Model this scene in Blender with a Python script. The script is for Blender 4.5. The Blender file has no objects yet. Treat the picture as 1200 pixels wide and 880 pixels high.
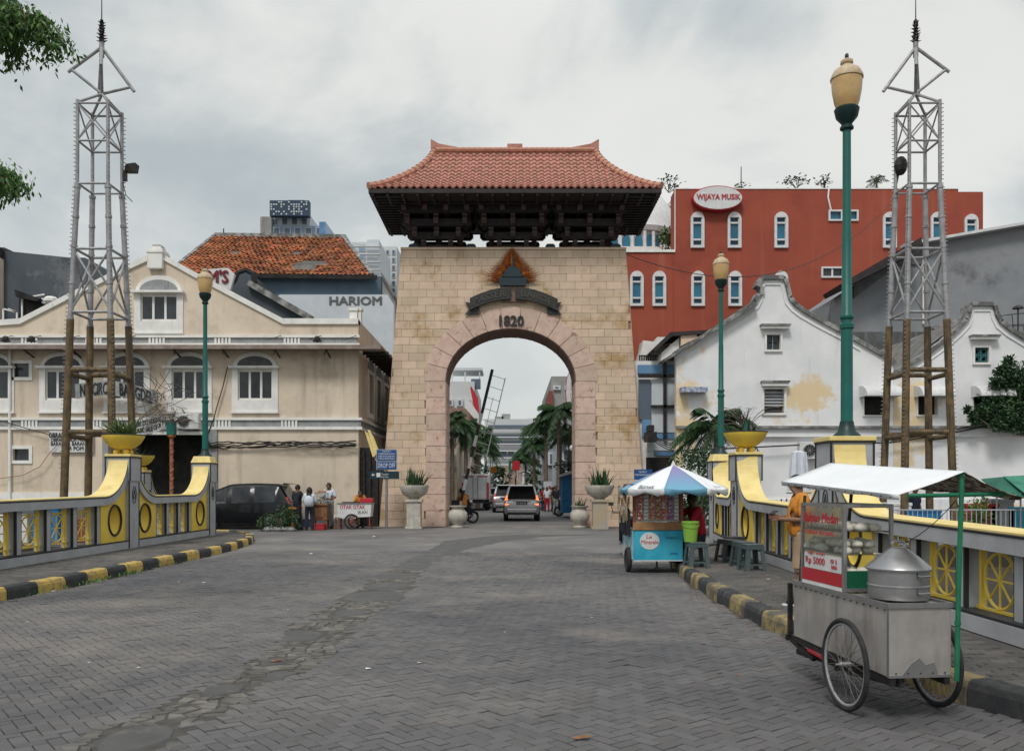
import bpy, bmesh, math, random
from mathutils import Vector, Matrix, noise
from mathutils.geometry import tessellate_polygon
random.seed(7)
R = math.radians
PI = math.pi
scene = bpy.context.scene
COL = scene.collection
# ---------------------------------------------------------------- camera
EYE = 1.65
cam_d = bpy.data.cameras.new("camera")
cam = bpy.data.objects.new("camera", cam_d)
COL.objects.link(cam)
cam.location = (0, 0, EYE)
cam.rotation_euler = (R(90), 0, 0)
cam_d.sensor_width = 36
cam_d.lens = 30.0
cam_d.shift_y = 130 / 1200
cam_d.clip_start = 0.05
cam_d.clip_end = 3000
scene.camera = cam
scene.view_settings.view_transform = 'Standard'
scene.view_settings.look = 'None'
scene.view_settings.exposure = 0.31
scene.view_settings.gamma = 1.0
# ---------------------------------------------------------------- sky and light
SUN_EL, SUN_AZ = R(52), R(200)          # soft light from behind the camera
world = bpy.data.worlds.new("World")
scene.world = world
world.use_nodes = True
wn, wl = world.node_tree.nodes, world.node_tree.links
wn.clear()
w_out = wn.new('ShaderNodeOutputWorld')
w_bg = wn.new('ShaderNodeBackground')
w_sky = wn.new('ShaderNodeTexSky')
w_sky.sky_type = 'NISHITA'
w_sky.sun_disc = False
w_sky.sun_elevation = SUN_EL
w_sky.sun_rotation = SUN_AZ
w_sky.air_density = 1.0
w_tc = wn.new('ShaderNodeTexCoord')
w_map = wn.new('ShaderNodeMapping')
w_map.inputs['Scale'].default_value = (1.0, 1.0, 1.5)
w_map.inputs['Location'].default_value = (0.0, 0.6, 0.3)
wl.new(w_tc.outputs['Generated'], w_map.inputs['Vector'])
w_n1 = wn.new('ShaderNodeTexNoise')
w_n1.inputs['Scale'].default_value = 2.9
w_n1.inputs['Detail'].default_value = 7
w_n1.inputs['Roughness'].default_value = 0.55
w_n1.inputs['Distortion'].default_value = 0.3
wl.new(w_map.outputs[0], w_n1.inputs['Vector'])
w_r = wn.new('ShaderNodeValToRGB')
w_r.color_ramp.interpolation = 'B_SPLINE'
e = w_r.color_ramp.elements
e[0].position = 0.38; e[0].color = (.41, .455, .475, 1)
e[1].position = 0.62; e[1].color = (.76, .76, .725, 1)
m_ = e.new(0.50); m_.color = (.54, .575, .575, 1)
wl.new(w_n1.outputs['Fac'], w_r.inputs['Fac'])
w_sep = wn.new('ShaderNodeSeparateXYZ')
wl.new(w_tc.outputs['Generated'], w_sep.inputs[0])
w_hr = wn.new('ShaderNodeMapRange')       # the cloud sheet pales towards the horizon
w_hr.inputs['From Min'].default_value = 0.0
w_hr.inputs['From Max'].default_value = 0.30
w_hr.inputs['To Min'].default_value = 0.7
w_hr.inputs['To Max'].default_value = 0.0
wl.new(w_sep.outputs['Z'], w_hr.inputs['Value'])
w_mx = wn.new('ShaderNodeMixRGB')
w_mx.inputs['Color2'].default_value = (.655, .67, .645, 1)
wl.new(w_hr.outputs[0], w_mx.inputs['Fac'])
wl.new(w_r.outputs[0], w_mx.inputs['Color1'])
w_zr = wn.new('ShaderNodeMapRange')       # an overcast sky is brighter overhead
w_zr.inputs['From Min'].default_value = 0.45
w_zr.inputs['From Max'].default_value = 1.0
w_zr.inputs['To Min'].default_value = 1.0
w_zr.inputs['To Max'].default_value = 1.6
wl.new(w_sep.outputs['Z'], w_zr.inputs['Value'])
w_mul = wn.new('ShaderNodeMixRGB'); w_mul.blend_type = 'MULTIPLY'
w_mul.inputs['Fac'].default_value = 1.0
wl.new(w_mx.outputs[0], w_mul.inputs['Color1'])
w_k = wn.new('ShaderNodeVectorMath'); w_k.operation = 'SCALE'
wl.new(w_mul.outputs[0], w_k.inputs[0])
w_z10 = wn.new('ShaderNodeMath'); w_z10.operation = 'MULTIPLY'; w_z10.inputs[1].default_value = 9.6
wl.new(w_zr.outputs[0], w_z10.inputs[0]); wl.new(w_z10.outputs[0], w_k.inputs['Scale'])
w_mul.inputs['Color2'].default_value = (1, 1, 1, 1)
w_cov = wn.new('ShaderNodeMixRGB')        # clouds over the clear-sky model
w_cov.inputs['Fac'].default_value = 0.93
wl.new(w_sky.outputs[0], w_cov.inputs['Color1'])
wl.new(w_k.outputs[0], w_cov.inputs['Color2'])
wl.new(w_cov.outputs[0], w_bg.inputs['Color'])
w_bg.inputs['Strength'].default_value = 0.094
wl.new(w_bg.outputs[0], w_out.inputs['Surface'])
sun_d = bpy.data.lights.new("sun", 'SUN')
sun_d.energy = 1.5
sun_d.angle = R(14)
sun_d.color = (1.0, 0.965, 0.92)
sun = bpy.data.objects.new("sun", sun_d)
COL.objects.link(sun)
_d = Vector((math.sin(SUN_AZ) * math.cos(SUN_EL), math.cos(SUN_AZ) * math.cos(SUN_EL), math.sin(SUN_EL)))
sun.rotation_euler = _d.to_track_quat('Z', 'Y').to_euler()
sun.location = (0, -5, 30)
# ---------------------------------------------------------------- helpers
def PX(px, Y): return (px - 600.0) * Y / 1000.0
def PZ(py, Y): return EYE + (570.0 - py) * Y / 1000.0
def GR(px, py, z=0.0):
 Y = (EYE - z) * 1000.0 / (py - 570.0)
 return ((px - 600.0) * Y / 1000.0, Y)
def lin(h):
 h = h.lstrip('#')
 r = []
 for i in (0, 2, 4):
  v = int(h[i:i+2], 16) / 255.0
  r.append(v / 12.92 if v <= 0.04045 else ((v + 0.055) / 1.055) ** 2.4)
 return (r[0], r[1], r[2], 1.0)
def asc(c):
 if isinstance(c, str): return lin(c)
 return (c[0], c[1], c[2], 1.0)
def mat(name, col, col2=None, s=3.0, lo=0.35, hi=0.65, rough=0.75, bump=0.0, bs=30.0, rnd=0.0,
  streak=None, sk=(0.5, 0.75), ss=(6, 6, 0.5), dirt=None, ds=1.2, dk=(0.55, 0.7), metal=0.0, spec=0.4,
  em=None, ems=1.0, trans=0.0, coat=0.0, sat=1.0, det=6):
 m = bpy.data.materials.new(name)
 m.use_nodes = True
 n, l = m.node_tree.nodes, m.node_tree.links
 b = n['Principled BSDF']
 tc = n.new('ShaderNodeTexCoord')
 def noise_(scale, vec=None, detail=det, rgh=0.6):
  t = n.new('ShaderNodeTexNoise')
  t.inputs['Scale'].default_value = scale
  t.inputs['Detail'].default_value = detail
  t.inputs['Roughness'].default_value = rgh
  l.new(vec or tc.outputs['Object'], t.inputs['Vector'])
  return t.outputs['Fac']
 def ramp(src, a, z):
  r = n.new('ShaderNodeMapRange')
  r.inputs['From Min'].default_value = a
  r.inputs['From Max'].default_value = z
  r.interpolation_type = 'SMOOTHSTEP'
  l.new(src, r.inputs['Value'])
  return r.outputs[0]
 def mix(fac, c1, c2, mode='MIX'):
  x = n.new('ShaderNodeMixRGB'); x.blend_type = mode
  if isinstance(fac, float): x.inputs['Fac'].default_value = fac
  else: l.new(fac, x.inputs['Fac'])
  for k, c in (('Color1', c1), ('Color2', c2)):
   if isinstance(c, tuple): x.inputs[k].default_value = c
   else: l.new(c, x.inputs[k])
  return x.outputs[0]
 cur = asc(col)
 if col2 is not None:
  cur = mix(ramp(noise_(s), lo, hi), cur, asc(col2))
 if rnd:
  oi = n.new('ShaderNodeObjectInfo'); ge = n.new('ShaderNodeNewGeometry')
  ad = n.new('ShaderNodeMath'); ad.operation = 'ADD'
  l.new(oi.outputs['Random'], ad.inputs[0]); l.new(ge.outputs['Random Per Island'], ad.inputs[1])
  fr = n.new('ShaderNodeMath'); fr.operation = 'FRACT'; l.new(ad.outputs[0], fr.inputs[0])
  mr = n.new('ShaderNodeMapRange')
  mr.inputs['To Min'].default_value = 1 - rnd; mr.inputs['To Max'].default_value = 1 + rnd
  l.new(fr.outputs[0], mr.inputs['Value'])
  hs = n.new('ShaderNodeHueSaturation')
  l.new(mr.outputs[0], hs.inputs['Value'])
  m2 = n.new('ShaderNodeMapRange')
  m2.inputs['To Min'].default_value = 0.5 + rnd * 0.07; m2.inputs['To Max'].default_value = 0.5 - rnd * 0.07
  l.new(fr.outputs[0], m2.inputs['Value']); l.new(m2.outputs[0], hs.inputs['Hue'])
  if isinstance(cur, tuple): hs.inputs['Color'].default_value = cur
  else: l.new(cur, hs.inputs['Color'])
  cur = hs.outputs[0]
 if streak is not None:
  mp = n.new('ShaderNodeMapping'); mp.inputs['Scale'].default_value = ss
  l.new(tc.outputs['Object'], mp.inputs['Vector'])
  cur = mix(ramp(noise_(1.0, mp.outputs[0], 8, 0.65), sk[0], sk[1]), cur, asc(streak))
 if dirt is not None:
  cur = mix(ramp(noise_(ds, None, 8, 0.68), dk[0], dk[1]), cur, asc(dirt))
 if isinstance(cur, tuple): b.inputs['Base Color'].default_value = cur
 else: l.new(cur, b.inputs['Base Color'])
 b.inputs['Roughness'].default_value = rough
 b.inputs['Metallic'].default_value = metal
 b.inputs['Specular IOR Level'].default_value = spec
 if metal > 0.5 or rough < 0.6:
  l.new(ramp(noise_(7.0), -0.6, 1.6), b.inputs['Roughness']) if False else None
  rr = n.new('ShaderNodeMapRange')
  rr.inputs['To Min'].default_value = max(0.02, rough - 0.12); rr.inputs['To Max'].default_value = rough + 0.14
  l.new(noise_(5.0), rr.inputs['Value']); l.new(rr.outputs[0], b.inputs['Roughness'])
 if trans: b.inputs['Transmission Weight'].default_value = trans
 if coat: b.inputs['Coat Weight'].default_value = coat
 if em is not None:
  b.inputs['Emission Color'].default_value = asc(em)
  b.inputs['Emission Strength'].default_value = ems
 if bump:
  bp = n.new('ShaderNodeBump')
  bp.inputs['Strength'].default_value = bump
  bp.inputs['Distance'].default_value = 0.02
  l.new(noise_(bs, None, 8, 0.7), bp.inputs['Height'])
  l.new(bp.outputs[0], b.inputs['Normal'])
 return m
ORG = {}
def org(o):
 return ORG.get(o.name, Vector((0, 0, 0)))
def tag(o, label=None, cat=None, group=None, kind=None):
 if label: o['label'] = label
 if cat: o['category'] = cat
 if group: o['group'] = group
 if kind: o['kind'] = kind
 return o
def thing(name, label, cat, loc=(0, 0, 0), rz=0.0, group=None, local=False):
 o = bpy.data.objects.new(name, None)
 COL.objects.link(o)
 o.empty_display_size = 0.2
 o.location = loc
 o.rotation_euler = (0, 0, rz)
 tag(o, label, cat, group)
 ORG[o.name] = Vector((0, 0, 0)) if local else Vector(loc)
 return o
def link(name, me, parent=None):
 o = bpy.data.objects.new(name, me)
 COL.objects.link(o)
 if parent is not None:
  o.parent = parent
  ORG[o.name] = org(parent)
 return o
def copy_tree(o, loc=None, rz=None, label=None, parent=None, group=None):
 c = o.copy()
 COL.objects.link(c)
 if parent is not None: c.parent = parent
 if loc is not None: c.location = loc
 if rz is not None: c.rotation_euler = (0, 0, rz)
 if label: c['label'] = label
 if group: c['group'] = group
 for ch in list(o.children):
  copy_tree(ch, parent=c)
 return c
class MB:
 def __init__(self):
  self.v, self.f, self.m = [], [], []
 def add(self, vs, fs, mi=0, M=None):
  k = len(self.v)
  if M is not None: vs = [M @ Vector(q) for q in vs]
  self.v.extend([tuple(q) for q in vs])
  self.f.extend([tuple(i + k for i in f) for f in fs])
  self.m.extend([mi] * len(fs) if isinstance(mi, int) else mi)
  return self
 def box(self, x0, x1, y0, y1, z0, z1, mi=0, M=None):
  vs = [(x0, y0, z0), (x1, y0, z0), (x1, y1, z0), (x0, y1, z0), (x0, y0, z1), (x1, y0, z1), (x1, y1, z1), (x0, y1, z1)]
  fs = [(0, 3, 2, 1), (4, 5, 6, 7), (0, 1, 5, 4), (1, 2, 6, 5), (2, 3, 7, 6), (3, 0, 4, 7)]
  return self.add(vs, fs, mi, M)
 def cbox(self, c, sx, sy, sz, mi=0, M=None):
  return self.box(c[0]-sx/2, c[0]+sx/2, c[1]-sy/2, c[1]+sy/2, c[2]-sz/2, c[2]+sz/2, mi, M)
 def bar(self, p, q, w, h=None, mi=0, up=(0, 0, 1)):
  p, q = Vector(p), Vector(q); h = h or w
  d = (q - p); L = d.length
  if L < 1e-6: return self
  d /= L; u = Vector(up)
  if abs(d.dot(u)) > 0.98: u = Vector((0, 1, 0))
  s = d.cross(u).normalized(); u = s.cross(d)
  vs = []
  for e_ in (p, q):
   for a, b in ((-1, -1), (1, -1), (1, 1), (-1, 1)):
    vs.append(e_ + s * a * w / 2 + u * b * h / 2)
  return self.add(vs, [(0, 1, 2, 3), (7, 6, 5, 4), (0, 4, 5, 1), (1, 5, 6, 2), (2, 6, 7, 3), (3, 7, 4, 0)], mi)
 def cyl(self, p, q, r0, r1=None, n=10, mi=0, cap=True):
  p, q = Vector(p), Vector(q); r1 = r0 if r1 is None else r1
  d = (q - p)
  if d.length < 1e-6: return self
  d.normalize()
  a = Vector((0, 0, 1)) if abs(d.z) < 0.9 else Vector((1, 0, 0))
  s = d.cross(a).normalized(); u = s.cross(d)
  vs = []
  for e_, r in ((p, r0), (q, r1)):
   for i in range(n):
    t = 2 * PI * i / n
    vs.append(e_ + (s * math.cos(t) + u * math.sin(t)) * r)
  fs = [(i, (i + 1) % n, n + (i + 1) % n, n + i) for i in range(n)]
  if cap: fs += [tuple(range(n - 1, -1, -1)), tuple(range(n, 2 * n))]
  return self.add(vs, fs, mi)
 def tube(self, pts, r, n=6, mi=0, closed=False):
  pts = [Vector(p) for p in pts]
  rs = r if isinstance(r, (list, tuple)) else [r] * len(pts)
  N = len(pts); k = len(self.v); prev = None
  for i, p in enumerate(pts):
   if closed: d = pts[(i + 1) % N] - pts[i - 1]
   else: d = pts[min(i + 1, N - 1)] - pts[max(i - 1, 0)]
   d.normalize()
   if prev is None:
    a = Vector((0, 0, 1)) if abs(d.z) < 0.9 else Vector((1, 0, 0))
    s = d.cross(a).normalized()
   else:
    s = (prev - d * prev.dot(d)).normalized()
   prev = s; u = s.cross(d)
   for j in range(n):
    t = 2 * PI * j / n
    self.v.append(tuple(p + (s * math.cos(t) + u * math.sin(t)) * rs[i]))
  rng = N if closed else N - 1
  for i in range(rng):
   a, b = k + i * n, k + ((i + 1) % N) * n
   for j in range(n):
    self.f.append((a + j, a + (j + 1) % n, b + (j + 1) % n, b + j)); self.m.append(mi)
  if not closed:
   self.f.append(tuple(k + j for j in range(n - 1, -1, -1))); self.m.append(mi)
   self.f.append(tuple(k + (N - 1) * n + j for j in range(n))); self.m.append(mi)
  return self
 def lathe(self, prof, c=(0, 0, 0), n=20, mi=0, M=None, sq=1.0):
  vs, fs = [], []
  for (r, z) in prof:
   for i in range(n):
    t = 2 * PI * i / n
    vs.append((c[0] + r * math.cos(t), c[1] + r * math.sin(t) * sq, c[2] + z))
  for k in range(len(prof) - 1):
   for i in range(n):
    fs.append((k*n+i, k*n+(i+1) % n, (k+1)*n+(i+1) % n, (k+1)*n+i))
  fs.append(tuple(range(n - 1, -1, -1)))
  fs.append(tuple((len(prof)-1)*n + i for i in range(n)))
  return self.add(vs, fs, mi, M)
 def ball(self, c, r, n=10, mi=0, sz=1.0, sx=1.0, sy=1.0, M=None):
  prof = [(max(1e-4, math.sin(PI * k / (n // 2 + 1))) * r, -math.cos(PI * k / (n // 2 + 1)) * r * sz) for k in range(n // 2 + 2)]
  k0 = len(self.v)
  self.lathe(prof, (0, 0, 0), n, mi)
  for i in range(k0, len(self.v)):
   x, y, z = self.v[i]
   q = Vector((x * sx, y * sy, z))
   if M is not None: q = M @ q
   self.v[i] = (q[0] + c[0], q[1] + c[1], q[2] + c[2])
  return self
 def prism(self, outer, holes=(), d0=0.0, d1=0.3, T=None, mi=0, mside=None, mhole=None):
  """outline in (a, b), extruded from depth d0 to d1; T maps (a, d, b) to the place (default x, y, z)."""
  T = T or (lambda a, d, b: (a, d, b))
  mside = mi if mside is None else mside; mhole = mside if mhole is None else mhole
  loops = [list(outer)] + [list(h) for h in holes]
  flat = [p for lp in loops for p in lp]
  tris = tessellate_polygon([[Vector((p[0], p[1], 0)) for p in lp] for lp in loops])
  n = len(flat); k = len(self.v)
  for d in (d0, d1):
   for p in flat: self.v.append(tuple(T(p[0], d, p[1])))
  for t in tris:
   self.f.append((k + t[0], k + t[1], k + t[2])); self.m.append(mi)
   self.f.append((k + n + t[2], k + n + t[1], k + n + t[0])); self.m.append(mi)
  o = 0
  for li, lp in enumerate(loops):
   for i in range(len(lp)):
    a, b = o + i, o + (i + 1) % len(lp)
    self.f.append((k + a, k + b, k + n + b, k + n + a)); self.m.append(mside if li == 0 else mhole)
   o += len(lp)
  return self
 def ring(self, c, r, t, axis='y', n=24, m=6, mi=0, a0=0, a1=2*PI):
  pts = []
  full = abs(a1 - a0 - 2 * PI) < 1e-6
  N = n if full else n + 1
  for i in range(N):
   a = a0 + (a1 - a0) * i / n
   q = (math.cos(a) * r, math.sin(a) * r)
   if axis == 'y': pts.append((c[0] + q[0], c[1], c[2] + q[1]))
   elif axis == 'x': pts.append((c[0], c[1] + q[0], c[2] + q[1]))
   else: pts.append((c[0] + q[0], c[1] + q[1], c[2]))
  return self.tube(pts, t, m, mi, closed=full)
 def leaf(self, p, d, L, w, up=None, mi=0, droop=0.0):
  """a folded leaf blade of two quads from p along d"""
  p, d = Vector(p), Vector(d).normalized()
  up = Vector(up) if up is not None else Vector((0, 0, 1))
  s = d.cross(up)
  if s.length < 1e-3: s = d.cross(Vector((1, 0, 0)))
  s.normalize(); nn = s.cross(d)
  mpt = p + d * L * 0.5 - Vector((0, 0, 1)) * droop * L * 0.25
  tip = p + d * L - Vector((0, 0, 1)) * droop * L
  vs = [p, mpt + s * w / 2 + nn * w * 0.15, tip, mpt - s * w / 2 + nn * w * 0.15]
  return self.add(vs, [(0, 1, 2), (0, 2, 3)], mi)
 def xf(self, M, start=0):
  for i in range(start, len(self.v)): self.v[i] = tuple(M @ Vector(self.v[i]))
  return self
 def mesh(self, name, mats, o=Vector((0, 0, 0)), smooth=False):
  me = bpy.data.meshes.new(name)
  ox, oy, oz = o
  me.from_pydata([(x - ox, y - oy, z - oz) for x, y, z in self.v], [], self.f)
  if not isinstance(mats, (list, tuple)): mats = [mats]
  for m in mats: me.materials.append(m)
  if any(self.m): me.polygons.foreach_set('material_index', self.m)
  if smooth: me.polygons.foreach_set('use_smooth', [True] * len(me.polygons))
  me.update()
  return me
 def build(self, name, mats, parent=None, smooth=False, bevel=0.0, sub=0, label=None, kind=None, recalc=True):
  o_ = org(parent) if parent is not None else Vector((0, 0, 0))
  me = self.mesh(name, mats, o_, False)
  if recalc and len(self.f) < 60000:
   bm = bmesh.new(); bm.from_mesh(me)
   bmesh.ops.recalc_face_normals(bm, faces=bm.faces)
   bm.to_mesh(me); bm.free()
  if smooth:
   me.polygons.foreach_set('use_smooth', [True] * len(me.polygons))
   if not sub:
    try: me.set_sharp_from_angle(angle=R(38))
    except Exception: pass
  ob = link(name, me, parent)
  if bevel:
   bv = ob.modifiers.new('bevel', 'BEVEL'); bv.width = bevel; bv.segments = 2; bv.limit_method = 'ANGLE'
  if sub:
   sb = ob.modifiers.new('sub', 'SUBSURF'); sb.levels = sub; sb.render_levels = sub
  if label: ob['label'] = label
  if kind: ob['kind'] = kind
  return ob
def single(mb, name, mats, label, cat, group=None, loc=None, **kw):
 """a thing that is one mesh"""
 if loc is None:
  xs = [q[0] for q in mb.v]; ys = [q[1] for q in mb.v]; zs = [q[2] for q in mb.v]
  loc = ((min(xs)+max(xs))/2, (min(ys)+max(ys))/2, min(zs))
 for i, q in enumerate(mb.v): mb.v[i] = (q[0]-loc[0], q[1]-loc[1], q[2]-loc[2])
 o = mb.build(name, mats, None, **kw)
 o.location = loc
 ORG[o.name] = Vector(loc)
 return tag(o, label, cat, group)
def struct(name, mb, mats, **kw):
 o = mb.build(name, mats, None, **kw)
 o['kind'] = 'structure'
 return o
def rep(parent, name, me, locs):
 """alike pieces that share one mesh"""
 for p in locs:
  o = link(name, me, parent); o.location = p
_fc = {}
def text(body, c, h, m, parent, w=None, depth=0.015, bold=0.0, T=None, name='lettering', shear=0.0, rot=0.0, label=None):
 """raised lettering centred at c; T maps (x, y, z) of upright text facing -Y"""
 cu = bpy.data.curves.new('t', 'FONT')
 cu.body = body; cu.align_x = 'CENTER'; cu.align_y = 'CENTER'
 cu.size = 1.0; cu.extrude = 0.01; cu.shear = shear
 cu.resolution_u = 2
 ob = bpy.data.objects.new('t', cu)
 COL.objects.link(ob)
 dg = bpy.context.evaluated_depsgraph_get()
 me = bpy.data.meshes.new_from_object(ob.evaluated_get(dg))
 bpy.data.objects.remove(ob); bpy.data.curves.remove(cu)
 vs = [q.co.copy() for q in me.vertices]
 x0, x1 = min(q.x for q in vs), max(q.x for q in vs)
 y0, y1 = min(q.y for q in vs), max(q.y for q in vs)
 sy = h / (y1 - y0); sx = sy if w is None else w / (x1 - x0)
 cs, sn = math.cos(rot), math.sin(rot)
 mb = MB()
 polys = [tuple(p.vertices) for p in me.polygons]
 offs = [(0, 0)] if not bold else [(-1, 0), (1, 0), (0, -.6), (0, .6)]
 for n_, (ox, oy) in enumerate(offs):     # a bolder cut of the letters: shifted copies, each a hair prouder
  k0 = len(mb.v); e_ = 1 + n_ * .06
  for q in vs:
   a = (q.x - (x0+x1)/2 + ox * bold) * sx; b = (q.y - (y0+y1)/2 + oy * bold) * sy
   a, b = a*cs - b*sn, a*sn + b*cs
   d = -(q.z + 0.01) / 0.02 * depth * e_
   mb.v.append((c[0] + a, c[1] + d, c[2] + b) if T is None else tuple(T(a, d, b)))
  for p in polys:
   mb.f.append(tuple(i + k0 for i in p)); mb.m.append(0)
 bpy.data.meshes.remove(me)
 return mb.build(name, m, parent, label=label)
def arc_pts(cx, cz, a, b, t0, t1, n):
 return [(cx + a * math.cos(t0 + (t1 - t0) * i / n), cz + b * math.sin(t0 + (t1 - t0) * i / n)) for i in range(n + 1)]
def arched(x0, x1, z0, zs, rise, n=8):
 """outline of an opening with an arched head"""
 c = (x0 + x1) / 2
 return [(x0, z0), (x1, z0)] + arc_pts(c, zs, (x1 - x0) / 2, rise, 0, PI, n)
def rect(x0, x1, z0, z1):
 return [(x0, z0), (x1, z0), (x1, z1), (x0, z1)]
def sag(p, q, s, n=12):
 p, q = Vector(p), Vector(q)
 return [p.lerp(q, i / n) - Vector((0, 0, s * 4 * (i / n) * (1 - i / n))) for i in range(n + 1)]
# ---------------------------------------------------------------- materials
M = {}
M['paver'] = mat('grey concrete paver', (.165, .154, .15), (.082, .083, .091), s=.16, lo=.35, hi=.65, rough=.82, bump=.6, bs=90, rnd=.13, dirt=(.235, .212, .19), ds=.3, dk=(.48, .72))
M['paver_bed'] = mat('dark joint sand', (.055, .052, .048), (.09, .085, .075), s=8, rough=.95)
M['plaza'] = mat('worn asphalt apron', (.19, .18, .175), (.13, .127, .13), s=.35, rough=.85, bump=.5, bs=40, dirt=(.26, .24, .215), ds=.5, dk=(.52, .7))
M['asphalt'] = mat('street asphalt', (.12, .118, .12), (.17, .165, .16), s=.6, rough=.8, bump=.4, bs=50)
M['earth'] = mat('packed earth', (.055, .045, .034), (.035, .032, .027), s=.8, rough=.95, bump=.6, bs=20)
M['patch'] = mat('smooth asphalt patch', (.10, .10, .10), (.125, .122, .118), s=3, rough=.95, bump=.8, bs=110, dirt=(.16, .15, .14), ds=2.5)
M['crack'] = mat('crumbling asphalt', (.20, .185, .165), (.115, .11, .10), s=4, rough=.95, bump=.9, bs=60, rnd=.25)
M['walk'] = mat('dusty footpath brick', (.125, .115, .108), (.09, .085, .083), s=.9, rough=.9, bump=.6, bs=60, rnd=.2, dirt=(.19, .17, .145), ds=.8, dk=(.5, .75))
M['kyellow'] = mat('worn yellow kerb paint', (.58, .40, .1), (.44, .31, .11), s=6, rough=.8, bump=.6, bs=50, dirt=(.2, .17, .12), ds=6, dk=(.5, .68))
M['kyellow2'] = mat('filthy yellow kerb paint', (.40, .30, .12), (.24, .19, .10), s=4, rough=.85, bump=.7, bs=50, dirt=(.11, .1, .085), ds=3, dk=(.42, .62))
M['kblack'] = mat('worn black kerb paint', (.028, .032, .036), (.05, .052, .052), s=6, rough=.75, bump=.6, bs=50, dirt=(.13, .12, .1), ds=5, dk=(.55, .72))
M['yellow'] = mat('yellow enamel paint', (.82, .60, .085), (.74, .53, .085), s=2.5, rough=.55, bump=.12, bs=30, streak=(.36, .3, .15), sk=(.62, .85))
M['ypale'] = mat('sun-bleached yellow paint', (.80, .65, .29), (.72, .56, .21), s=3, rough=.6, bump=.15, bs=30, dirt=(.42, .36, .22), ds=3, dk=(.58, .75))
M['greyp'] = mat('grey wall paint', (.42, .43, .45), (.35, .36, .38), s=2, rough=.7, bump=.2, bs=30, streak=(.17, .17, .17), sk=(.6, .85))
M['blackp'] = mat('black line paint', (.02, .022, .026), None, rough=.5)
M['stone'] = mat('sandstone block', (.66, .515, .38), (.57, .435, .325), s=1.1, lo=.3, hi=.7, rough=.85, bump=.35, bs=25, rnd=.1, streak=(.50, .37, .29), ss=(.9, .9, .5), sk=(.52, .78), dirt=(.42, .28, .14), ds=.8, dk=(.49, .66))
M['pink'] = mat('pink granite block', (.60, .455, .37), (.53, .375, .305), s=3, lo=.35, hi=.65, rough=.8, bump=.35, bs=35, rnd=.1, dirt=(.30, .15, .12), ds=4, dk=(.55, .7))
M['mortar'] = mat('gate core mortar', (.30, .225, .165), (.22, .165, .12), s=5, rough=.95, bump=.3)
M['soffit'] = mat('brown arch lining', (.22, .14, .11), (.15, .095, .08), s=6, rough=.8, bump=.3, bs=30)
M['terra'] = mat('pink terracotta tile', (.45, .215, .16), (.36, .165, .13), s=5, rough=.7, bump=.2, bs=40, rnd=.13, dirt=(.24, .12, .09), ds=3, dk=(.56, .74))
M['dwood'] = mat('black stained timber', (.022, .019, .021), (.04, .03, .03), s=4, rough=.75, bump=.3, bs=25)
M['rwood'] = mat('dark red timber', (.115, .07, .07), (.07, .05, .052), s=4, rough=.75, bump=.3, bs=25)
M['bronze'] = mat('dark patinated bronze', (.035, .042, .044), (.055, .05, .045), s=9, rough=.5, bump=.3, bs=30, metal=.5)
M['copper'] = mat('orange copper leaf', (.45, .17, .035), (.25, .08, .03), s=7, rough=.5, metal=.4, bump=.2)
M['green_pole'] = mat('sea green pole enamel', (.008, .125, .105), (.008, .10, .082), s=2, rough=.42, bump=.1, bs=20, dirt=(.03, .1, .085), ds=3)
M['dgreen'] = mat('dark green cast iron', (.006, .03, .03), None, rough=.45)
M['amber'] = mat('amber lamp glass', (.52, .33, .13), (.6, .4, .17), s=6, rough=.35, coat=.4)
M['ltop'] = mat('aged lamp cap', (.42, .31, .19), (.55, .45, .3), s=14, rough=.6)
M['silver'] = mat('silver painted steel', (.35, .35, .36), (.26, .255, .26), s=5, rough=.5, metal=.2, bump=.15, dirt=(.17, .13, .1), ds=6, dk=(.6, .72))
M['twood'] = mat('weathered bamboo brown paint', (.175, .115, .05), (.085, .062, .035), s=6, rough=.7, bump=.4, bs=20, ss=(9, 9, .8), streak=(.05, .04, .028), sk=(.48, .66))
M['cream'] = mat('cream house wall', (.70, .60, .475), (.62, .52, .41), s=.8, rough=.85, bump=.12, bs=20, streak=(.36, .31, .25), ss=(2.2, 2.2, .22), sk=(.5, .82), dirt=(.46, .38, .29), ds=.6, dk=(.52, .72))
M['whitep'] = mat('white trim paint', (.80, .79, .76), (.71, .70, .67), s=2, rough=.75, bump=.1, streak=(.38, .37, .35), sk=(.55, .85), ss=(5, 5, .8))
M['band'] = mat('grey band paint', (.25, .265, .27), (.32, .33, .33), s=3, rough=.8, streak=(.16, .165, .165), sk=(.5, .8))
M['canopy'] = mat('brown canopy edge', (.22, .165, .14), (.3, .25, .22), s=3, rough=.85, bump=.2)
M['glassd'] = mat('dark window glass', (.018, .022, .026), (.04, .048, .055), s=1.2, rough=.12, spec=.6)
M['glassb'] = mat('blue window glass', (.012, .10, .17), (.02, .16, .25), s=.5, rough=.15, spec=.6)
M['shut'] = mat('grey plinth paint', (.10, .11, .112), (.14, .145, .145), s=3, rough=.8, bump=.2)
M['dark'] = mat('near-black shade and dark parts', (.012, .012, .013), (.03, .028, .027), s=2, rough=.9)  # puts the shade of rooms and openings into the colour; also plain dark parts
M['slate'] = mat('slate blue wall', (.06, .075, .09), (.085, .10, .115), s=.5, rough=.85, bump=.1, dirt=(.13, .14, .15), ds=.4, dk=(.56, .62))
M['bluew'] = mat('blue grey wall paint', (.115, .17, .215), (.09, .14, .185), s=.6, rough=.85, streak=(.07, .09, .1), sk=(.55, .85))
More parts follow.
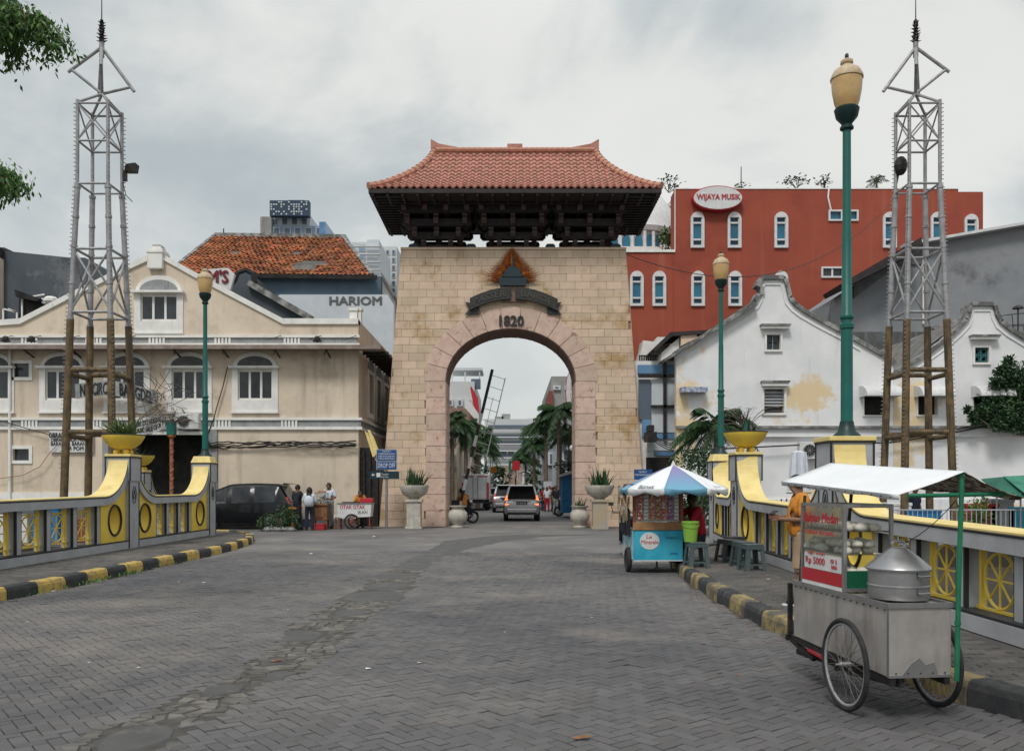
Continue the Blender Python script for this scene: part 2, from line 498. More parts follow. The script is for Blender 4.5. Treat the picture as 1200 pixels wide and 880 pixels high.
M['orange_tile'] = mat('old orange roof tile', (.48, .17, .065), (.27, .09, .04), s=1.1, lo=.38, hi=.62, rough=.85, bump=.3, rnd=.22, dirt=(.1, .06, .04), ds=2.2, dk=(.52, .68))
M['red'] = mat('brick red render', (.33, .072, .04), (.28, .06, .036), s=.35, rough=.85, bump=.08, streak=(.40, .15, .10), ss=(.9, .9, .04), sk=(.52, .8), dirt=(.25, .05, .03), ds=.2)
M['wwall'] = mat('peeling white limewash', (.80, .80, .80), (.70, .71, .72), s=.7, rough=.9, bump=.2, bs=15, streak=(.40, .40, .40), ss=(1.6, 1.6, .16), sk=(.56, .84), dirt=(.72, .57, .36), ds=.3, dk=(.545, .62))
M['moss'] = mat('weathered coping', (.12, .12, .115), (.34, .34, .33), s=2.5, lo=.4, hi=.66, rough=.95, bump=.5, bs=15)
M['oldtile'] = mat('mossy grey roof tile', (.11, .105, .1), (.19, .18, .17), s=2, rough=.95, bump=.5, bs=14, rnd=.25)
M['cement'] = mat('grey cement render', (.21, .222, .24), (.27, .28, .295), s=.35, rough=.9, bump=.12, streak=(.30, .31, .325), ss=(.7, .7, .1), sk=(.5, .85), dirt=(.12, .125, .135), ds=.25)
M['teal'] = mat('teal grille', (.03, .14, .14), None, rough=.6)
M['steel'] = mat('brushed stainless sheet', (.52, .49, .47), (.42, .395, .375), s=3, rough=.42, metal=.55, bump=.12, bs=12, streak=(.33, .30, .27), ss=(5, 5, 1.2), sk=(.5, .8), dirt=(.30, .26, .22), ds=2, dk=(.5, .8))
M['alu'] = mat('dull aluminium', (.42, .42, .42), (.32, .32, .33), s=5, rough=.35, metal=.8, bump=.08, bs=20)
M['blackm'] = mat('black painted steel', (.015, .016, .018), (.04, .035, .03), s=8, rough=.5, metal=.3)
M['rubber'] = mat('tyre rubber', (.018, .018, .019), (.035, .034, .033), s=10, rough=.85)
M['tarp'] = mat('white tarpaulin', (.80, .81, .83), (.74, .76, .78), s=2.5, rough=.6, bump=.25, bs=6, dirt=(.5, .5, .49), ds=2, dk=(.6, .8))
M['tarpu'] = mat('printed tarpaulin underside', (.42, .38, .32), (.10, .06, .04), s=18, lo=.46, hi=.54, rough=.7)
M['gpaint'] = mat('bright green pipe paint', (.008, .13, .065), (.012, .17, .085), s=5, rough=.45, dirt=(.03, .06, .035), ds=8)
M['redp'] = mat('red print', (.42, .02, .03), None, rough=.5)
M['wprint'] = mat('white print', (.66, .66, .66), (.58, .58, .58), s=4, rough=.55)
M['bun'] = mat('steamed bun dough', (.66, .63, .55), (.58, .54, .46), s=14, rough=.65, bump=.2, bs=30)
M['glassc'] = mat('clear case glass', (.85, .9, .9), None, rough=.03, trans=1.0)
M['cyan'] = mat('cyan printed panel', (.02, .30, .46), (.05, .42, .56), s=2.2, rough=.45)
M['plank'] = mat('varnished plank', (.36, .2, .09), (.26, .13, .06), s=6, rough=.6, bump=.3)
M['rust'] = mat('rust red frame', (.25, .07, .04), (.17, .05, .035), s=8, rough=.7)
M['bucket'] = mat('lime green plastic', (.22, .42, .06), None, rough=.4)
M['stoolg'] = mat('blue grey stool plastic', (.065, .095, .10), (.085, .115, .12), s=4, rough=.45)
M['stoold'] = mat('dark grey stool plastic', (.045, .05, .055), None, rough=.45)
M['skin'] = mat('brown skin', (.24, .125, .075), (.2, .1, .06), s=20, rough=.6)
M['skind'] = mat('deep brown skin', (.11, .055, .035), None, rough=.6)
M['hair'] = mat('black hair', (.008, .007, .007), (.02, .017, .015), s=40, rough=.55, bump=.5)
M['orangec'] = mat('orange polo cotton', (.62, .25, .035), (.55, .2, .03), s=10, rough=.9, bump=.3)
M['khaki'] = mat('khaki cotton', (.36, .25, .16), (.3, .21, .13), s=8, rough=.9, bump=.3)
M['blackc'] = mat('black cotton', (.014, .016, .022), (.022, .025, .035), s=8, rough=.9, bump=.3)
M['navy'] = mat('navy cotton', (.02, .025, .05), None, rough=.9, bump=.3)
M['whitec'] = mat('white cotton', (.62, .64, .68), (.5, .55, .62), s=12, rough=.9, bump=.3)
M['redc'] = mat('crimson cotton', (.38, .012, .03), (.3, .01, .025), s=7, rough=.9, bump=.3)
M['greyc'] = mat('grey jeans', (.22, .25, .25), (.3, .32, .31), s=8, rough=.9, bump=.2)
M['leaf'] = mat('green leaf', (.065, .15, .035), (.10, .20, .05), s=3, rough=.6, rnd=.4)
M['leafd'] = mat('dark green leaf', (.022, .06, .022), (.035, .085, .03), s=3, rough=.6, rnd=.4)
M['leafo'] = mat('orange leaf', (.20, .09, .025), (.12, .10, .03), s=4, rough=.7, rnd=.4)
M['agave'] = mat('fleshy green blade', (.055, .12, .035), (.12, .17, .06), s=6, rough=.5, rnd=.35)
M['palm'] = mat('palm leaflet', (.022, .062, .024), (.042, .09, .03), s=2, rough=.55, rnd=.35)
M['drypalm'] = mat('dead grey frond', (.11, .095, .085), (.17, .15, .13), s=4, rough=.9, rnd=.3)
M['bark'] = mat('grey brown bark', (.13, .1, .075), (.2, .165, .13), s=6, rough=.95, bump=.8, bs=12)
M['cement_pot'] = mat('pale cement planter', (.52, .485, .42), (.40, .375, .33), s=4, rough=.9, bump=.4, streak=(.17, .16, .14), sk=(.5, .8))
M['soil'] = mat('potting soil', (.045, .035, .025), None, rough=1)
M['carb'] = mat('black car paint', (.006, .007, .009), None, rough=.28, spec=.3, coat=.25)
M['glasscar'] = mat('tinted car glass', (.008, .009, .011), None, rough=.22, spec=.25)
M['cars'] = mat('silver car paint', (.30, .30, .31), None, rough=.32, metal=.55, coat=.6)
M['carw'] = mat('white car paint', (.6, .6, .6), None, rough=.3, coat=.6)
M['carr'] = mat('maroon car paint', (.15, .02, .02), None, rough=.3, coat=.6)
M['carg'] = mat('graphite car paint', (.09, .095, .1), None, rough=.3, metal=.5, coat=.6)
M['tail'] = mat('red tail lamp', (.5, .03, .02), None, rough=.25, em=(1, .12, .05), ems=.02)
M['brake'] = mat('lit brake lamp', (.8, .1, .05), None, rough=.3, em=(1, .25, .08), ems=1.2)
M['chrome'] = mat('alloy wheel', (.45, .45, .46), None, rough=.3, metal=.8)
M['blues'] = mat('blue sign sheet', (.015, .075, .24), None, rough=.45)
M['darks'] = mat('dark teal sign sheet', (.008, .03, .045), None, rough=.45)
M['bluet'] = mat('blue tarpaulin', (.01, .12, .30), (.02, .17, .36), s=3, rough=.6)
M['lblue'] = mat('blue cladding glass', (.09, .20, .38), (.14, .28, .46), s=.5, rough=.3)
M['panelw'] = mat('white cladding panel', (.55, .59, .63), (.5, .54, .58), s=1.5, rough=.5, streak=(.38, .4, .42), sk=(.6, .85))
M['tgreen'] = mat('green tent cloth', (.02, .16, .1), (.05, .24, .16), s=1.5, rough=.7)
M['wood2'] = mat('brown stall wood', (.16, .07, .03), (.24, .11, .05), s=5, rough=.6, bump=.2)
M['flame'] = mat('reddish carved pole', (.22, .07, .04), (.35, .16, .08), s=14, rough=.7)
M['faraw'] = mat('pale far facade', (.56, .58, .58), (.5, .52, .53), s=.1, rough=.85)
M['farab'] = mat('blue far facade', (.2, .29, .43), (.26, .35, .48), s=.1, rough=.7)
M['farad'] = mat('navy billboard', (.02, .05, .09), None, rough=.6)
M['farag'] = mat('far window band', (.10, .13, .17), None, rough=.3)
M['ferro'] = mat('far concrete wall', (.33, .33, .32), (.25, .25, .245), s=.4, rough=.9, streak=(.16, .16, .16), sk=(.5, .8), ss=(1, 1, .2))
M['water'] = mat('murky canal water', (.05, .055, .04), (.07, .07, .05), s=.3, rough=.12, bump=.3, bs=3)
M['litterm'] = mat('dry fallen leaf', (.30, .13, .035), (.2, .1, .04), s=9, rough=.9, rnd=.4)
M['paperm'] = mat('scrap of paper', (.6, .6, .58), None, rough=.9, rnd=.2)
# ================================================================ ground, road, footpaths, canal
gb = MB()
gb.add([(-900, 24, -.03), (900, 24, -.03), (900, 1800, -.03), (-900, 1800, -.03)], [(0, 1, 2, 3)])
gb.add([(-900, -300, -.03), (900, -300, -.03), (900, 2, -.03), (-900, 2, -.03)], [(0, 1, 2, 3)])
gb.add([(-9.95, 2, -.03), (5.35, 2, -.03), (5.35, 17, -.03), (6.5, 24, -.03), (-9.95, 24, -.03)], [(0, 1, 2, 3, 4)])
struct('ground', gb, M['earth'])
wb = MB()
wb.add([(-300, 1.5, -2.6), (300, 1.5, -2.6), (300, 24.5, -2.6), (-300, 24.5, -2.6)], [(0, 1, 2, 3)])
struct('canal_water', wb, M['water'])
cw = MB()
for (p, q) in (((-300, 24), (-9.95, 24)), ((6.5, 24), (300, 24)), ((-9.95, 24), (-9.95, 2)), ((5.35, 2), (5.35, 17)), ((5.35, 17), (6.5, 24)), ((300, 2), (5.35, 2)), ((-9.95, 2), (-300, 2))):
 cw.add([(p[0], p[1], -3), (q[0], q[1], -3), (q[0], q[1], -.034), (p[0], p[1], -.034)], [(0, 1, 2, 3)])
struct('canal_bank_wall', cw, M['earth'])
eb = MB()   # sloping earth bank below the far canal wall
eb.add([(6.6, 23.9, -.6), (120, 23.9, -.6), (120, 17.5, -2.55), (5.5, 17.5, -2.55)], [(0, 1, 2, 3)])
eb.add([(-120, 23.9, -.6), (-10, 23.9, -.6), (-10, 18.5, -2.55), (-120, 18.5, -2.55)], [(0, 1, 2, 3)])
struct('canal_bank', eb, M['earth'])
pz = MB()
pz.add([(-60, 20.5, -.005), (60, 20.5, -.005), (60, 36.2, -.005), (-60, 36.2, -.005)], [(0, 1, 2, 3)])
pz.v = [(-9.6, 20.5, -.005), (5.6, 20.5, -.005), (6.6, 24.1, -.005), (60, 24.1, -.005), (60, 36.2, -.005), (-60, 36.2, -.005), (-60, 24.1, -.005), (-9.6, 24.1, -.005)]
pz.f = [tuple(range(8))]
struct('pavement', pz, M['plaza'])
st = MB()
st.add([(-7.5, 36.2, -.008), (7.5, 36.2, -.008), (7.5, 400, -.008), (-7.5, 400, -.008)], [(0, 1, 2, 3)])
struct('street', st, M['asphalt'])
ap = MB()   # concrete threshold strip under the arch
ap.add([(-2.66, 34.2, .0), (2.66, 34.2, .0), (2.66, 36.3, .0), (-2.66, 36.3, .0)], [(0, 1, 2, 3)])
struct('arch_threshold', ap, mat('dusty concrete threshold', (.24, .215, .19), (.15, .14, .13), s=.9, rough=.9, bump=.3))
rd = MB()
rd.add([(-9.9, 1, -.016), (5.3, 1, -.016), (5.3, 22.3, -.016), (-9.9, 22.3, -.016)], [(0, 1, 2, 3)])
road = struct('road', rd, M['paver_bed'])
KL = [(-7.35, 3.0), (-7.4, 9.0), (-7.36, 12.5), (-7.26, 14), (-7.26, 17), (-7.2, 20), (-7.2, 22), (-7.45, 24.3), (-7.85, 26.0), (-8.45, 27.6), (-9.4, 28.8), (-10.6, 29.4)]
KR = [(4.35, 2.95), (4.1, 4.0), (3.85, 5.0), (3.63, 6.0), (3.42, 6.6), (3.2, 7.8), (3.04, 9.2), (2.95, 10.1), (2.94, 11.4), (2.95, 12.9), (3.08, 15.6), (3.3, 17.6), (3.9, 19.8), (4.9, 21.8), (6.2, 23.2)]
def xat(poly, y):
 for a, b in zip(poly, poly[1:]):
  if a[1] <= y <= b[1]:
   return a[0] + (b[0] - a[0]) * (y - a[1]) / max(1e-6, b[1] - a[1])
 return None
# asphalt band across the pavers
BAND = [(1.5, -2.75, -1.75), (5.83, -2.86, -2.14), (6.6, -2.62, -2.02), (8.29, -2.40, -1.74), (10.0, -2.62, -1.78), (11.8, -2.58, -1.66), (13.5, -2.52, -1.56), (16.5, -2.41, -1.72), (19, -2.4, -1.7), (21.1, -2.15, -1.5), (23.0, -2.1, -1.1), (26, -2.0, -.2), (28.2, -.9, 1.0), (29.6, .4, 3.4)]
def band(y):
 for a, b in zip(BAND, BAND[1:]):
  if a[0] <= y <= b[0]:
   t = (y - a[0]) / (b[0] - a[0])
   w = .09 * noise.noise(Vector((y * 2.3, 0, 0))) ; w2 = .11 * noise.noise(Vector((y * 2.1, 7, 0)))
   return a[1] + (b[1] - a[1]) * t + w, a[2] + (b[2] - a[2]) * t + w2
 return None
TH = R(39)
ca, sa = math.cos(TH), math.sin(TH)
PW = .096
bricks = []
for i in range(-290, 291):
 for j in range(-165, 166):
  bx, by = i + 2 * j, i - 2 * j
  for (cx, cy, rot) in ((bx + 1, by + .5, 0), (bx + .5, by + 2, 1)):
   x, y = cx * PW, cy * PW
   x, y = x * ca - y * sa - 2, x * sa + y * ca + 11
   if y < 2.2 or y > 21.6 + 1.2 * noise.noise(Vector((x * .6, 3, 0))): continue
   kl, kr = xat(KL, y), xat(KR, y)
   if kl is None or kr is None or x < kl + .06 or x > kr - .03: continue
   b_ = band(y)
   if b_[0] + .05 < x < b_[1] - .05: continue
   if abs(x) > y * .64 + 1.2: continue
   bricks.append((x, y, rot))
bricks.sort(key=lambda b: b[1] ** 2 + b[0] ** 2 * .2)
def brick_shape(mb, x, y, rot, W, L, z, TH_, h=.016, tilt=.0016, gap=.0048, rg=random):
 a, c = L / 2 - gap, W / 2 - gap * .8
 an = TH_ + (PI / 2 if rot else 0)
 co, si = math.cos(an), math.sin(an)
 dz = rg.uniform(-.0025, .0025) - (.005 if rg.random() < .05 else 0); tx = rg.uniform(-tilt, tilt); ty = rg.uniform(-tilt, tilt)
 vs = []
 for (ins, zz) in ((0, -h), (0, -.003), (.004, 0)):
  for (u, v) in ((-a + ins, -c + ins), (a - ins, -c + ins), (a - ins, c - ins), (-a + ins, c - ins)):
   vs.append((x + u * co - v * si, y + u * si + v * co, z + zz + (dz + tx * (1 if u > 0 else -1) + ty * (1 if v > 0 else -1) if zz > -h else 0)))
 fs = [(8, 9, 10, 11)]
 for k in (0, 4):
  for q in range(4): fs.append((k + q, k + (q + 1) % 4, k + 4 + (q + 1) % 4, k + 4 + q))
 mb.add(vs, fs)
NP = 0
first = [b for b in bricks if b[1] > 5.1][:300]
fs_ = set(first)
pm = [MB() for _ in range(4)]
for k, q in enumerate(pm): brick_shape(q, 0, 0, 0, PW, 2 * PW, 0, 0)
pm = [q.mesh('paver', M['paver']) for q in pm]
for (x, y, rot) in first:
 o = link('paver', random.choice(pm), road)
 o.location = (x, y, 0); o.rotation_euler = (0, 0, TH + (PI / 2 if rot else 0) + (PI if random.random() < .5 else 0))
pv = MB()
for b in bricks:
 if b not in fs_: brick_shape(pv, b[0], b[1], b[2], PW, 2 * PW, 0, TH)
o = pv.build('pavers', M['paver'], road, kind='stuff', recalc=False)
# broken asphalt band
cr = MB(); cr2 = MB()
bs = MB()
ys = [1.6 + .25 * k for k in range(112)]
for a, b in zip(ys, ys[1:]):
 p, q = band(a), band(b)
 bs.add([(p[0] - .03, a, -.009 if a < 20 else -.001), (p[1] + .03, a, -.009 if a < 20 else -.001), (q[1] + .03, b, -.009 if b < 20 else -.001), (q[0] - .03, b, -.009 if b < 20 else -.001)], [(0, 1, 2, 3)])
k_ = sum(1 for a in ys[:-1] if a < 20)
b2_ = MB(); b2_.v = bs.v[4*k_:]; b2_.f = [(4*i, 4*i+1, 4*i+2, 4*i+3) for i in range(len(bs.f) - k_)]; b2_.m = [0] * len(b2_.f)
bs.v, bs.f, bs.m = bs.v[:4*k_], bs.f[:k_], bs.m[:k_]
bs.build('asphalt_band', M['paver_bed'], road); b2_.build('asphalt_band', M['patch'], road)
cells = {}
S = .125
def jp(i, j):
 r = random.Random(i * 7919 + j * 104729)
 return (i * S + r.uniform(-.42, .42) * S + (j % 2) * S * .5, j * S * .8 + r.uniform(-.42, .42) * S * .8)
rr = random.Random(5)
patches = [(5.6, -2.45, .30), (6.95, -2.35, .2), (7.45, -2.0, .2), (8.05, -2.25, .16), (9.45, -2.4, .36), (11.2, -2.1, .3), (12.9, -2.05, .62), (14.2, -2.05, .5), (15.8, -2.1, .55), (17.8, -2.05, .9), (19.6, -2.0, .9)]
for j in range(10, 230):
 for i in range(-30, -7):
  q = [jp(i, j), jp(i + 1, j), jp(i + 1, j + 1), jp(i, j + 1)]
  cx = sum(a[0] for a in q) / 4; cy = sum(a[1] for a in q) / 4
  if cy < 1.8 or cy > 21: continue
  b_ = band(cy)
  if not (b_[0] + .02 < cx < b_[1] - .02): continue
  if any(((cx - px) / (pr * 1.05)) ** 2 + ((cy - py) / (pr * 1.15)) ** 2 < 1 for py, px, pr in patches): continue
  if rr.random() < .06: continue
  z = rr.uniform(-.004, .006)
  k_ = rr.uniform(.80, .93)
  vs = [(cx + (a[0] - cx) * k_, cy + (a[1] - cy) * k_, -.012) for a in q] + [(cx + (a[0] - cx) * k_ * .9, cy + (a[1] - cy) * k_ * .9, z + rr.uniform(-.003, .003)) for a in q]
  cr.add(vs, [(4, 5, 6, 7), (0, 1, 5, 4), (1, 2, 6, 5), (2, 3, 7, 6), (3, 0, 4, 7)])
cr.build('asphalt_rubble', M['crack'], road, kind='stuff')
for (py, px, pr) in patches:
 q = MB(); n = 18
 ring_ = []
 for k in range(n):
  t = 2 * PI * k / n
  r_ = pr * (1 + .28 * noise.noise(Vector((math.cos(t) * 1.5, math.sin(t) * 1.5, py))))
  x_, y_ = px + r_ * math.cos(t) * .8, py + r_ * math.sin(t)
  bb = band(min(max(y_, 1.6), 29)); x_ = min(max(x_, bb[0]), bb[1])
  ring_.append((x_, y_))
 top = [(px + (a - px) * .93, py + (b - py) * .93, .004) for a, b in ring_]
 q.add([(a, b, -.01) for a, b in ring_] + top, [tuple(range(n, 2 * n))] + [(k, (k + 1) % n, n + (k + 1) % n, n + k) for k in range(n)])
 q.build('asphalt_patch', M['patch'], road)
# footpaths
def sheet(name, pts, z, m, parent=None, z0=-.02):
 q = MB(); n = len(pts)
 q.add([(a, b, z) for a, b in pts] + [(a, b, z0) for a, b in pts], [tuple(range(n))] + [(k, n + k, n + (k + 1) % n, (k + 1) % n) for k in range(n)])
 return struct(name, q, m)
HW = .16
lw = [(x - .12, y) for x, y in KL] + [(-10.6, 24.4), (-9.9, 23.9), (-9.9, 3)]
rw = [(x + .12, y) for x, y in KR] + [(6.45, 23.9), (5.3, 17), (5.3, 2.5)]
fp_l = sheet('footpath', lw, HW - .012, M['walk'])
fp_r = sheet('footpath', rw, HW - .012, M['walk'])
def walk_bricks(parent, inside, y0, y1, x0, x1, cam_pref):
 L_, W_ = .22, .11
 out = []
 ny = int((y1 - y0) / W_)
 for j in range(ny):
  y = y0 + j * W_
  x = x0 + (.5 * L_ if j % 2 else 0)
  while x < x1:
   if inside(x, y): out.append((x, y))
   x += L_
 out.sort(key=cam_pref)
 m4 = [MB() for _ in range(3)]
 for q in m4: brick_shape(q, 0, 0, 0, W_, L_, 0, 0, tilt=.003)
 m4 = [q.mesh('paving_brick', M['walk']) for q in m4]
 for (x, y) in out[:300]:
  o = link('paving_brick', random.choice(m4), parent); o.location = (x, y, HW)
  o.rotation_euler = (0, 0, PI if random.random() < .5 else 0)
 rest = MB()
 for (x, y) in out[300:]: brick_shape(rest, x, y, 0, W_, L_, HW, 0, tilt=.003)
 if rest.f: rest.build('paving_bricks', M['walk'], parent, kind='stuff', recalc=False)
walk_bricks(fp_r, lambda x, y: (xat(KR, y) or 99) + .22 < x < (4.62 if y < 17 else 4.62 + (y - 17) * .16) - .12 and (x < .64 * y), 5.0, 21.5, 3.0, 6.0, lambda b: b[1])
walk_bricks(fp_l, lambda x, y: -9.28 < x < (xat(KL, y) or -99) - .22 and x > -.64 * y, 12.0, 24.0, -9.3, -7.2, lambda b: b[1])
def kerb(path, side, name_label):
 """side +1: the footpath lies at larger x"""
 root = MB()
 pts = [Vector((x, y, 0)) for x, y in path]
 # resample
 acc = [0.0]
 for a, b in zip(pts, pts[1:]): acc.append(acc[-1] + (b - a).length)
 def at(s):
  s = max(0, min(acc[-1] - 1e-4, s))
  for k in range(len(acc) - 1):
   if acc[k] <= s <= acc[k + 1]:
    return pts[k].lerp(pts[k + 1], (s - acc[k]) / (acc[k + 1] - acc[k]))
 def nrm(s):
  d = (at(s + .2) - at(s - .2)).normalized()
  return Vector((d.y, -d.x, 0)) * side
 n = int(acc[-1] / .72)
 core = MB()
 base = None
 for k in range(n):
  s0, s1 = k * acc[-1] / n + .008, (k + 1) * acc[-1] / n - .008
  q = MB(); st_ = [s0, (s0 + s1) / 2, s1]
  prof = [(0, -.02), (.008, .12), (.03, .17), (.06, .186), (.20, .188), (.215, .17), (.215, -.02)]
  j = random.uniform(-.006, .006)
  vs = []
  for s in st_:
   p, nn = at(s), nrm(s)
   for (o_, z) in prof: vs.append(p + nn * (o_ + j) + Vector((0, 0, z + (j * .8 if z > 0 else 0))))
  m = len(prof); fs = []
  for a in range(2):
   for b in range(m - 1): fs.append((a*m + b, a*m + b + 1, (a+1)*m + b + 1, (a+1)*m + b))
  fs.append(tuple(range(m))); fs.append(tuple(range(2*m, 3*m)))
  q.add(vs, fs)
  if base is None:
   base = MB()
   for a in range(60):
    sa_, sb_ = a * acc[-1] / 60, (a + 1) * acc[-1] / 60
    p, nn, p2, n2 = at(sa_), nrm(sa_), at(sb_), nrm(sb_)
    base.add([p + nn*.03 + Vector((0,0,.1)), p + nn*.2 + Vector((0,0,.1)), p2 + n2*.2 + Vector((0,0,.1)), p2 + n2*.03 + Vector((0,0,.1))], [(0, 1, 2, 3)])
   base = struct('kerb', base, M['kblack'])
  q.build('kerb_block', M['kyellow' if side < 0 else 'kyellow2'] if k % 2 == (0 if side < 0 else 1) else M['kblack'], base, bevel=.006)
kerb(KL, -1, 'left')
kerb(KR, 1, 'right')
# litter
lt = MB(); rl = random.Random(11)
for k in range(230):
 y = rl.uniform(6.3, 17.5) ; x = xat(KR, y) - abs(rl.gauss(0, .13)) - .02
 if rl.random() < .15: x -= rl.uniform(0, 1.0)
 a = rl.uniform(0, 6.3); L_ = rl.uniform(.015, .05)
 lt.leaf((x, y, .006), (math.cos(a), math.sin(a), .06), L_, L_ * .6)
for k in range(60):
 y = rl.uniform(12.3, 22) ; x = xat(KL, y) + abs(rl.gauss(0, .12)) + .03
 a = rl.uniform(0, 6.3); lt.leaf((x, y, .006), (math.cos(a), math.sin(a), .06), rl.uniform(.02, .06), .03)
for (px, py) in ((677, 867), (320, 776), (155, 660)):
 x, y = GR(px, py); lt.leaf((x, y, .01), (1, .3, .1), .1, .07); lt.leaf((x + .02, y - .01, .01), (-1, .4, .15), .06, .05)
o = lt.build('fallen_leaves', M['litterm'], kind='stuff', recalc=False)
tag(o, 'dry orange leaves and crumbs gathered in the road gutters', 'leaves')
pp = MB()
for (px, py, s) in ((210, 682, .07), (240, 683, .12), (432, 784, .09), (492, 777, .07), (64, 693, .13), (297, 626, .2), (381, 651, .09), (366, 649, .2), (440, 629, .3), (612, 644, .1), (902, 679, .13), (694, 724, .06), (592, 741, .05), (163, 783, .06), (33, 729, .05), (105, 777, .05), (338, 715, .05)):
 x, y = GR(px, py, HW if px > 880 else 0)
 a = rl.uniform(0, 3); z = (HW if px > 880 else 0) + .008
 pp.add([(x - s*.3, y - s*.2, z), (x + s*.3, y - s*.15, z + s*.05), (x + s*.2, y + s*.2, z), (x - s*.3, y + s*.15, z + s*.08)], [(0, 1, 2, 3)])
o = pp.build('litter', M['paperm'], kind='stuff', recalc=False)
tag(o, 'scraps of white paper scattered over the pavers', 'litter')
wd = MB()
for k in range(260):
 y = rl.choice([rl.gauss(14.7, .35), rl.gauss(16.0, .3), rl.uniform(12.5, 20)]); x = xat(KL, max(12.5, min(y, 21))) + abs(rl.gauss(0, .09)) + .01
 a = rl.uniform(0, 6.3); wd.leaf((x, y, 0), (math.cos(a) * .6, math.sin(a) * .6, 1), rl.uniform(.03, .1), .018)
o = wd.build('weeds', M['leaf'], kind='stuff', recalc=False)
tag(o, 'small weeds growing along the left kerb foot', 'weeds')
# ================================================================ stone gate
GY = 35.0
gate = thing('stone_gate', 'tapering sandstone gate with an arch and a tiled pagoda roof, dated 1820', 'gate', (0, 36, 0))
gx = lambda px: PX(px, GY)
GT = PZ(293, GY)
def gl(z): return gx(445) + (gx(470.5) - gx(445)) * z / GT
def gr_(z): return gx(757) + (gx(733) - gx(757)) * z / GT
AC, AA, SPR, AB = gx(598.5), 2.68, PZ(447, GY), PZ(385, GY) - PZ(447, GY)
GD = 2.0
open_ = [(AC - AA, -.02), (AC + AA, -.02)] + arc_pts(AC, SPR, AA, AB, 0, PI, 26)
# the opening reaches the ground: outline runs round it
outer = [(gl(0), 0.0), (AC - AA, 0.0)] + list(reversed(arc_pts(AC, SPR, AA, AB, 0, PI, 26))) + [(AC + AA, 0.0), (gr_(0), 0.0), (gr_(GT), GT), (gl(GT), GT)]
core = MB().prism(outer, (), GY + .05, GY + GD, mi=0, mside=0)
core.build('core', [M['mortar']], gate)
back = MB().prism([(p[0] * 1.0, p[1]) for p in outer], (), GY + GD + .002, GY + GD + .03)
back.build('rear_facing', M['stone'], gate)
# lining of the arch, in slabs
def arch_pt(t, k=1.0, ea=0.0):   # t in 0..1 from right spring to left spring
 a = PI * t
 return (AC + (AA + ea) * math.cos(a), SPR + (AB + ea) * math.sin(a))
for k in range(13):
 t0, t1 = k / 13 + .001, (k + 1) / 13 - .001
 p = [arch_pt(t0), arch_pt((t0 + t1) / 2), arch_pt(t1), arch_pt(t1, ea=-.035), arch_pt((t0 + t1) / 2, ea=-.035), arch_pt(t0, ea=-.035)]
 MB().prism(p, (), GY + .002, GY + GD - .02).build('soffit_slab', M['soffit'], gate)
 RG = .86
 p = [arch_pt(t0, ea=-.001), arch_pt((t0 + t1) / 2, ea=-.001), arch_pt(t1, ea=-.001), arch_pt(t1, ea=RG), arch_pt((t0 + t1) / 2, ea=RG + .02), arch_pt(t0, ea=RG)]
 MB().prism(p, (), GY - .035 - random.uniform(0, .008), GY + .052).build('voussoir', M['pink'], gate, bevel=.012)
H_ = .63
for sx in (-1, 1):
 z = 0.0; n = int(SPR / H_); h = SPR / n
 for k in range(n):
  xa, xb = AC + sx * AA, AC + sx * (AA + .80)
  x0, x1 = min(xa, xb), max(xa, xb)
  MB().box(x0, x1, GY - .03 - random.uniform(0, .008), GY + .052, k * h + .008, (k + 1) * h - .008).build('jamb_block', M['pink'], gate, bevel=.012)
  xi = AC + sx * (AA - .03)
  MB().box(min(xi, xa), max(xi, xa), GY + .003, GY + GD - .01, k * h + .01, (k + 1) * h - .01).build('jamb_lining', M['pink'], gate)
# ashlar courses
CH = GT / 35
blocks = []
for r in range(35):
 z0, z1 = r * CH, (r + 1) * CH; zm = (z0 + z1) / 2
 if zm < SPR: inner = AA + .80
 else:
  q = (z1 - SPR) / (AB + .76)
  inner = (AA + .76) * math.sqrt(max(0, 1 - q * q)) if q < 1 else 0
 spans = [(None, AC - inner + .01), (AC + inner - .01, None)] if inner > .15 else [(None, None)]
 rg = random.Random(r * 31)
 off = (.32 if r % 2 else 0) + rg.uniform(-.06, .06)
 for (sa_, sb_) in spans:
  xs0 = sa_ if sa_ is not None else -99; xs1 = sb_ if sb_ is not None else 99
  x = gl(0) - 1 + off
  while x < gr_(0) + 1:
   L_ = .64
   a, b = x, x + L_
   x = b
   l0, l1, r0, r1 = gl(z0), gl(z1), gr_(z0), gr_(z1)
   A0, A1, B0, B1 = a, a, b, b
   lo0, lo1 = max(xs0, l0) if sa_ is None else xs0, max(xs0, l1) if sa_ is None else xs0
   hi0, hi1 = min(xs1, r0) if sb_ is None else xs1, min(xs1, r1) if sb_ is None else xs1
   A0, A1, B0, B1 = max(a, lo0), max(a, lo1), min(b, hi0), min(b, hi1)
   if B0 - A0 < .1 or B1 - A1 < .1: continue
   blocks.append((A0, A1, B0, B1, z0, z1, rg.uniform(0, .012)))
blocks.sort(key=lambda b: (-(b[3] - b[1] > .4), -b[4]))
gj = .0055
def ash(mb, b):
 A0, A1, B0, B1, z0, z1, pr = b
 mb.prism([(A0 + gj, z0 + gj), (B0 - gj, z0 + gj), (B1 - gj, z1 - gj), (A1 + gj, z1 - gj)], (), GY - pr, GY + .052)
for b in blocks[:300]:
 q = MB(); ash(q, b); q.build('stone_block', M['stone'], gate)
q = MB()
for b in blocks[300:]: ash(q, b)
q.build('stone_blocks', M['stone'], gate, kind='stuff')
cp = MB()
cp.box(gl(GT) - .03, gr_(GT) + .03, GY - .05, GY + GD + .05, GT + .002, GT + .10)
cp.build('coping', M['stone'], gate)
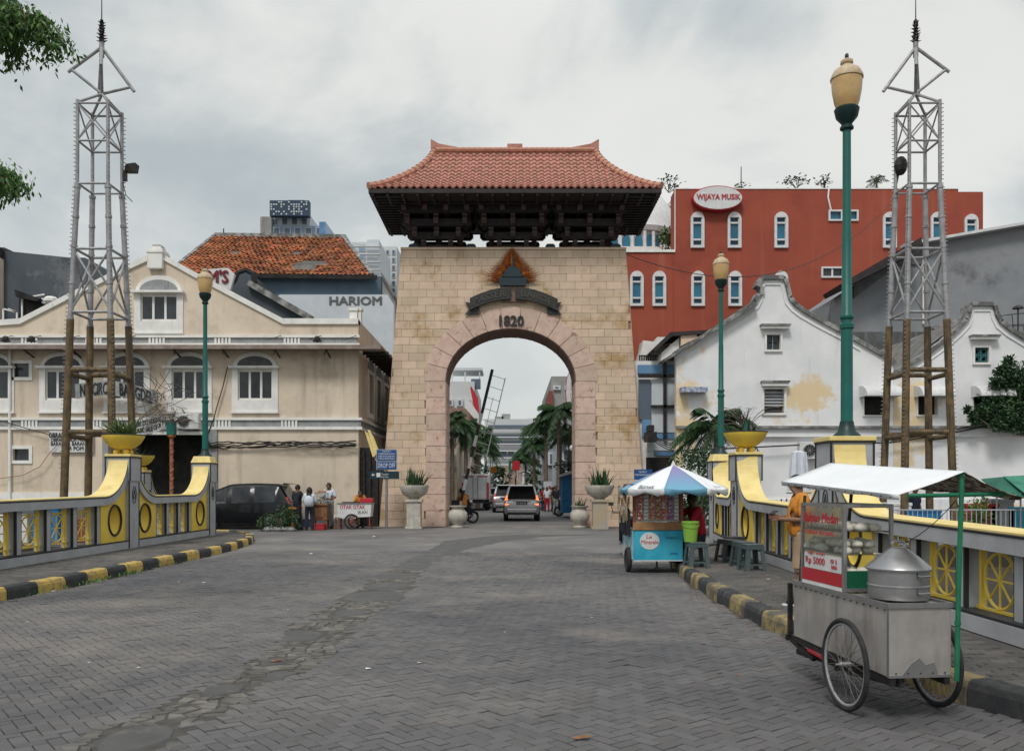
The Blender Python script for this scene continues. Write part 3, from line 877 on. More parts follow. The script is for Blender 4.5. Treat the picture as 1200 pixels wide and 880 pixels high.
# side facings
for sgn, fx in ((-1, gl), (1, gr_)):
 q = MB()
 for r in range(35):
  z0, z1 = r * CH + gj, (r + 1) * CH - gj
  for k in range(3):
   y0 = GY + .06 + k * .645; y1 = y0 + .625
   a0, a1 = fx(z0), fx(z1)
   q.add([(a0, y0, z0), (a0, y1, z0), (a1, y1, z1), (a1, y0, z1), (a0 + sgn*.03, y0, z0), (a0 + sgn*.03, y1, z0), (a1 + sgn*.03, y1, z1), (a1 + sgn*.03, y0, z1)],
                  [(4, 5, 6, 7), (0, 1, 5, 4), (1, 2, 6, 5), (2, 3, 7, 6), (3, 0, 4, 7)])
 q.build('side_blocks', M['stone'], gate, kind='stuff')
# numerals, banner, emblem
text('1820', (gx(599.5), GY - .06, PZ(376.5, GY)), .42, M['bronze'], gate, w=.98, depth=.05, bold=.035, name='numerals')
bc, bz, br_ = gx(601), PZ(384, GY) - 2.05, 3.55
def ban(a0, a1, r0, r1, y0, y1, name, m, par, n=8):
 p = [(bc + r1 * math.cos(a0 + (a1 - a0) * i / n), bz + r1 * math.sin(a0 + (a1 - a0) * i / n)) for i in range(n + 1)]
 p += [(bc + r0 * math.cos(a1 + (a0 - a1) * i / n), bz + r0 * math.sin(a1 + (a0 - a1) * i / n)) for i in range(n + 1)]
 return MB().prism(p, (), y0, y1).build(name, m, par)
bn = MB()
ptop = []
def bcurve(px): # centre line height of the banner
 u = (px - 601) / 48.0
 return PZ(345, GY) - .42 * u * u
def band_piece(pa, pb, h, y0, y1, name, m, dz=0.0):
 n = 9; up = []; dn = []
 for i in range(n + 1):
  px = pa + (pb - pa) * i / n
  up.append((gx(px), bcurve(px) + h / 2 + dz)); dn.append((gx(px), bcurve(px) - h / 2 + dz))
 return MB().prism(up + dn[::-1], (), y0, y1).build(name, m, gate, bevel=.015)
band_piece(551, 598.5, .50, GY - .26, GY - .14, 'ribbon', M['bronze'])
band_piece(604, 653, .50, GY - .26, GY - .14, 'ribbon', M['bronze'])
band_piece(589, 615, .40, GY - .15, GY - .05, 'ribbon_fold', M['soffit'], -.13)
for s_, cxp in ((-1, 545), (1, 658)):
 a = gx(cxp); z = PZ(361, GY)
 b = gx(cxp - s_ * 17)
 MB().prism([(a, z + .22), (b, z + .12), (b, z - .26), (a, z - .30), (a - s_ * .18, z - .06)], (), GY - .13, GY - .07).build('ribbon_tail', M['bronze'], gate)
def bt(body, pc, w):
 def T(x, y, z, pc=pc):
  px = pc + x * 1000 / GY
  return (gx(px), GY - .262 + y, bcurve(px) + z)
 text(body, (0, 0, 0), .26, mat('dull bronze lettering', (.07, .06, .05), None, rough=.6), gate, w=w, depth=.02, bold=.02, T=T, name='lettering')
bt('PASSER', 574, 1.3); bt('BAROE', 629, 1.25)
# emblem
em = MB()
ez = PZ(335.5, GY)
em.prism([(gx(584), ez + .30), (gx(618), ez + .30), (gx(616), ez - .02), (gx(586), ez - .02)], (), GY - .22, GY - .05)
em.prism([(gx(588), ez + .34)] + [(gx(601) + (.42 if k % 2 else .35) * math.cos(PI - PI * k / 14), ez + .33 + (.50 if k % 2 else .40) * math.sin(PI * k / 14)) for k in range(15)] + [(gx(614), ez + .34)], (), GY - .20, GY - .06)
em.prism([(gx(599.6), ez + .8), (gx(601), ez + 1.35), (gx(602.4), ez + .8)], (), GY - .19, GY - .1)
em.build('emblem', M['darks'] if False else mat('blue black enamel emblem', (.012, .03, .04), None, rough=.5), gate, bevel=.012)
fn = MB()
cxe = gx(600)
def spike(p, q, w):
 p, q = Vector(p), Vector(q); d = (q - p).normalized(); s_ = Vector((-d.z, 0, d.x)) * w
 m_ = p.lerp(q, .35)
 fn.add([p, m_ + s_, q, m_ - s_, m_ + Vector((0, -.05, 0))], [(0, 1, 4), (1, 2, 4), (2, 3, 4), (3, 0, 4)])
z0_ = PZ(327, GY); zt_ = PZ(292.5, GY)
for i in range(17):
 t = i / 16; z = z0_ + (zt_ - z0_) * (.12 + .80 * t); hw_ = .92 * (1 - t) + .05
 for sg in (-1, 1):
  spike((cxe, GY - .09 - .003 * i, z), (cxe + sg * hw_, GY - .11, z + .04 + hw_ * .12 + .12), .036)
  spike((cxe, GY - .07 - .003 * i, z - .06), (cxe + sg * hw_ * .8, GY - .09, z + .16 + hw_ * .22), .03)
spike((cxe, GY - .15, z0_ + .3), (cxe, GY - .13, zt_ + .02), .06)
for sg in (-1, 1):
 for i in range(9):
  a = R(14 + 9 * i); p = (cxe + sg * .42, GY - .1 - .004 * i, z0_ - .02)
  L_ = .86 - .05 * i
  spike(p, (p[0] + sg * L_ * math.cos(a), GY - .12, p[2] + L_ * math.sin(a)), .035)
 for i in range(6):
  spike((cxe + sg * .4, GY - .1, z0_ - .12 + .03 * i), (cxe + sg * (1.22 - .1 * i), GY - .1, z0_ - .12 + .05 * i), .03)
fn.build('palm_leaf_rays', M['copper'], gate, kind='stuff')
# ---- brackets and roof
RY0, RY1 = 33.3, 38.8
RZ = PZ(221, RY0)          # eave height
RC = PX(603.5, 34)
RHX, RHY = 5.72, (RY1 - RY0) / 2
RCY = (RY0 + RY1) / 2
tiers = [(GT + .14, .34, 1.62, .9), (GT + .52, .46, 2.3, 1.4), (GT + .98, .46, 2.85, 2.0), (GT + 1.44, .44, 3.06, 2.6)]
def beam(x0, x1, y0, y1, z0, z1, m, ax):
 c = .12
 if ax == 'x':
  p = [(x0 + c, z0), (x1 - c, z0), (x1, z0 + c), (x1, z1 - c * .6), (x1 - c * .6, z1), (x0 + c * .6, z1), (x0, z1 - c * .6), (x0, z0 + c)]
  MB().prism(p, (), y0, y1).build('bracket_beam', m, gate)
 else:
  p = [(y0 + c, z0), (y1 - c, z0), (y1, z0 + c), (y1, z1 - c * .6), (y1 - c * .6, z1), (y0 + c * .6, z1), (y0, z1 - c * .6), (y0, z0 + c)]
  MB().prism(p, (), x0, x1, T=lambda a, d, b: (d, a, b)).build('bracket_beam', m, gate)
for pc in (512, 601, 690):
 cx = PX(pc, 35.3)
 MB().box(cx - .22, cx + .22, RCY - .5, RCY + .5, GT + .10, GT + .13).build('bracket_foot', M['rwood'], gate)
 for k, (z, h, w, d) in enumerate(tiers):
  nb = 2 if k < 2 else 3
  for j in range(nb):
   y = RCY - d / 2 + d * j / (nb - 1)
   beam(cx - w / 2, cx + w / 2, y - .11, y + .11, z + .013 * (j % 2), z + h * .62, M['dwood'], 'x')
  nb = (2, 3, 3, 4)[k]
  for j in range(nb):
   x = cx - w / 2 + .25 + (w - .5) * j / (nb - 1)
   beam(x - .10, x + .10, RCY - d / 2 - .34, RCY + d / 2 + .34, z + .06, z + h * .62 + .05, M['rwood'], 'y')
   MB().box(x - .1, x + .1, RCY - d / 2 - .30, RCY - d / 2 - .08, z + h * .62 + .06, z + .46).build('bracket_block', M['rwood'], gate)
for pc in (484.5, 552, 645, 722):
 x = PX(pc, 35.3)
 MB().prism([(x - .2, GT + .1), (x + .2, GT + .1), (x + .2, GT + .27), (x + .12, GT + .34), (x - .12, GT + .34), (x - .2, GT + .27)], (), 35.3, 36.4).build('roof_stub', M['darks'], gate)
# soffit of the roof, rafters
ce = MB()
zc = RZ - .16
ce.box(RC - 4.6, RC + 4.6, RCY - 1.7, RCY + 1.7, GT + 1.72, zc - .02)
ce.build('ceiling_frame', M['dwood'], gate)
sf = MB()
sf.box(RC - RHX + .05, RC + RHX - .05, RY0 + .05, RY1 - .05, zc, zc + .09)
sf.build('eave_soffit', M['dwood'], gate)
rf = MB().box(-.05, .05, 0, 1.35, -.1, 0).mesh('rafter', M['dwood'])
for k in range(20):
 x = RC - RHX + .15 + k * (2 * RHX - .3) / 19
 for yy, rz in ((RY0 + .03, 0), (RY1 - .03, PI)):
  o = link('rafter', rf, gate); o.location = Vector((x, yy, zc - .003)) - org(gate); o.rotation_euler = (0, 0, rz)
for k in range(16):
 y = RY0 + .25 + k * (RY1 - RY0 - .5) / 15
 for xx, rz in ((RC - RHX + .03, -PI / 2), (RC + RHX - .03, PI / 2)):
  o = link('rafter', rf, gate); o.location = Vector((xx, y, zc - .006)) - org(gate); o.rotation_euler = (0, 0, rz)
fs2 = MB()
fs2.box(RC - RHX, RC + RHX, RY0 - .02, RY0 + .04, zc - .02, zc + .14)
fs2.box(RC - RHX, RC + RHX, RY1 - .04, RY1 + .02, zc - .02, zc + .14)
fs2.box(RC - RHX - .001, RC - RHX + .05, RY0 + .045, RY1 - .045, zc - .02, zc + .14)
fs2.box(RC + RHX - .05, RC + RHX + .001, RY0 + .045, RY1 - .045, zc - .02, zc + .14)
fs2.build('fascia', M['dwood'], gate)
M['terra2'] = mat('orange terracotta cap', (.52, .26, .18), (.42, .2, .14), s=6, rough=.7, bump=.2)
ZR = PZ(180, 36.05)
RLX = 3.42
def prof(t):   # 0 at eave, 1 at ridge: concave
 return RZ + (ZR - RZ) * (t ** 1.22)
def insx(t): return RHX - (RHX - RLX) * (1 - (1 - t) ** 1.55)
def insy(t): return RHY * (1 - t)
NT = 11; NCOL = 41
tl = []
def tile_mesh(mb, a, b, c, d):
 """curved pan tile between lower edge a-b and upper edge d-c, lying over the course below"""
 a, b, c, d = Vector(a), Vector(b), Vector(c), Vector(d)
 up = (b - a).cross(d - a).normalized()
 if up.z < 0: up = -up
 n = 4; lo, hi = [], []
 for i in range(n + 1):
  t = i / n
  hgt = .075 * math.sin(PI * min(1, t * 1.45)) if t < .69 else -.0 - .02 * math.sin(PI * (t - .69) / .31)
  lo.append(a.lerp(b, t) + up * (.055 + hgt) ); hi.append(d.lerp(c, t) + up * (.012 + hgt * .8))
 vs = lo + hi + [p - up * .05 for p in lo]
 fs = [(i, i + 1, n + 2 + i, n + 1 + i) for i in range(n)] + [(2*n + 2 + i, 2*n + 3 + i, i + 1, i) for i in range(n)]
 mb.add(vs, fs)
for side in ('f', 'b', 'l', 'r'):
 for r in range(NT):
  t0, t1 = r / NT, (r + 1) / NT + .012
  if side in 'fb':
   w0, w1 = insx(t0), insx(min(1, t1)); nc = NCOL
   sgn = -1 if side == 'f' else 1
   y0, y1 = RCY + sgn * insy(t0), RCY + sgn * insy(min(1, t1))
   cw_ = 2 * RHX / nc
   for k in range(nc):
    xa, xb = -RHX + k * cw_, -RHX + (k + 1) * cw_
    if xb < -w0 + .02 or xa > w0 - .02: continue
    q = (RC + max(xa, -w0), RC + min(xb, w0), RC + max(min(xa, w1), -w1), RC + min(max(xb, -w1), w1))
    tl.append((0 if side == 'f' else 1, r, [(q[0], y0, prof(t0)), (q[1], y0, prof(t0)), (q[3], y1, prof(min(1, t1))), (q[2], y1, prof(min(1, t1)))]))
  else:
   sgn = -1 if side == 'l' else 1
   h0, h1 = insy(t0), insy(min(1, t1)); cw_ = 2 * RHY / 20
   x0, x1 = RC + sgn * insx(t0), RC + sgn * insx(min(1, t1))
   for k in range(20):
    ya, yb = -RHY + k * cw_, -RHY + (k + 1) * cw_
    if yb < -h0 + .02 or ya > h0 - .02: continue
    tl.append((2, r, [(x0, RCY + max(ya, -h0), prof(t0)), (x0, RCY + min(yb, h0), prof(t0)), (x1, RCY + min(max(yb, -h1), h1), prof(min(1, t1))), (x1, RCY + max(min(ya, h1), -h1), prof(min(1, t1)))]))
under = MB(); n = 12
for i in range(n):
 t0, t1 = i / n, (i + 1) / n
 P = [[(RC + a * insx(t), RCY + b * insy(t), prof(t) - .02) for a, b in ((-1, -1), (1, -1), (1, 1), (-1, 1))] for t in (t0, t1)]
 for k in range(4):
  under.add([P[0][k], P[0][(k + 1) % 4], P[1][(k + 1) % 4], P[1][k]], [(0, 1, 2, 3)])
roof = under.build('roof', M['terra'], gate)
tl.sort(key=lambda t: (t[0], t[1]))
for t in tl[:300]:
 q = MB(); tile_mesh(q, *t[2]); q.build('roof_tile', M['terra'], roof, recalc=False)
q = MB()
for t in tl[300:]: tile_mesh(q, *t[2])
q.build('roof_tiles', M['terra'], roof, kind='stuff', recalc=False)
capm = MB().cyl((0, 0, 0), (0, 0, .34), .125, .095, 8)
for (sx, sy) in ((-1, -1), (1, -1), (1, 1), (-1, 1)):
 prev = None; n = 15
 for i in range(n):
  ta, tb = i / n, (i + 1) / n
  pa = Vector((RC + sx * insx(ta), RCY + sy * insy(ta), prof(ta) + .1)); pb = Vector((RC + sx * insx(tb), RCY + sy * insy(tb), prof(tb) + .1))
  q = MB().cyl(pa, pa.lerp(pb, 1.12), .155, .12, 8); q.build('hip_cap', M['terra2'], roof, smooth=True)
for i in range(30):
 x = RC - RLX + .1 + i * (2 * RLX - .2) / 30
 MB().cyl((x, RCY - .12, ZR + .1), (x + .25, RCY - .12, ZR + .1), .12, .10, 8).build('ridge_cap', M['terra2'], roof, smooth=True)
q = MB().box(RC - RLX, RC + RLX, RCY - .13, RCY + .13, ZR - .08, ZR + .16)
q.box(RC - .32, RC + .32, RCY - .2, RCY + .2, ZR + .03, ZR + .34)
for s_ in (-1, 1):
 xe = RC + s_ * (RLX + .12)
 q.prism([(xe, ZR - .1), (xe, ZR + .56), (xe - s_ * .35, ZR + .36), (xe - s_ * 1.2, ZR + .2), (xe - s_ * 1.2, ZR - .05)], (), RCY - .15, RCY + .15)
q.build('ridge', M['terra'], roof, bevel=.02)
# ================================================================ balustrades
def frame_T(A, B, side):
 """s along A->B, d depth towards the road (side), z up"""
 A, B = Vector((A[0], A[1], 0)), Vector((B[0], B[1], 0))
 u = (B - A).normalized(); nn = Vector((u.y, -u.x, 0)) * side
 return (lambda s, d, z: tuple(A + u * s + nn * d + Vector((0, 0, z)))), (B - A).length
def balustrade(A, B, side, zr0, zr1, swA, swB, label, nopen, grille=True):
 """A, B: pier faces. swA/swB: the rail sweeps up to the pier at that end"""
 T, L = frame_T(A, B, side)
 loc = ((A[0] + B[0]) / 2, (A[1] + B[1]) / 2, HW)
 root = thing('balustrade', label, 'balustrade', loc, group='bridge balustrades')
 def zr(s): return zr0 + (zr1 - zr0) * s / L
 SWL = 1.15
 def rail(s):
  z = zr(s)
  if swA and s < SWL: z += 1.0 * (1 - math.sqrt(max(0, 1 - (1 - s / SWL) ** 2)))*1.0 if s > 0.0 else 1.0
  if swB and L - s < SWL: z += 1.0 * (1 - math.sqrt(max(0, 1 - (1 - (L - s) / SWL) ** 2))) if s < L else 1.0
  return z
 ss = []
 n = 14
 if swA: ss += [SWL * (1 - math.cos(PI / 2 * i / n)) for i in range(n)]
 else: ss += [0.0]
 e_ = [L - SWL * (1 - math.cos(PI / 2 * i / n)) for i in range(n)][::-1] if swB else [L]
 ss = ss + ([SWL] if swA else []) + ([L - SWL] if swB else []) + e_
 ss = sorted(set(round(s, 4) for s in ss))
 q = MB(); tp = MB(); W0, W1, TK = -.21, .23, .19
 def path(off):
  out = []
  for i, s in enumerate(ss):
   a, b = ss[max(0, i - 1)], ss[min(len(ss) - 1, i + 1)]
   d = Vector((b - a, rail(b) - rail(a))).normalized()
   if swA and s < 1e-3: d = Vector((.12, -1)).normalized()
   if swB and L - s < 1e-3: d = Vector((.12, 1)).normalized()
   nrm = Vector((-d.y, d.x))
   out.append((s + nrm.x * off, rail(s) + nrm.y * off))
  return out
 up, lo, cap = path(0), path(-TK), path(.022)
 def sweep(mb, P, Q, d0, d1):
  k = len(P); vs = []
  for p, r in zip(P, Q): vs += [T(p[0], d0, p[1]), T(p[0], d1, p[1]), T(r[0], d1, r[1]), T(r[0], d0, r[1])]
  fs = []
  for i in range(k - 1):
   for j in range(4): fs.append((4*i + j, 4*i + (j+1) % 4, 4*i + 4 + (j+1) % 4, 4*i + 4 + j))
  fs += [(0, 1, 2, 3), (4*k - 4, 4*k - 3, 4*k - 2, 4*k - 1)]
  mb.add(vs, fs)
 sweep(q, up, lo, W0, W1); q.build('handrail', M['greyp'], root)
 sweep(tp, cap, path(.002), W0 - .012, W1 + .012); tp.build('handrail_cap', M['ypale'], root)
 l1, l2 = path(-TK * .04), path(-TK * .16)
 q = MB(); sweep(q, l1, l2, W1 + .001, W1 + .005); q.build('rail_line', M['blackp'], root)
 # plinth
 q = MB().prism([(0, 0), (L, 0), (L, .17), (0, .17)], (), -.2, .25, T=lambda a, d, b: T(a, d, HW + b)); q.build('plinth', M['greyp'], root)
 q = MB().prism([(0, .172), (L, .172), (L, .20), (0, .20)], (), -.19, .24, T=lambda a, d, b: T(a, d, HW + b)); q.build('plinth_line', M['blackp'], root)
 zb = HW + .20
 # yellow shoulder panels
 a0, a1 = 0.0, L
 PWD = 1.22
 for at_a in (True, False):
  if not (swA if at_a else swB): continue
  pts = [p for p in lo if (p[0] < PWD if at_a else p[0] > L - PWD)]
  if at_a:
   pts = [(max(0, p[0]), p[1] + .01) for p in pts] + [(PWD, rail(PWD) - TK + .01)]
   outl = [(0.0, zb), (PWD, zb)] + pts[::-1]
   cs = .56; a0 = PWD
  else:
   pts = [(L - PWD, rail(L - PWD) - TK + .01)] + [(min(L, p[0]), p[1] + .01) for p in pts]
   outl = [(L - PWD, zb), (L, zb)] + pts[::-1]
   cs = L - .56; a1 = L - PWD
  cz = zb + .50
  # drop duplicates
  o2 = []
  for p in outl:
   if not o2 or (abs(p[0] - o2[-1][0]) + abs(p[1] - o2[-1][1])) > .004: o2.append(p)
  hole = [(cs + .31 * math.cos(2 * PI * i / 24), cz + .34 * math.sin(2 * PI * i / 24)) for i in range(24)]
  MB().prism(o2, [hole], -.15, .17, T=T).build('shoulder_panel', M['yellow'], root)
  rg_ = MB().tube([T(cs + .32 * math.cos(2 * PI * i / 28), .175, cz + .35 * math.sin(2 * PI * i / 28)) for i in range(28)], .028, 6, closed=True)
  rg_.build('dish_rim', M['blackp'], root, smooth=True)
  ds = MB(); nn_ = 24
  prof_ = [(1.0, .12), (.8, .02), (.5, -.05), (.01, -.07)]
  vs = []; fs = []
  for k, (r_, d_) in enumerate(prof_):
   for i in range(nn_):
    t = 2 * PI * i / nn_
    vs.append(T(cs + .312 * r_ * math.cos(t), d_, cz + .342 * r_ * math.sin(t)))
  for k in range(3):
   for i in range(nn_): fs.append((k*nn_+i, k*nn_+(i+1) % nn_, (k+1)*nn_+(i+1) % nn_, (k+1)*nn_+i))
  ds.add(vs, fs); ds.build('dish', M['yellow'], root, smooth=True)
 # posts and grilles
 if nopen:
  st_ = (a1 - a0 - .1) / nopen
  for k in range(nopen + 1):
   s = a0 + .05 + k * st_
   z1 = rail(min(max(s, 0), L)) - TK + .008
   q = MB().prism([(s - .075, zb), (s + .075, zb), (s + .075, z1), (s - .075, z1)], (), -.12, .14, T=T)
   q.build('post', M['greyp'], root)
   q = MB().prism([(s - .105, zb + .003), (s - .0752, zb + .003), (s - .0752, z1), (s - .105, z1)], (), .095, .142, T=T)
   q.prism([(s + .0752, zb + .003), (s + .085, zb + .003), (s + .085, z1), (s + .0752, z1)], (), .115, .142, T=T)
   q.build('post_line', M['blackp'], root)
   if k < nopen and grille:
    c = s + st_ / 2 + .02; r_ = min(.285, st_ / 2 - .17); zc = zb + (z1 - zb) * .5
    gq = MB(); dd = .0
    gq.tube([T(c + r_ * math.cos(2*PI*i/24), dd, zc + r_ * math.sin(2*PI*i/24)) for i in range(24)], .016, 5, closed=True)
    for i in range(4):
     t = PI * i / 4
     gq.cyl(T(c - r_ * math.cos(t), dd, zc - r_ * math.sin(t)), T(c + r_ * math.cos(t), dd, zc + r_ * math.sin(t)), .012, n=5)
    sb = c + r_ + .035
    gq.prism([(sb - .025, zb), (sb + .025, zb), (sb + .025, z1), (sb - .025, z1)], (), -.025, .03, T=T)
    for zz in (zc - r_ - .03, zc + r_ + .03):
     gq.prism([(s + .086, zz - .017), (s + st_ - .091, zz - .017), (s + st_ - .091, zz + .017), (s + .086, zz + .017)], (), -.015, .017, T=T)
    gq.build('grille', M['yellow'], root)
 return root
def pier(x, y, label, w=.52, cap='plain', ztop=2.40, side=1, rz=0.0):
 root = thing('pier', label, 'pillar', (x, y, HW), group='bridge piers')
 h = ztop
 q = MB().box(x - w/2, x + w/2, y - w/2, y + w/2, HW - .1, h - .08); q.build('shaft', M['greyp'], root, bevel=.01)
 q = MB().box(x - w/2 - .035, x + w/2 + .035, y - w/2 - .035, y + w/2 + .035, h - .62, h - .05); q.build('head', M['greyp'], root, bevel=.008)
 ln = MB()
 for sx in (-1, 1):
  for sy in (-1, 1):
   ln.cbox((x + sx * (w/2 + .036), y + sy * (w/2 + .036), h - .335), .028, .028, .57)
   ln.cbox((x + sx * (w/2 + .002), y + sy * (w/2 + .002), (HW + h - .62) / 2), .022, .022, h - .64 - HW)
 for zz in (h - .045,):
  ln.box(x - w/2 - .06, x + w/2 + .06, y - w/2 - .06, y + w/2 + .06, zz - .012, zz + .012)
 ln.build('edge_line', M['blackp'], root)
 if cap == 'flat':
  MB().box(x - w/2 - .07, x + w/2 + .07, y - w/2 - .07, y + w/2 + .07, h - .03, h + .04).build('cap', M['ypale'], root, bevel=.01)
 elif cap == 'bowl':
  q = MB().box(x - w/2 - .05, x + w/2 + .05, y - w/2 - .05, y + w/2 + .05, h - .03, h + .03); q.build('cap', M['ypale'], root, bevel=.01)
  for k in range(4):
   t = PI / 4 + k * PI / 2
   MB().ball((x + .17 * math.cos(t), y + .17 * math.sin(t), h + .085), .068, 12).build('ball_foot', M['yellow'], root, smooth=True)
 else:
  q = MB(); a, b = w/2 + .05, w/2 - .02
  q.add([(x - a, y - a, h - .03), (x + a, y - a, h - .03), (x + a, y + a, h - .03), (x - a, y + a, h - .03), (x - b, y - b, h + .17), (x + b, y - b, h + .17), (x + b, y + b, h + .17), (x - b, y + b, h + .17)],
              [(0, 3, 2, 1), (4, 5, 6, 7), (0, 1, 5, 4), (1, 2, 6, 5), (2, 3, 7, 6), (3, 0, 4, 7)])
  q.build('cap', M['ypale'], root, bevel=.012)
 # raised drop emblem on the side towards the road
 xs = x + side * (w / 2 + .008)
 em_ = MB(); zc = h - .95
 em_.tube([(xs, y + .10 * math.cos(2*PI*i/20), zc + .2 * math.sin(2*PI*i/20)) for i in range(20)], .009, 5, closed=True)
 em_.tube([(xs, y, zc + .13), (xs, y - .045, zc - .02), (xs, y - .03, zc - .10), (xs, y + .03, zc - .10), (xs, y + .045, zc - .02), (xs, y, zc + .13)], .009, 5)
 em_.build('emblem', M['blackp'], root)
 return root
def bowl(x, y, z, r, label, plants, name='planter_bowl', group='yellow planter bowls'):
 root = thing(name, label, 'planter', (x, y, z), group=group)
 q = MB().lathe([(r*.30, 0), (r*.55, .05), (r*.80, .15), (r*.96, .28), (r, .33), (r, .36), (r*.94, .36), (r*.9, .31), (.01, .30)], (x, y, z), 28)
 q.build('bowl', M['yellow'], root, smooth=True)
 MB().ring((x, y, z + .35), r, .014, 'z', 30, 5).build('rim', M['blackp'], root, smooth=True)
 MB().lathe([(r*.9, .0), (r*.6, .04), (.01, .06)], (x, y, z + .30), 16).build('soil', M['soil'], root)
 return root
def blades(mb, c, n, L0, L1, w, spread, rg, curl=.15, sq=1.0):
 for k in range(n):
  a = rg.uniform(0, 2*PI); e_ = rg.uniform(*spread)
  L_ = rg.uniform(L0, L1)
  d = Vector((math.cos(a) * math.cos(e_), math.sin(a) * math.cos(e_) * sq, math.sin(e_)))
  p = Vector(c) + Vector((rg.uniform(-1, 1), rg.uniform(-1, 1) * sq, 0)) * (.3 * L1)
  side = d.cross(Vector((0, 0, 1))); side = side.normalized() if side.length > .01 else Vector((1, 0, 0))
  ww = w * rg.uniform(.7, 1.2); pts = []
  m = 4; k0 = len(mb.v)
  for i in range(m + 1):
   t = i / m
   q = p + d * L_ * t - Vector((0, 0, 1)) * curl * L_ * t * t + Vector((d.x, d.y, 0)) * curl * L_ * t * t
   hw = ww * (1 - t) ** .8 * .5 * (1.0 if i else .8) + .001
   mb.v += [tuple(q - side * hw), tuple(q + Vector((0, 0, -hw * .55)) + d * 0), tuple(q + side * hw)]
  for i in range(m):
   a_ = k0 + 3 * i
   mb.f += [(a_, a_ + 1, a_ + 4, a_ + 3), (a_ + 1, a_ + 2, a_ + 5, a_ + 4)]; mb.m += [0, 0]
LX = -9.45
bowlr = .48
pier(LX, 20.75, 'grey pier bearing the yellow bowl of green blades, left balustrade', side=1, cap='bowl')
b1 = bowl(LX, 20.75, 2.545, .49, 'yellow bowl planter full of green blades before the left steel mast', None)
rg = random.Random(3); q = MB(); blades(q, (LX, 20.75, 2.87), 85, .35, .66, .085, (R(25), R(80)), rg, .12)
q.build('blade_leaves', M['agave'], b1, kind='stuff', recalc=False)
pier(LX, 26.2, 'grey pier with sloped yellow cap under the left lamp post', side=1)
balustrade((LX, 14.0), (LX, 20.49), 1, 1.36, 1.42, False, True, 'grey and yellow balustrade running off the left edge of the photo', 5)
balustrade((LX, 21.01), (LX, 25.94), 1, 1.40, 1.40, True, True, 'short balustrade with two swooping ends between the two left piers', 3)
balustrade((LX, 2.6), (LX, 13.97), 1, 1.30, 1.36, False, False, 'left balustrade stretch beside the camera, outside the photo', 9)
# a further pier with a bowl beyond the left balustrade, along the canal
pier(-12.3, 28.2, 'small far grey pier with yellow bowl behind the left balustrade', side=1, cap='bowl', ztop=2.15, w=.45)
b2 = bowl(-12.3, 28.2, 2.33, .46, 'smaller yellow bowl far behind the left balustrade, on the canal-side pier', None)
q = MB(); blades(q, (-12.3, 28.2, 2.62), 26, .2, .6, .05, (R(20), R(80)), rg, .1); q.build('blade_leaves', M['leafd'], b2, kind='stuff', recalc=False)
balustrade((-12.3, 28.5), (-12.3, 33.5), 1, 1.2, 1.2, True, False, 'far canal-side balustrade end sweeping up to its small pier', 3)
# right side
P1, P2, P3 = (5.06, 13.0), (5.36, 19.6), (5.98, 24.5)
pier(P1[0], P1[1], 'grey pier behind the white cart awning under the tall near lamp', side=-1, w=.56, ztop=2.36, cap='flat')
pier(P2[0], P2[1], 'grey pier bearing the yellow bowl of dry fronds, right balustrade', side=-1, cap='bowl')
pier(P3[0], P3[1], 'grey pier with sloped yellow cap, right of the gate, under the far right lamp', side=-1)
balustrade((4.90, 2.6), (5.02, 12.68), -1, 1.10, 1.27, False, True, 'long grey and yellow balustrade behind the steamed bun cart', 8)
balustrade((5.08, 13.32), (5.33, 19.33), -1, 1.27, 1.36, True, True, 'balustrade stretch behind the man in the orange polo', 4)
balustrade((5.40, 19.87), (5.94, 24.22), -1, 1.36, 1.36, True, True, 'short balustrade behind the striped parasol, farthest on the right', 3)
b3 = bowl(P2[0], P2[1], 2.545, .49, 'yellow bowl with withered grey fronds on the right pier', None)
q = MB(); rg = random.Random(8)
for k in range(17):
 a = rg.uniform(0, 2*PI); el = rg.uniform(R(35), R(82)); L_ = rg.uniform(.7, 1.15)
 d = Vector((math.cos(a)*math.cos(el), math.sin(a)*math.cos(el), math.sin(el)))
 pts = []
 for i in range(9):
  t = i / 8
  p = Vector((P2[0], P2[1], 2.9)) + d * L_ * t + Vector((d.x, d.y, -.8)) * (.45 * L_ * t ** 3)
  pts.append(p)
  if i > 2:
   for s_ in (-1, 1):
    for kk in range(2):
     side = d.cross(Vector((0, 0, 1))).normalized() * s_
     q.leaf(p, side * .8 + d * .8 + Vector((0, 0, -.6)), rg.uniform(.1, .2), .014)
 q.tube(pts, .009, 4)
q.build('dry_fronds', M['drypalm'], b3, kind='stuff', recalc=False)
q = MB(); blades(q, (P2[0] + .05, P2[1], 2.9), 14, .2, .55, .07, (R(30), R(75)), rg, .1)
q.build('blade_leaves', M['leafd'], b3, kind='stuff', recalc=False)
q = MB().cyl((P2[0] - .05, P2[1] - .2, 2.92), (P2[0] - .03, P2[1] - .2, 3.12), .05, .04, 8); q.build('green_bottle', M['green_pole'], b3)
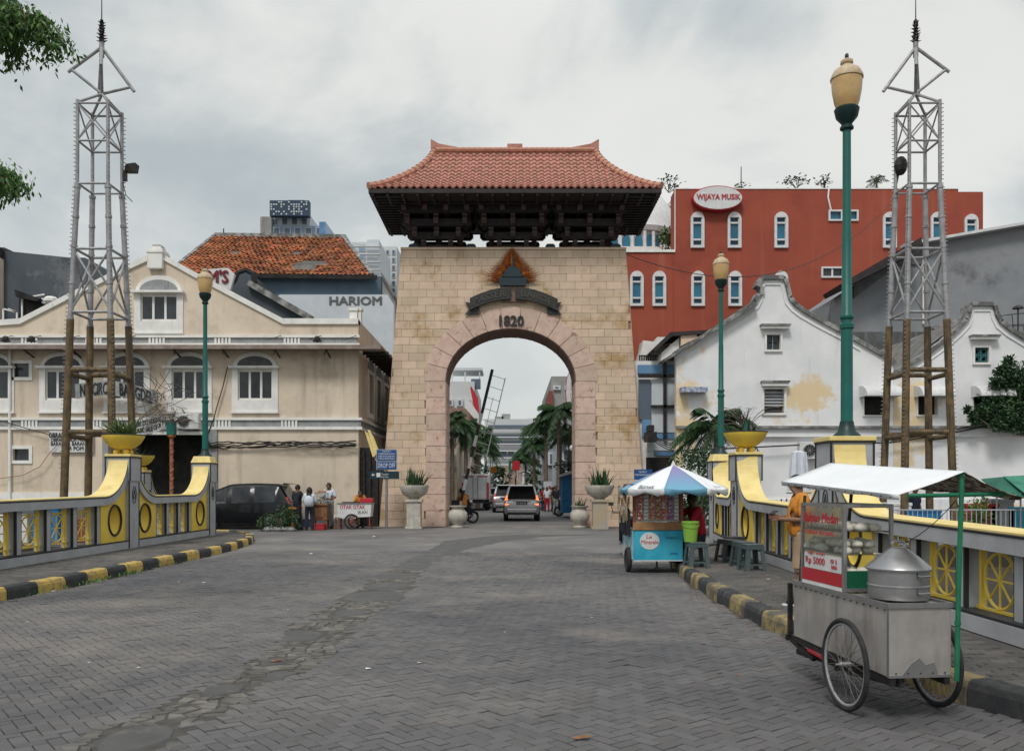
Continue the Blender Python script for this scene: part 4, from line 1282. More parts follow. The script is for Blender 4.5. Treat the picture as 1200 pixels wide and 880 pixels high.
# ================================================================ street lamps
def lamp(x, y, z0, label, zt=8.2):
 root = thing('street_lamp', label, 'street lamp', (x, y, z0), group='green posts with amber globe lamps')
 s = (zt - z0)
 z = lambda k: z0 + s * k
 q = MB()
 q.lathe([(.21, 0), (.20, .03), (.13, .09), (.105, .2), (.10, .24)], (x, y, z0), 16)
 q.build('base_flange', M['green_pole'] if False else M['dgreen'], root, smooth=True)
 q = MB()
 q.lathe([(.09, .16), (.086, s*.29), (.105, s*.293), (.108, s*.303), (.082, s*.307), (.080, s*.315), (.102, s*.32), (.102, s*.327), (.075, s*.333), (.069, s*.55), (.063, s*.56), (.060, s*.835)], (x, y, z0), 14)
 q.build('post', M['green_pole'], root, smooth=True)
 g0 = s * .835
 MB().lathe([(.07, g0 - .05), (.10, g0 - .03), (.10, g0), (.075, g0 + .03), (.085, g0 + .06), (.16, g0 + .15), (.185, g0 + .27), (.15, g0 + .3)], (x, y, z0), 18).build('cup', M['dgreen'], root, smooth=True)
 g1 = g0 + .30
 MB().lathe([(.15, g1 - .02), (.185, g1 + .08), (.215, g1 + .24), (.228, g1 + .40), (.226, g1 + .43)], (x, y, z0), 22).build('globe', M['amber'], root, smooth=True)
 MB().lathe([(.24, g1 + .425), (.24, g1 + .455), (.22, g1 + .50), (.19, g1 + .56), (.10, g1 + .62), (.075, g1 + .64), (.095, g1 + .67), (.09, g1 + .71), (.05, g1 + .735), (.02, g1 + .745)], (x, y, z0), 22).build('cap', M['ltop'], root, smooth=True)
 MB().ball((x, y, z0 + g1 + .78), .032, 8, sz=1.5).build('finial', M['bronze'], root, smooth=True)
 return root
l1 = lamp(P1[0] + .04, P1[1], 2.40, 'tall green lamp post nearest the camera, between right mast and gable house', 8.05)
copy_tree(l1, (P3[0] + .02, P3[1], 2.57), label='green lamp post in front of the white gable house, right of the gate')
copy_tree(l1, (LX + .03, 26.2, 2.57), label='green lamp post in front of the cream house, left of the gate')
# ================================================================ steel masts
def mast(cx, cy, mir, label, extra=0):
 root = thing('lattice_mast', label, 'mast', (cx, cy, 0), group='lattice masts either side of the bridge')
 ph = -PI / 4
 def corner(k, z):
  rr_ = 1.07 - .23 * z / 6.7 if z < 6.7 else .84 - .195 * min(1, (z - 6.7) / 4.0)
  a = ph + k * PI / 2
  return Vector((cx + mir * rr_ * math.cos(a), cy + rr_ * math.sin(a), z))
 for k in range(4):
  MB().cyl(corner(k, -.05), corner(k, 6.62), .115, .105, 12).build('timber_leg', M['twood'], root, smooth=True)
  MB().lathe([(.25, 0), (.22, .3), (.17, .42)], tuple(corner(k, -.02)), 10).build('leg_footing', M['dark'], root)
  q = MB(); zs = [6.63, 8.75, 8.85, 10.55, 10.66, 13.2]
  q.tube([corner(k, 6.63), corner(k, 8.8), corner(k, 10.6)], .08, 10)
  q.tube([corner(k, 10.55), corner(k, 11.9), corner(k, 13.22)], .052, 10)
  for zz in (6.63, 7.7, 8.8, 9.7, 10.6):
   q.cyl(corner(k, zz - .03), corner(k, zz + .05), .098, n=10)
  q.build('steel_leg', M['silver'], root, smooth=True)
  pg = MB(); a = ph + k * PI / 2
  # climbing pegs on the outer face of each leg
  outd = Vector((mir * math.cos(a), math.sin(a), 0))
  pd = outd if abs(outd.x) > .6 else Vector((0, -1, 0)) if outd.y < 0 else outd
  z = 2.2
  while z < 13.1:
   c = corner(k, z); r0 = .105 if z < 6.63 else .078 if z < 10.6 else .05
   pg.bar(c + pd * (r0 - .01), c + pd * (r0 + .06), .022)
   z += .125
  pg.build('pegs', M['silver'], root, kind='stuff')
 def ringb(z, r, m, nm, dz=0):
  for k in range(4):
   a, b = corner(k, z + dz * (k % 2)), corner((k + 1) % 4, z + dz * (k % 2))
   MB().cyl(a, b, r, n=8).build(nm, m, root, smooth=True)
 for z in (13.12, 12.0, 10.72): ringb(z, .034, M['silver'], 'crossbar')
 for z in (8.75, 6.85): ringb(z, .042, M['silver'], 'crossbar')
 for z in (5.0, 3.15): ringb(z, .075, M['twood'], 'timber_rail', .12)
 for (z0, z1, r) in ((12.02, 13.1, .024), (6.9, 8.7, .034)):
  for k in range(4):
   for (za, zb) in ((z0, z1), (z1, z0)):
    MB().cyl(corner(k, za), corner((k + 1) % 4, zb), r, n=7).build('brace', M['silver'], root, smooth=True)
 top = Vector((cx + mir * .05, cy, 15.02)); node = Vector((cx + mir * .06, cy, 13.6))
 for k in range(4):
  MB().cyl(corner(k, 13.15), node, .04, n=7).build('brace', M['silver'], root, smooth=True)
 tips = [(-.88, -.1, 14.25), (.95, .1, 13.78), (-.32, .6, 13.85), (.32, -.6, 14.2)]
 for (x, y, z) in tips:
  t = Vector((cx + mir * x, cy + y, z))
  MB().cyl(top, t + (t - top) * .05, .05, n=8).build('strut', M['silver'], root, smooth=True)
  MB().cyl(node, t + (top - t) * .06, .045, n=8).build('strut', M['silver'], root, smooth=True)
 MB().cyl(top - Vector((0, 0, .3)), top + Vector((0, 0, .15)), .075, n=10).build('hub', M['silver'], root, smooth=True)
 q = MB()
 for k in range(7):
  z = 15.16 + k * .095
  for j in range(4):
   a = j * PI / 2 + k * .35
   d = Vector((math.cos(a), math.sin(a), 0)); s_ = Vector((-d.y, d.x, 0))
   c = Vector((top.x, top.y, z)); rr_ = .19 - .012 * k
   q.add([c + s_ * .07, c - s_ * .07, c + d * rr_ + Vector((0, 0, .07)), c + Vector((0, 0, .07))], [(0, 1, 2), (1, 3, 2), (3, 0, 2), (0, 3, 1)])
 q.cyl((top.x, top.y, 15.1), (top.x, top.y, 15.85), .075, .05, 8)
 q.build('finial', M['blackm'], root)
 MB().cyl((top.x, top.y, 15.8), (top.x, top.y, 17.3), .018, .006, 6).build('antenna', M['blackm'], root)
 q = MB(); c = corner(1 if mir > 0 else 2, 11.4) if False else corner(1, 11.35)
 if extra == 0:
  c = corner(1, 11.35)
  q.cbox(c + Vector((.10, 0, -.1)), .1, .12, .28); q.bar(c, c + Vector((.35, -.05, .12)), .05)
  q.prism([(c.x + .16, c.z + .02), (c.x + .46, c.z + .02), (c.x + .5, c.z + .26), (c.x + .2, c.z + .22)], (), c.y - .2, c.y + .1)
  q.tube([c + Vector((.05, -.05, -.3)), c + Vector((.15, -.05, -.7)), c + Vector((.35, -.05, -.9))], .012, 4)
 else:
  c = corner(2 if mir < 0 else 3, 11.4); c = corner(3, 11.4) if corner(3, 11.4).x < corner(1, 11.4).x else corner(1, 11.4)
  q.ball(c + Vector((.12, -.08, .15)), .2, 10, sz=1.5); q.tube([c + Vector((.1, 0, 0)), c + Vector((0, 0, -.5)), c + Vector((-.02, 0, -.9))], .03, 5)
 q.build('floodlight', M['blackm'], root)
 return root
mast(-12.55, 26, 1, 'silver lattice mast on timber legs in front of the cream house', 0)
mast(12.35, 26, -1, 'silver lattice mast on timber legs behind the right balustrade', 1)
# ================================================================ cream house (left)
FY = 35.0
hx = lambda px: PX(px, FY)
hz = lambda py: PZ(py, FY)
house = thing('cream_house', 'two-storey cream house with a curved gable, white bands and arched windows', 'house', (hx(200), 41, 0))
roofl = [(-170, 388), (24, 375), (81, 346), (150, 312), (176, 300), (192, 300), (226, 319), (332, 375), (420, 375)]
outl = [(hx(-170), 0), (hx(420), 0)] + [(hx(a), hz(b)) for a, b in roofl[::-1]]
wins = []
W4 = [(73.5,), (149,), (221.5,), (299,), (-10,), (-90,)]
for (c,) in W4: wins.append(rect(hx(c - 20), hx(c + 20), hz(469), hz(433)))
gwin = rect(hx(165), hx(207.5), hz(376.5), hz(345))
small = [rect(hx(15.5), hx(34.5), hz(442), hz(426)), rect(hx(15.5), hx(34.5), hz(539.5), hz(526))]
door = rect(hx(147), hx(243), 0.01, hz(509))
outl2 = [(hx(-170), 0), (hx(147), 0), (hx(147), hz(509)), (hx(243), hz(509)), (hx(243), 0), (hx(420), 0)] + [(hx(a), hz(b)) for a, b in roofl[::-1]]
MB().prism(outl2, wins + [gwin] + small, FY, FY + .3).build('front_wall', M['cream'], house)
q = MB()
q.add([(hx(420) , FY + .3, 0), (hx(420), 47, 0), (hx(420), 47, hz(375)), (hx(420), FY + .3, hz(375))], [(0, 1, 2, 3)])
SX = hx(420)
q = MB().prism([(FY + .3, 0), (47.5, 0), (47.5, hz(375)), (FY + .3, hz(375))], [rect(37.4, 38.6, hz(478), hz(428)), rect(39.6, 40.8, hz(478), hz(428)), rect(42, 43.4, hz(478), hz(428))], SX - .3, SX, T=lambda a, d, b: (d, a, b))
q.build('side_wall', M['cream'], house)
q = MB().box(hx(-170), SX - .305, 47.2, 47.5, 0, hz(372)); q.build('rear_wall', M['cream'], house)
# roof behind the parapet
q = MB(); rp = [(hx(a), hz(b) - .35) for a, b in roofl]
for a, b in zip(rp, rp[1:]):
 q.add([(a[0], FY + .3, a[1]), (b[0], FY + .3, b[1]), (b[0], 47.2, b[1]), (a[0], 47.2, a[1])], [(0, 1, 2, 3)])
q.build('roof', M['oldtile'], house)
q = MB().box(hx(-170), SX - .31, FY + 1.2, FY + 1.3, 0, hz(380)); q.build('interior', M['dark'], house)
q = MB(); q.box(hx(160), hx(212), FY + 1.1, FY + 1.2, hz(385), hz(335)); q.build('interior', M['dark'], house)
# coping along the roofline
cq = MB()
for a, b in zip(roofl, roofl[1:]):
 p, r = Vector((hx(a[0]), FY - .06, hz(a[1]))), Vector((hx(b[0]), FY - .06, hz(b[1])))
 cq.add([(p.x, FY - .09, p.z - .18), (r.x, FY - .09, r.z - .18), (r.x, FY - .09, r.z + .05), (p.x, FY - .09, p.z + .05), (p.x, FY + .42, p.z - .18), (r.x, FY + .42, r.z - .18), (r.x, FY + .42, r.z + .05), (p.x, FY + .42, p.z + .05)],
           [(0, 1, 2, 3), (7, 6, 5, 4), (0, 4, 5, 1), (1, 5, 6, 2), (2, 6, 7, 3), (3, 7, 4, 0)])
cq.build('coping', M['whitep'], house)
q = MB().box(hx(175), hx(192.5), FY - .22, FY + .5, hz(316), hz(293)); q.box(hx(174), hx(193.5), FY - .25, FY + .53, hz(298), hz(295)); q.box(hx(178), hx(190), FY - .1, FY + .4, hz(293), hz(289))
q.box(hx(176.5), hx(191), FY - .19, FY, hz(316.2), hz(312) - .01)
q.build('gable_chimney', M['whitep'], house, bevel=.02)
MB().box(hx(178) + .04, hx(190) - .04, FY - .06, FY + .36, hz(289), hz(287.5)).build('chimney_cap', M['moss'], house)
def hwindow(c, w, ztop, zbot, arch, frame, par, panes=3, fy=FY):
 """arched window with a lintel slab, mullions, glass and an apron panel. c, w in pixels"""
 X0, X1 = hx(c - w/2), hx(c + w/2)
 wr = MB()
 o_ = [(hx(c - frame), hz(zbot + 14)), (hx(c + frame), hz(zbot + 14)), (hx(c + frame), hz(ztop - 2))] + arc_pts(hx(c), hz(ztop - 2), (hx(c + frame - 1) - hx(c)), hz(arch) - hz(ztop - 2), .0, PI, 12) + [(hx(c - frame), hz(ztop - 2))]
 inner = rect(X0, X1, hz(zbot), hz(ztop)); tym = arc_pts(hx(c), hz(ztop - 4), hx(c + frame - 6) - hx(c), hz(arch + 5) - hz(ztop - 4), 0, PI, 12)
 w_ = wr.prism(o_, [inner], fy - .05, fy + .002).build('window', M['whitep'], par)
 MB().prism(tym, (), fy - .055, fy - .045).build('tympanum', M['band'] if c > 160 and zbot < 400 else M['shut'], par)
 MB().box(hx(c - frame - 2), hx(c + frame + 2), fy - .26, fy - .052, hz(ztop - 1), hz(ztop - 3.5)).build('lintel', M['whitep'], par)
 MB().box(hx(c - frame - 1), hx(c + frame + 1), fy - .12, fy - .05, hz(zbot + 15.5), hz(zbot + 13.5)).build('sill', M['whitep'], par)
 q = MB(); n = panes
 for k in range(n + 1):
  x = X0 + (X1 - X0) * k / n; q.box(x - .045, x + .045, fy + .04, fy + .11, hz(zbot), hz(ztop))
 q.box(X0, X1, fy + .042, fy + .108, hz(zbot), hz(zbot) + .09); q.box(X0, X1, fy + .042, fy + .108, hz(ztop) - .09, hz(ztop))
 q.build('frame', M['whitep'], w_)
 if int(c) % 3 == 0 or c > 290:
  q = MB(); w0_ = (X1 - X0) / panes
  for k in range(7): q.box(X0 + .06 + k * w0_ * .13, X0 + .06 + (k + .8) * w0_ * .13, fy + .15 + .02 * (k % 2), fy + .17 + .02 * (k % 2), hz(zbot) + .1, hz(ztop) - .05)
  q.build('curtain', M['band'] if c < 200 else M['ferro'], w_)
 for k in range(n):
  x0, x1 = X0 + (X1 - X0) * k / n + .045, X0 + (X1 - X0) * (k + 1) / n - .045
  MB().box(x0, x1, fy + .065, fy + .08, hz(zbot) + .09, hz(ztop) - .09).build('pane', M['glassd'], w_)
 return w_
for (c,) in W4: hwindow(c, 40, 433, 469, 412.5, 27, house)
hwindow(186.3, 42.5, 345, 376.5, 323, 28.5, house)
# an opened casement on the gable window
q = MB(); x0, x1 = hx(165.5), hx(178)
q.add([(x0, FY - .05, hz(376)), (x1, FY - .35, hz(376.5)), (x1, FY - .35, hz(347)), (x0, FY - .05, hz(346)), (x0, FY - .01, hz(376)), (x1, FY - .31, hz(376.5)), (x1, FY - .31, hz(347)), (x0, FY - .01, hz(346))], [(0, 1, 2, 3), (7, 6, 5, 4), (0, 4, 5, 1), (2, 6, 7, 3), (1, 5, 6, 2), (3, 7, 4, 0)])
for r_ in small:
 x0, x1, z0, z1 = r_[0][0], r_[1][0], r_[0][1], r_[2][1]
 q = MB().prism(rect(x0 - .13, x1 + .13, z0 - .13, z1 + .13), [rect(x0, x1, z0, z1)], FY - .05, FY + .003); w_ = q.build('window', M['whitep'], house)
 MB().box(x0, x1, FY + .12, FY + .14, z0, z1).build('pane', M['glassd'], w_)
for (px, yy) in ((414, FY + .2), (418.6, FY + 2.3)):
 q = MB().box(PX(px - 4.5, yy), PX(px + 4.5, yy), yy, yy + .3, hz(378) - .1, PZ(364, yy)); q.box(PX(px - 5.5, yy), PX(px + 5.5, yy), yy - .05, yy + .35, PZ(364, yy), PZ(361, yy)); q.build('parapet_pier', M['whitep'], house)
# bands
def hband(p0, p1, y0, y1, fins):
 MB().box(hx(p0), hx(p1), FY - .03, FY + .001, hz(y1), hz(y0)).build('band', M['band'], house)
 MB().box(hx(p0), hx(p1) + .06, FY - .10, FY + .001, hz(y0) + .002, hz(y0 - 3)).build('band_moulding', M['whitep'], house)
 MB().box(hx(p0), hx(p1) + .06, FY - .10, FY + .001, hz(y1 + 3.5), hz(y1) - .002).build('band_moulding', M['whitep'], house)
 for f in fins:
  q = MB()
  for k in range(5): q.box(hx(f + k * 4.1), hx(f + k * 4.1 + 2.4), FY - .075, FY - .032, hz(y1) + .001, hz(y0) - .001)
  q.build('band_fins', M['whitep'], house)
hband(-170, 420, 396, 402.5, (26, 101, 175, 252, 333))
hband(-170, 423, 492.5, 500, (26, 101, 175.5, 252, 330))
for z0, z1 in ((492.5, 500),):
 q = MB().box(SX, SX + .03, FY + .3, 47, hz(z1), hz(z0)); q.build('band', M['band'], house)
 q = MB().box(SX, SX + .1, FY + .001, 47, hz(z0) + .002, hz(z0 - 3)); q.box(SX, SX + .1, FY + .001, 47, hz(z1 + 3.5), hz(z1) - .002); q.build('band_moulding', M['whitep'], house)
for (a, b) in ((37.4, 38.6), (39.6, 40.8), (42, 43.4)):
 T_ = lambda p, d, r: (d, p, r)
 q = MB().prism(rect(a - .2, b + .2, hz(484), hz(424)), [rect(a, b, hz(478), hz(428))], SX - .001, SX + .06, T=T_); w_ = q.build('window', M['whitep'], house)
 MB().box(SX - .16, SX - .14, a, b, hz(478), hz(428)).build('pane', M['glassd'], w_)
 MB().prism(arc_pts((a + b) / 2, hz(424), .75, .55, 0, PI, 8), (), SX, SX + .05, T=T_).build('tympanum', M['band'], house)
# plinth
MB().box(hx(255), hx(421), FY - .04, FY + .001, 0, hz(608)).build('plinth', M['shut'], house)
MB().box(hx(255), hx(398), FY - .045, FY - .0, hz(608) + .001, hz(604)).build('plinth_cap', M['whitep'], house)
MB().box(hx(-170), hx(121), FY - .04, FY + .001, 0, hz(585)).build('plinth', M['shut'], house)
MB().box(hx(-170), hx(121), FY - .06, FY - .0, hz(585) + .001, hz(577)).build('plinth_cap', M['whitep'], house)
# canopy slab over the first floor, with brackets
ZC1, ZC0 = PZ(404.0, 34.1), PZ(408.8, 34.1)
MB().box(hx(-170), SX + 1.05, FY - .85, FY - .001, ZC1 - .09, ZC1 - .01).build('canopy', M['canopy'], house)
MB().box(hx(-170), SX + 1.05, FY - .9, FY - .86, ZC0, ZC1).build('canopy_edge', M['canopy'], house)
q = MB().box(SX + .11, SX + 1.05, FY, 46, ZC1 - .09, ZC1 - .01); q.build('canopy', M['canopy'], house)
for k in range(14):
 MB().box(SX + .12, SX + 1.2, FY + .3 + k * .8, FY + .36 + k * .8, ZC1 - .22, ZC1 - .092).build('canopy_rib', M['blackm'], house)
for px in (-30, 40, 95, 155, 212, 268, 328, 387):
 q = MB(); x = hx(px)
 q.bar((x, FY - .02, hz(419)), (x, FY - .75, ZC0 - .01), .05); q.bar((x - .25, FY - .02, hz(415)), (x, FY - .7, ZC0 - .03), .03)
 q.build('canopy_bracket', M['blackm'], house)
for px in (17, 50, 95, 160, 330, 377, 418):
 q = MB(); x = hx(px); q.tube([(x - .35, FY - .75, hz(402)), (x, FY - .12, hz(394))], .014, 4); q.build('tie_rod', M['blackm'], house)
for px in (15, 45, 375):
 q = MB().ball((hx(px), FY - .5, hz(400)), .14, 8); q.box(hx(px) - .16, hx(px) + .16, FY - .6, FY - .4, hz(403), hz(401.5)); q.build('floodlight', M['blackm'], house)
# shop front round the dark entry
MB().prism([(hx(121), 0), (hx(147), 0), (hx(147), hz(509)), (hx(243), hz(509)), (hx(243), 0), (hx(255), 0), (hx(255), hz(503)), (hx(121), hz(503))], (), FY - .09, FY + .001).build('shop_surround', M['band'], house)
MB().box(hx(147), hx(244), FY - .5, FY - .05, hz(510), hz(506.5)).build('shutter_box', M['whitep'], house)
MB().box(hx(147) - .5, hx(243) + .5, FY + 4.5, FY + 4.6, 0, hz(509)).build('shop_rear', M['dark'], house)
q = MB().box(hx(147) - .55, hx(147) - .5, FY + .31, FY + 4.5, 0, hz(509)); q.box(hx(243) + .5, hx(243) + .55, FY + .31, FY + 4.5, 0, hz(509)); q.box(hx(147) - .5, hx(243) + .5, FY + 1.31, FY + 4.49, hz(509), hz(507)); q.box(hx(147) - .5, hx(243) + .5, FY + .31, FY + 4.49, -.0, .01)
q.build('shop_inside', M['dark'], house)
q = MB()
for k in range(9): q.box(hx(200 + k * 4.4), hx(203 + k * 4.4), FY + 3, FY + 3.3, .1, 1.0 + .5 * (k % 3))
q.build('stacked_goods', M['band'], house, kind='stuff')
# drainpipes
for px in (13, 356):
 q = MB().cyl((hx(px), FY - .09, hz(408)), (hx(px), FY - .09, .2), .06, n=8)
 if px < 100: q.build('drainpipe', M['whitep'], house, smooth=True)
# corner doorway with a steel shutter box
q = MB().box(hx(419) + .005, hx(441), FY + .4, FY + .9, 0, hz(524)); q.box(hx(420), hx(426), FY + .3, FY + .4, 0, hz(527)); q.box(hx(430), hx(433), FY + .3, FY + .4, 0, hz(527))
single(q, 'steel_shutter', M['blackm'], 'tall black steel shutter at the corner beside the gate foot', 'shutter')
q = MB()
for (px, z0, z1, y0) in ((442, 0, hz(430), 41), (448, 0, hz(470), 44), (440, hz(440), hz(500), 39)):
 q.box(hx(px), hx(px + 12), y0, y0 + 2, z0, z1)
single(q, 'side_shop', [mat('stained grey side shops', (.12, .11, .1), (.2, .19, .17), s=1.5, rough=.9, dirt=(.05, .05, .05), ds=1)], 'dark stained shop fronts between the cream house and the gate', 'shop')
# little banner flags at the corner
q = MB()
for (a, b, c) in ((431, 508, 6), (434, 505, 9), (437, 511, 5)):
 x = hx(a); q.prism([(x, hz(b)), (x + .1, hz(b)), (x + .45, hz(b + 26)), (x + .3, hz(b + 28))], (), FY - .5 - c * .02, FY - .48 - c * .02)
q.tube([(hx(430), FY - .45, hz(506)), (hx(443), FY - .5, hz(540))], .02, 5)
single(q, 'banner_flag', M['ypale'], 'drooping yellow flag strips on the cream house corner', 'flag')
# signs on the house
q = MB().box(hx(60), hx(110.5), FY - .13, FY - .05, hz(530), hz(505))
sg = thing('shop_sign', 'white clearance sale board with three black lines on the cream wall', 'sign', (hx(85), FY - .1, hz(530)))
q.build('board', M['wprint'], sg)
text('OBRAL', (hx(68), FY - .14, hz(510)), .2, M['blackp'], sg, w=.6, depth=.01, bold=.02)
text('OBRAL PEMDA MUSIK', (hx(84), FY - .14, hz(515.5)), .13, M['blackp'], sg, w=1.55, depth=.01, bold=.01)
text('BARANG - BARANG', (hx(84), FY - .14, hz(520)), .16, M['blackp'], sg, w=1.55, depth=.01, bold=.01)
text('OR POM', (hx(89), FY - .14, hz(525.5)), .16, M['blackp'], sg, w=.75, depth=.01, bold=.01)
def clothsign(name, label, p0, p1, yt0, yt1, h, wav, lines, m, par=None):
 sg = thing(name, label, 'banner', (hx((p0 + p1) / 2), FY - .9, hz(max(yt0, yt1) + h)))
 def T(u, v, d=0):  # u 0..1, v 0..1 down
  return (hx(p0 + (p1 - p0) * u), FY - .55 - d + .08 * math.sin(u * 9 + v), hz(yt0 + (yt1 - yt0) * u + wav * math.sin(u * PI) * -1 + h * v) )
 mb = MB(); n = 16; vs = []
 for th in (0, .03):
  for i in range(n + 1):
   for j in range(4): vs.append(T(i / n, j / 3, th))
 m_ = (n + 1) * 4; fs = []
 for i in range(n):
  for j in range(3):
   a = i * 4 + j; fs.append((a, a + 1, a + 5, a + 4)); fs.append((m_ + a, m_ + a + 4, m_ + a + 5, m_ + a + 1))
  fs.append((i*4, i*4+4, m_+i*4+4, m_+i*4)); fs.append((i*4+3, m_+i*4+3, m_+i*4+7, i*4+7))
 mb.add(vs, fs); mb.build('cloth', m, sg)
 for (body, v, hh, u0, u1) in lines:
  W_ = 100.0
  def TT(x, y, z, v=v, hh=hh, u0=u0, u1=u1):
   u = u0 + (u1 - u0) * (x + .5); p = T(u, v - z * hh, .045); return (p[0], p[1] + y, p[2])
  text(body, (0, 0, 0), 1.0, M['blackp'], sg, w=1.0, depth=.008, bold=.035, T=TT)
 return sg
gcl = mat('grimy white banner cloth', (.36, .37, .36), (.2, .21, .2), s=3, rough=.9, dirt=(.08, .08, .08), ds=2.5, dk=(.5, .7))
clothsign('torn_banner', 'grimy curved banner with large black letters above the shop entry', 96, 192, 452, 462, 17, 8, [('NT CIRCLE', .5, .8, .06, .49), ('BANGDEL', .5, .8, .55, .93)], gcl)
clothsign('sale_banner', 'sagging white music sale banner with two black lines', 158, 197, 493, 485, 19, -2, [('DISCOUNT CUCI GUDANG', .3, .3, .02, .95), ('DAN MUSIC SALE OF 70', .72, .3, .04, .95)], M['wprint'])
# tangled dead creeper and cables on the banner
q = MB(); rc = random.Random(4)
for k in range(46):
 cx, cy = rc.gauss(196, 9), rc.gauss(478, 11)
 p = Vector((hx(cx), FY - .6, hz(cy))); pts = [p]
 d = Vector((rc.uniform(-1, 1), rc.uniform(-.5, .1), rc.uniform(-.4, 1))).normalized()
 for i in range(6):
  d = (d + Vector((rc.uniform(-.4, .4), rc.uniform(-.2, .2), rc.uniform(-.5, .3)))).normalized(); pts.append(pts[-1] + d * .2)
 q.tube(pts, .012, 4)
single(q, 'dead_creeper', M['drypalm'], 'tangled dead grey creeper beside the sale banner', 'creeper')
def ac(x, y, z, label, w=.95, h=.62):
 r_ = thing('air_conditioner', label, 'air conditioner', (x, y, z), group='air conditioner units on the house fronts')
 MB().box(x - w/2, x + w/2, y - .32, y, z, z + h).build('casing', M['wprint'], r_, bevel=.02)
 q = MB().ring((x - .12, y - .33, z + h/2), h*.36, .02, 'y', 20, 5)
 for k in range(5): q.bar((x - .12 - h*.36*math.cos(k*PI/5), y - .33, z + h/2 - h*.36*math.sin(k*PI/5)), (x - .12 + h*.36*math.cos(k*PI/5), y - .33, z + h/2 + h*.36*math.sin(k*PI/5)), .012)
 q.build('fan_grille', M['band'], r_)
 MB().cyl((x - .12, y - .326, z + h/2), (x - .12, y - .30, z + h/2), h*.34, n=20).build('fan_opening', M['dark'], r_)
 q = MB(); q.bar((x - w*.35, y - .3, z - .02), (x - w*.35, y, z - .02), .04); q.bar((x + w*.35, y - .3, z - .02), (x + w*.35, y, z - .02), .04)
 q.build('bracket', M['blackm'], r_)
ac(hx(226), FY - .35, hz(504), 'white air conditioner beside the shop entry, behind the left lamp post')
# red carved pole with a planter cup
q = thing('carved_pole', 'reddish spiral pole carrying a small green cup of twigs at the shop entry', 'pole', (hx(201), 33.6, 0))
px_, py_ = PX(201, 33.6), 33.6
hp = lambda y: PZ(y, 33.6)
sp = MB(); sp.cyl((px_, py_, 0), (px_, py_, hp(513)), .07, n=10)
sp.tube([(px_ + .075 * math.cos(t * .8), py_ + .075 * math.sin(t * .8), .2 + t * .045) for t in range(0, 72)], .025, 5)
sp.build('shaft', M['flame'], q, smooth=True)
MB().lathe([(.06, 0), (.16, .08), (.15, .14)], (px_, py_, hp(514)), 12).build('collar', M['copper'], q, smooth=True)
MB().box(px_ - .15, px_ + .15, py_ - .15, py_ + .15, hp(510), hp(495)).build('cup', M['green_pole'], q, bevel=.02)
tw = MB(); rc = random.Random(9)
for k in range(36):
 a = rc.uniform(0, 6.3); el = rc.uniform(.3, 1.4); L_ = rc.uniform(.5, 1.3)
 d = Vector((math.cos(a) * math.cos(el), math.sin(a) * math.cos(el), math.sin(el)))
 p = Vector((px_, py_, hp(497)))
 pts = [p + d * L_ * t + Vector((rc.uniform(-.05, .05), 0, -.3 * t * t * L_)) for t in (0, .35, .7, 1)]
 tw.tube(pts, .01, 3)
 for j in range(5): tw.leaf(pts[1].lerp(pts[3], j / 5), (rc.uniform(-1, 1), rc.uniform(-1, 1), rc.uniform(-1, .5)), .16, .03)
tw.build('twigs', M['drypalm'], q, kind='stuff', recalc=False)
# cables
def cable(name, pts, r, label, m=None, sagv=None):
 q = MB()
 for pl in pts: q.tube(pl, r, 5)
 return single(q, name, m or M['blackm'], label, 'cable')
rc = random.Random(2)
bundle = []
for k in range(5):
 pl = []
 for i in range(30):
  t = i / 29
  pl.append((hx(246 + (418 - 246) * t), FY - .12 - .04 * k, hz(522 + 3 * math.sin(t * 5 + k) + rc.uniform(-1, 1) - 1.5 * t)))
 bundle.append(pl)
cable('cable_bundle', bundle, .028, 'thick tangle of black cables along the cream wall above the black car')
cable('cable', [[(hx(p[0]), FY - .12, hz(p[1])) for p in [(268, 430), (262, 455), (256, 475), (252, 490), (247, 503), (243, 512), (246, 522)]], [(hx(p[0]), FY - .14, hz(p[1])) for p in [(215, 480), (225, 495), (235, 508), (248, 520)]]], .022, 'black cable hanging between the two right-hand windows of the cream house')
cable('cable', [[(hx(p[0]), FY - .2, hz(p[1])) for p in [(-60, 478), (0, 492), (30, 501), (62, 510), (75, 513)]]], .018, 'thin black cable sloping down to the clearance sale board')
cable('cable', [[(hx(p[0]), FY - .2, hz(p[1])) for p in [(-40, 560), (0, 561), (30, 557), (50, 547), (62, 530), (70, 522)]]], .014, 'thin brown cable looping below the clearance sale board', M['flame'])
# ================================================================ behind the cream house
sl = thing('slate_house', 'dark slate blue building rising behind the left edge of the cream house', 'house', (PX(20, 44), 48, 0))
B_ = 44.0
MB().prism([(PX(-150, B_), 0), (PX(150, B_), 0), (PX(150, B_), PZ(332, B_)), (PX(100, B_), PZ(302, B_)), (PX(82, B_), PZ(302, B_)), (PX(5, B_), PZ(294, B_)), (PX(5, B_), PZ(290, B_)), (PX(-150, B_), PZ(290, B_))], (), B_, B_ + 8).build('wall', M['slate'], sl)
MB().box(PX(-150, B_), PX(4.5, B_), B_ - .5, B_ - .01, 0, PZ(304, B_)).build('cream_wing', M['cream'], sl)
MB().box(PX(-150, B_), PX(5, B_), B_ - .5, B_ - .01, PZ(304, B_) + .002, PZ(292, B_)).build('parapet', M['dark'], sl)
q = MB().box(PX(22, 42), PX(48, 42), 42, 43.5, PZ(385, 42), PZ(350, 42)); q.build('roof_shed', M['dark'], sl)
q = MB(); c42 = 41.9
for (a, b, c, d) in ((26, 350, 52, 345), (26, 350, 26, 375), (10, 362, 20, 366), (20, 366, 20, 380), (4, 362, 4, 380), (4, 362, 20, 366)): q.bar((PX(a, c42), c42, PZ(b, c42)), (PX(c, c42), c42, PZ(d, c42)), .07)
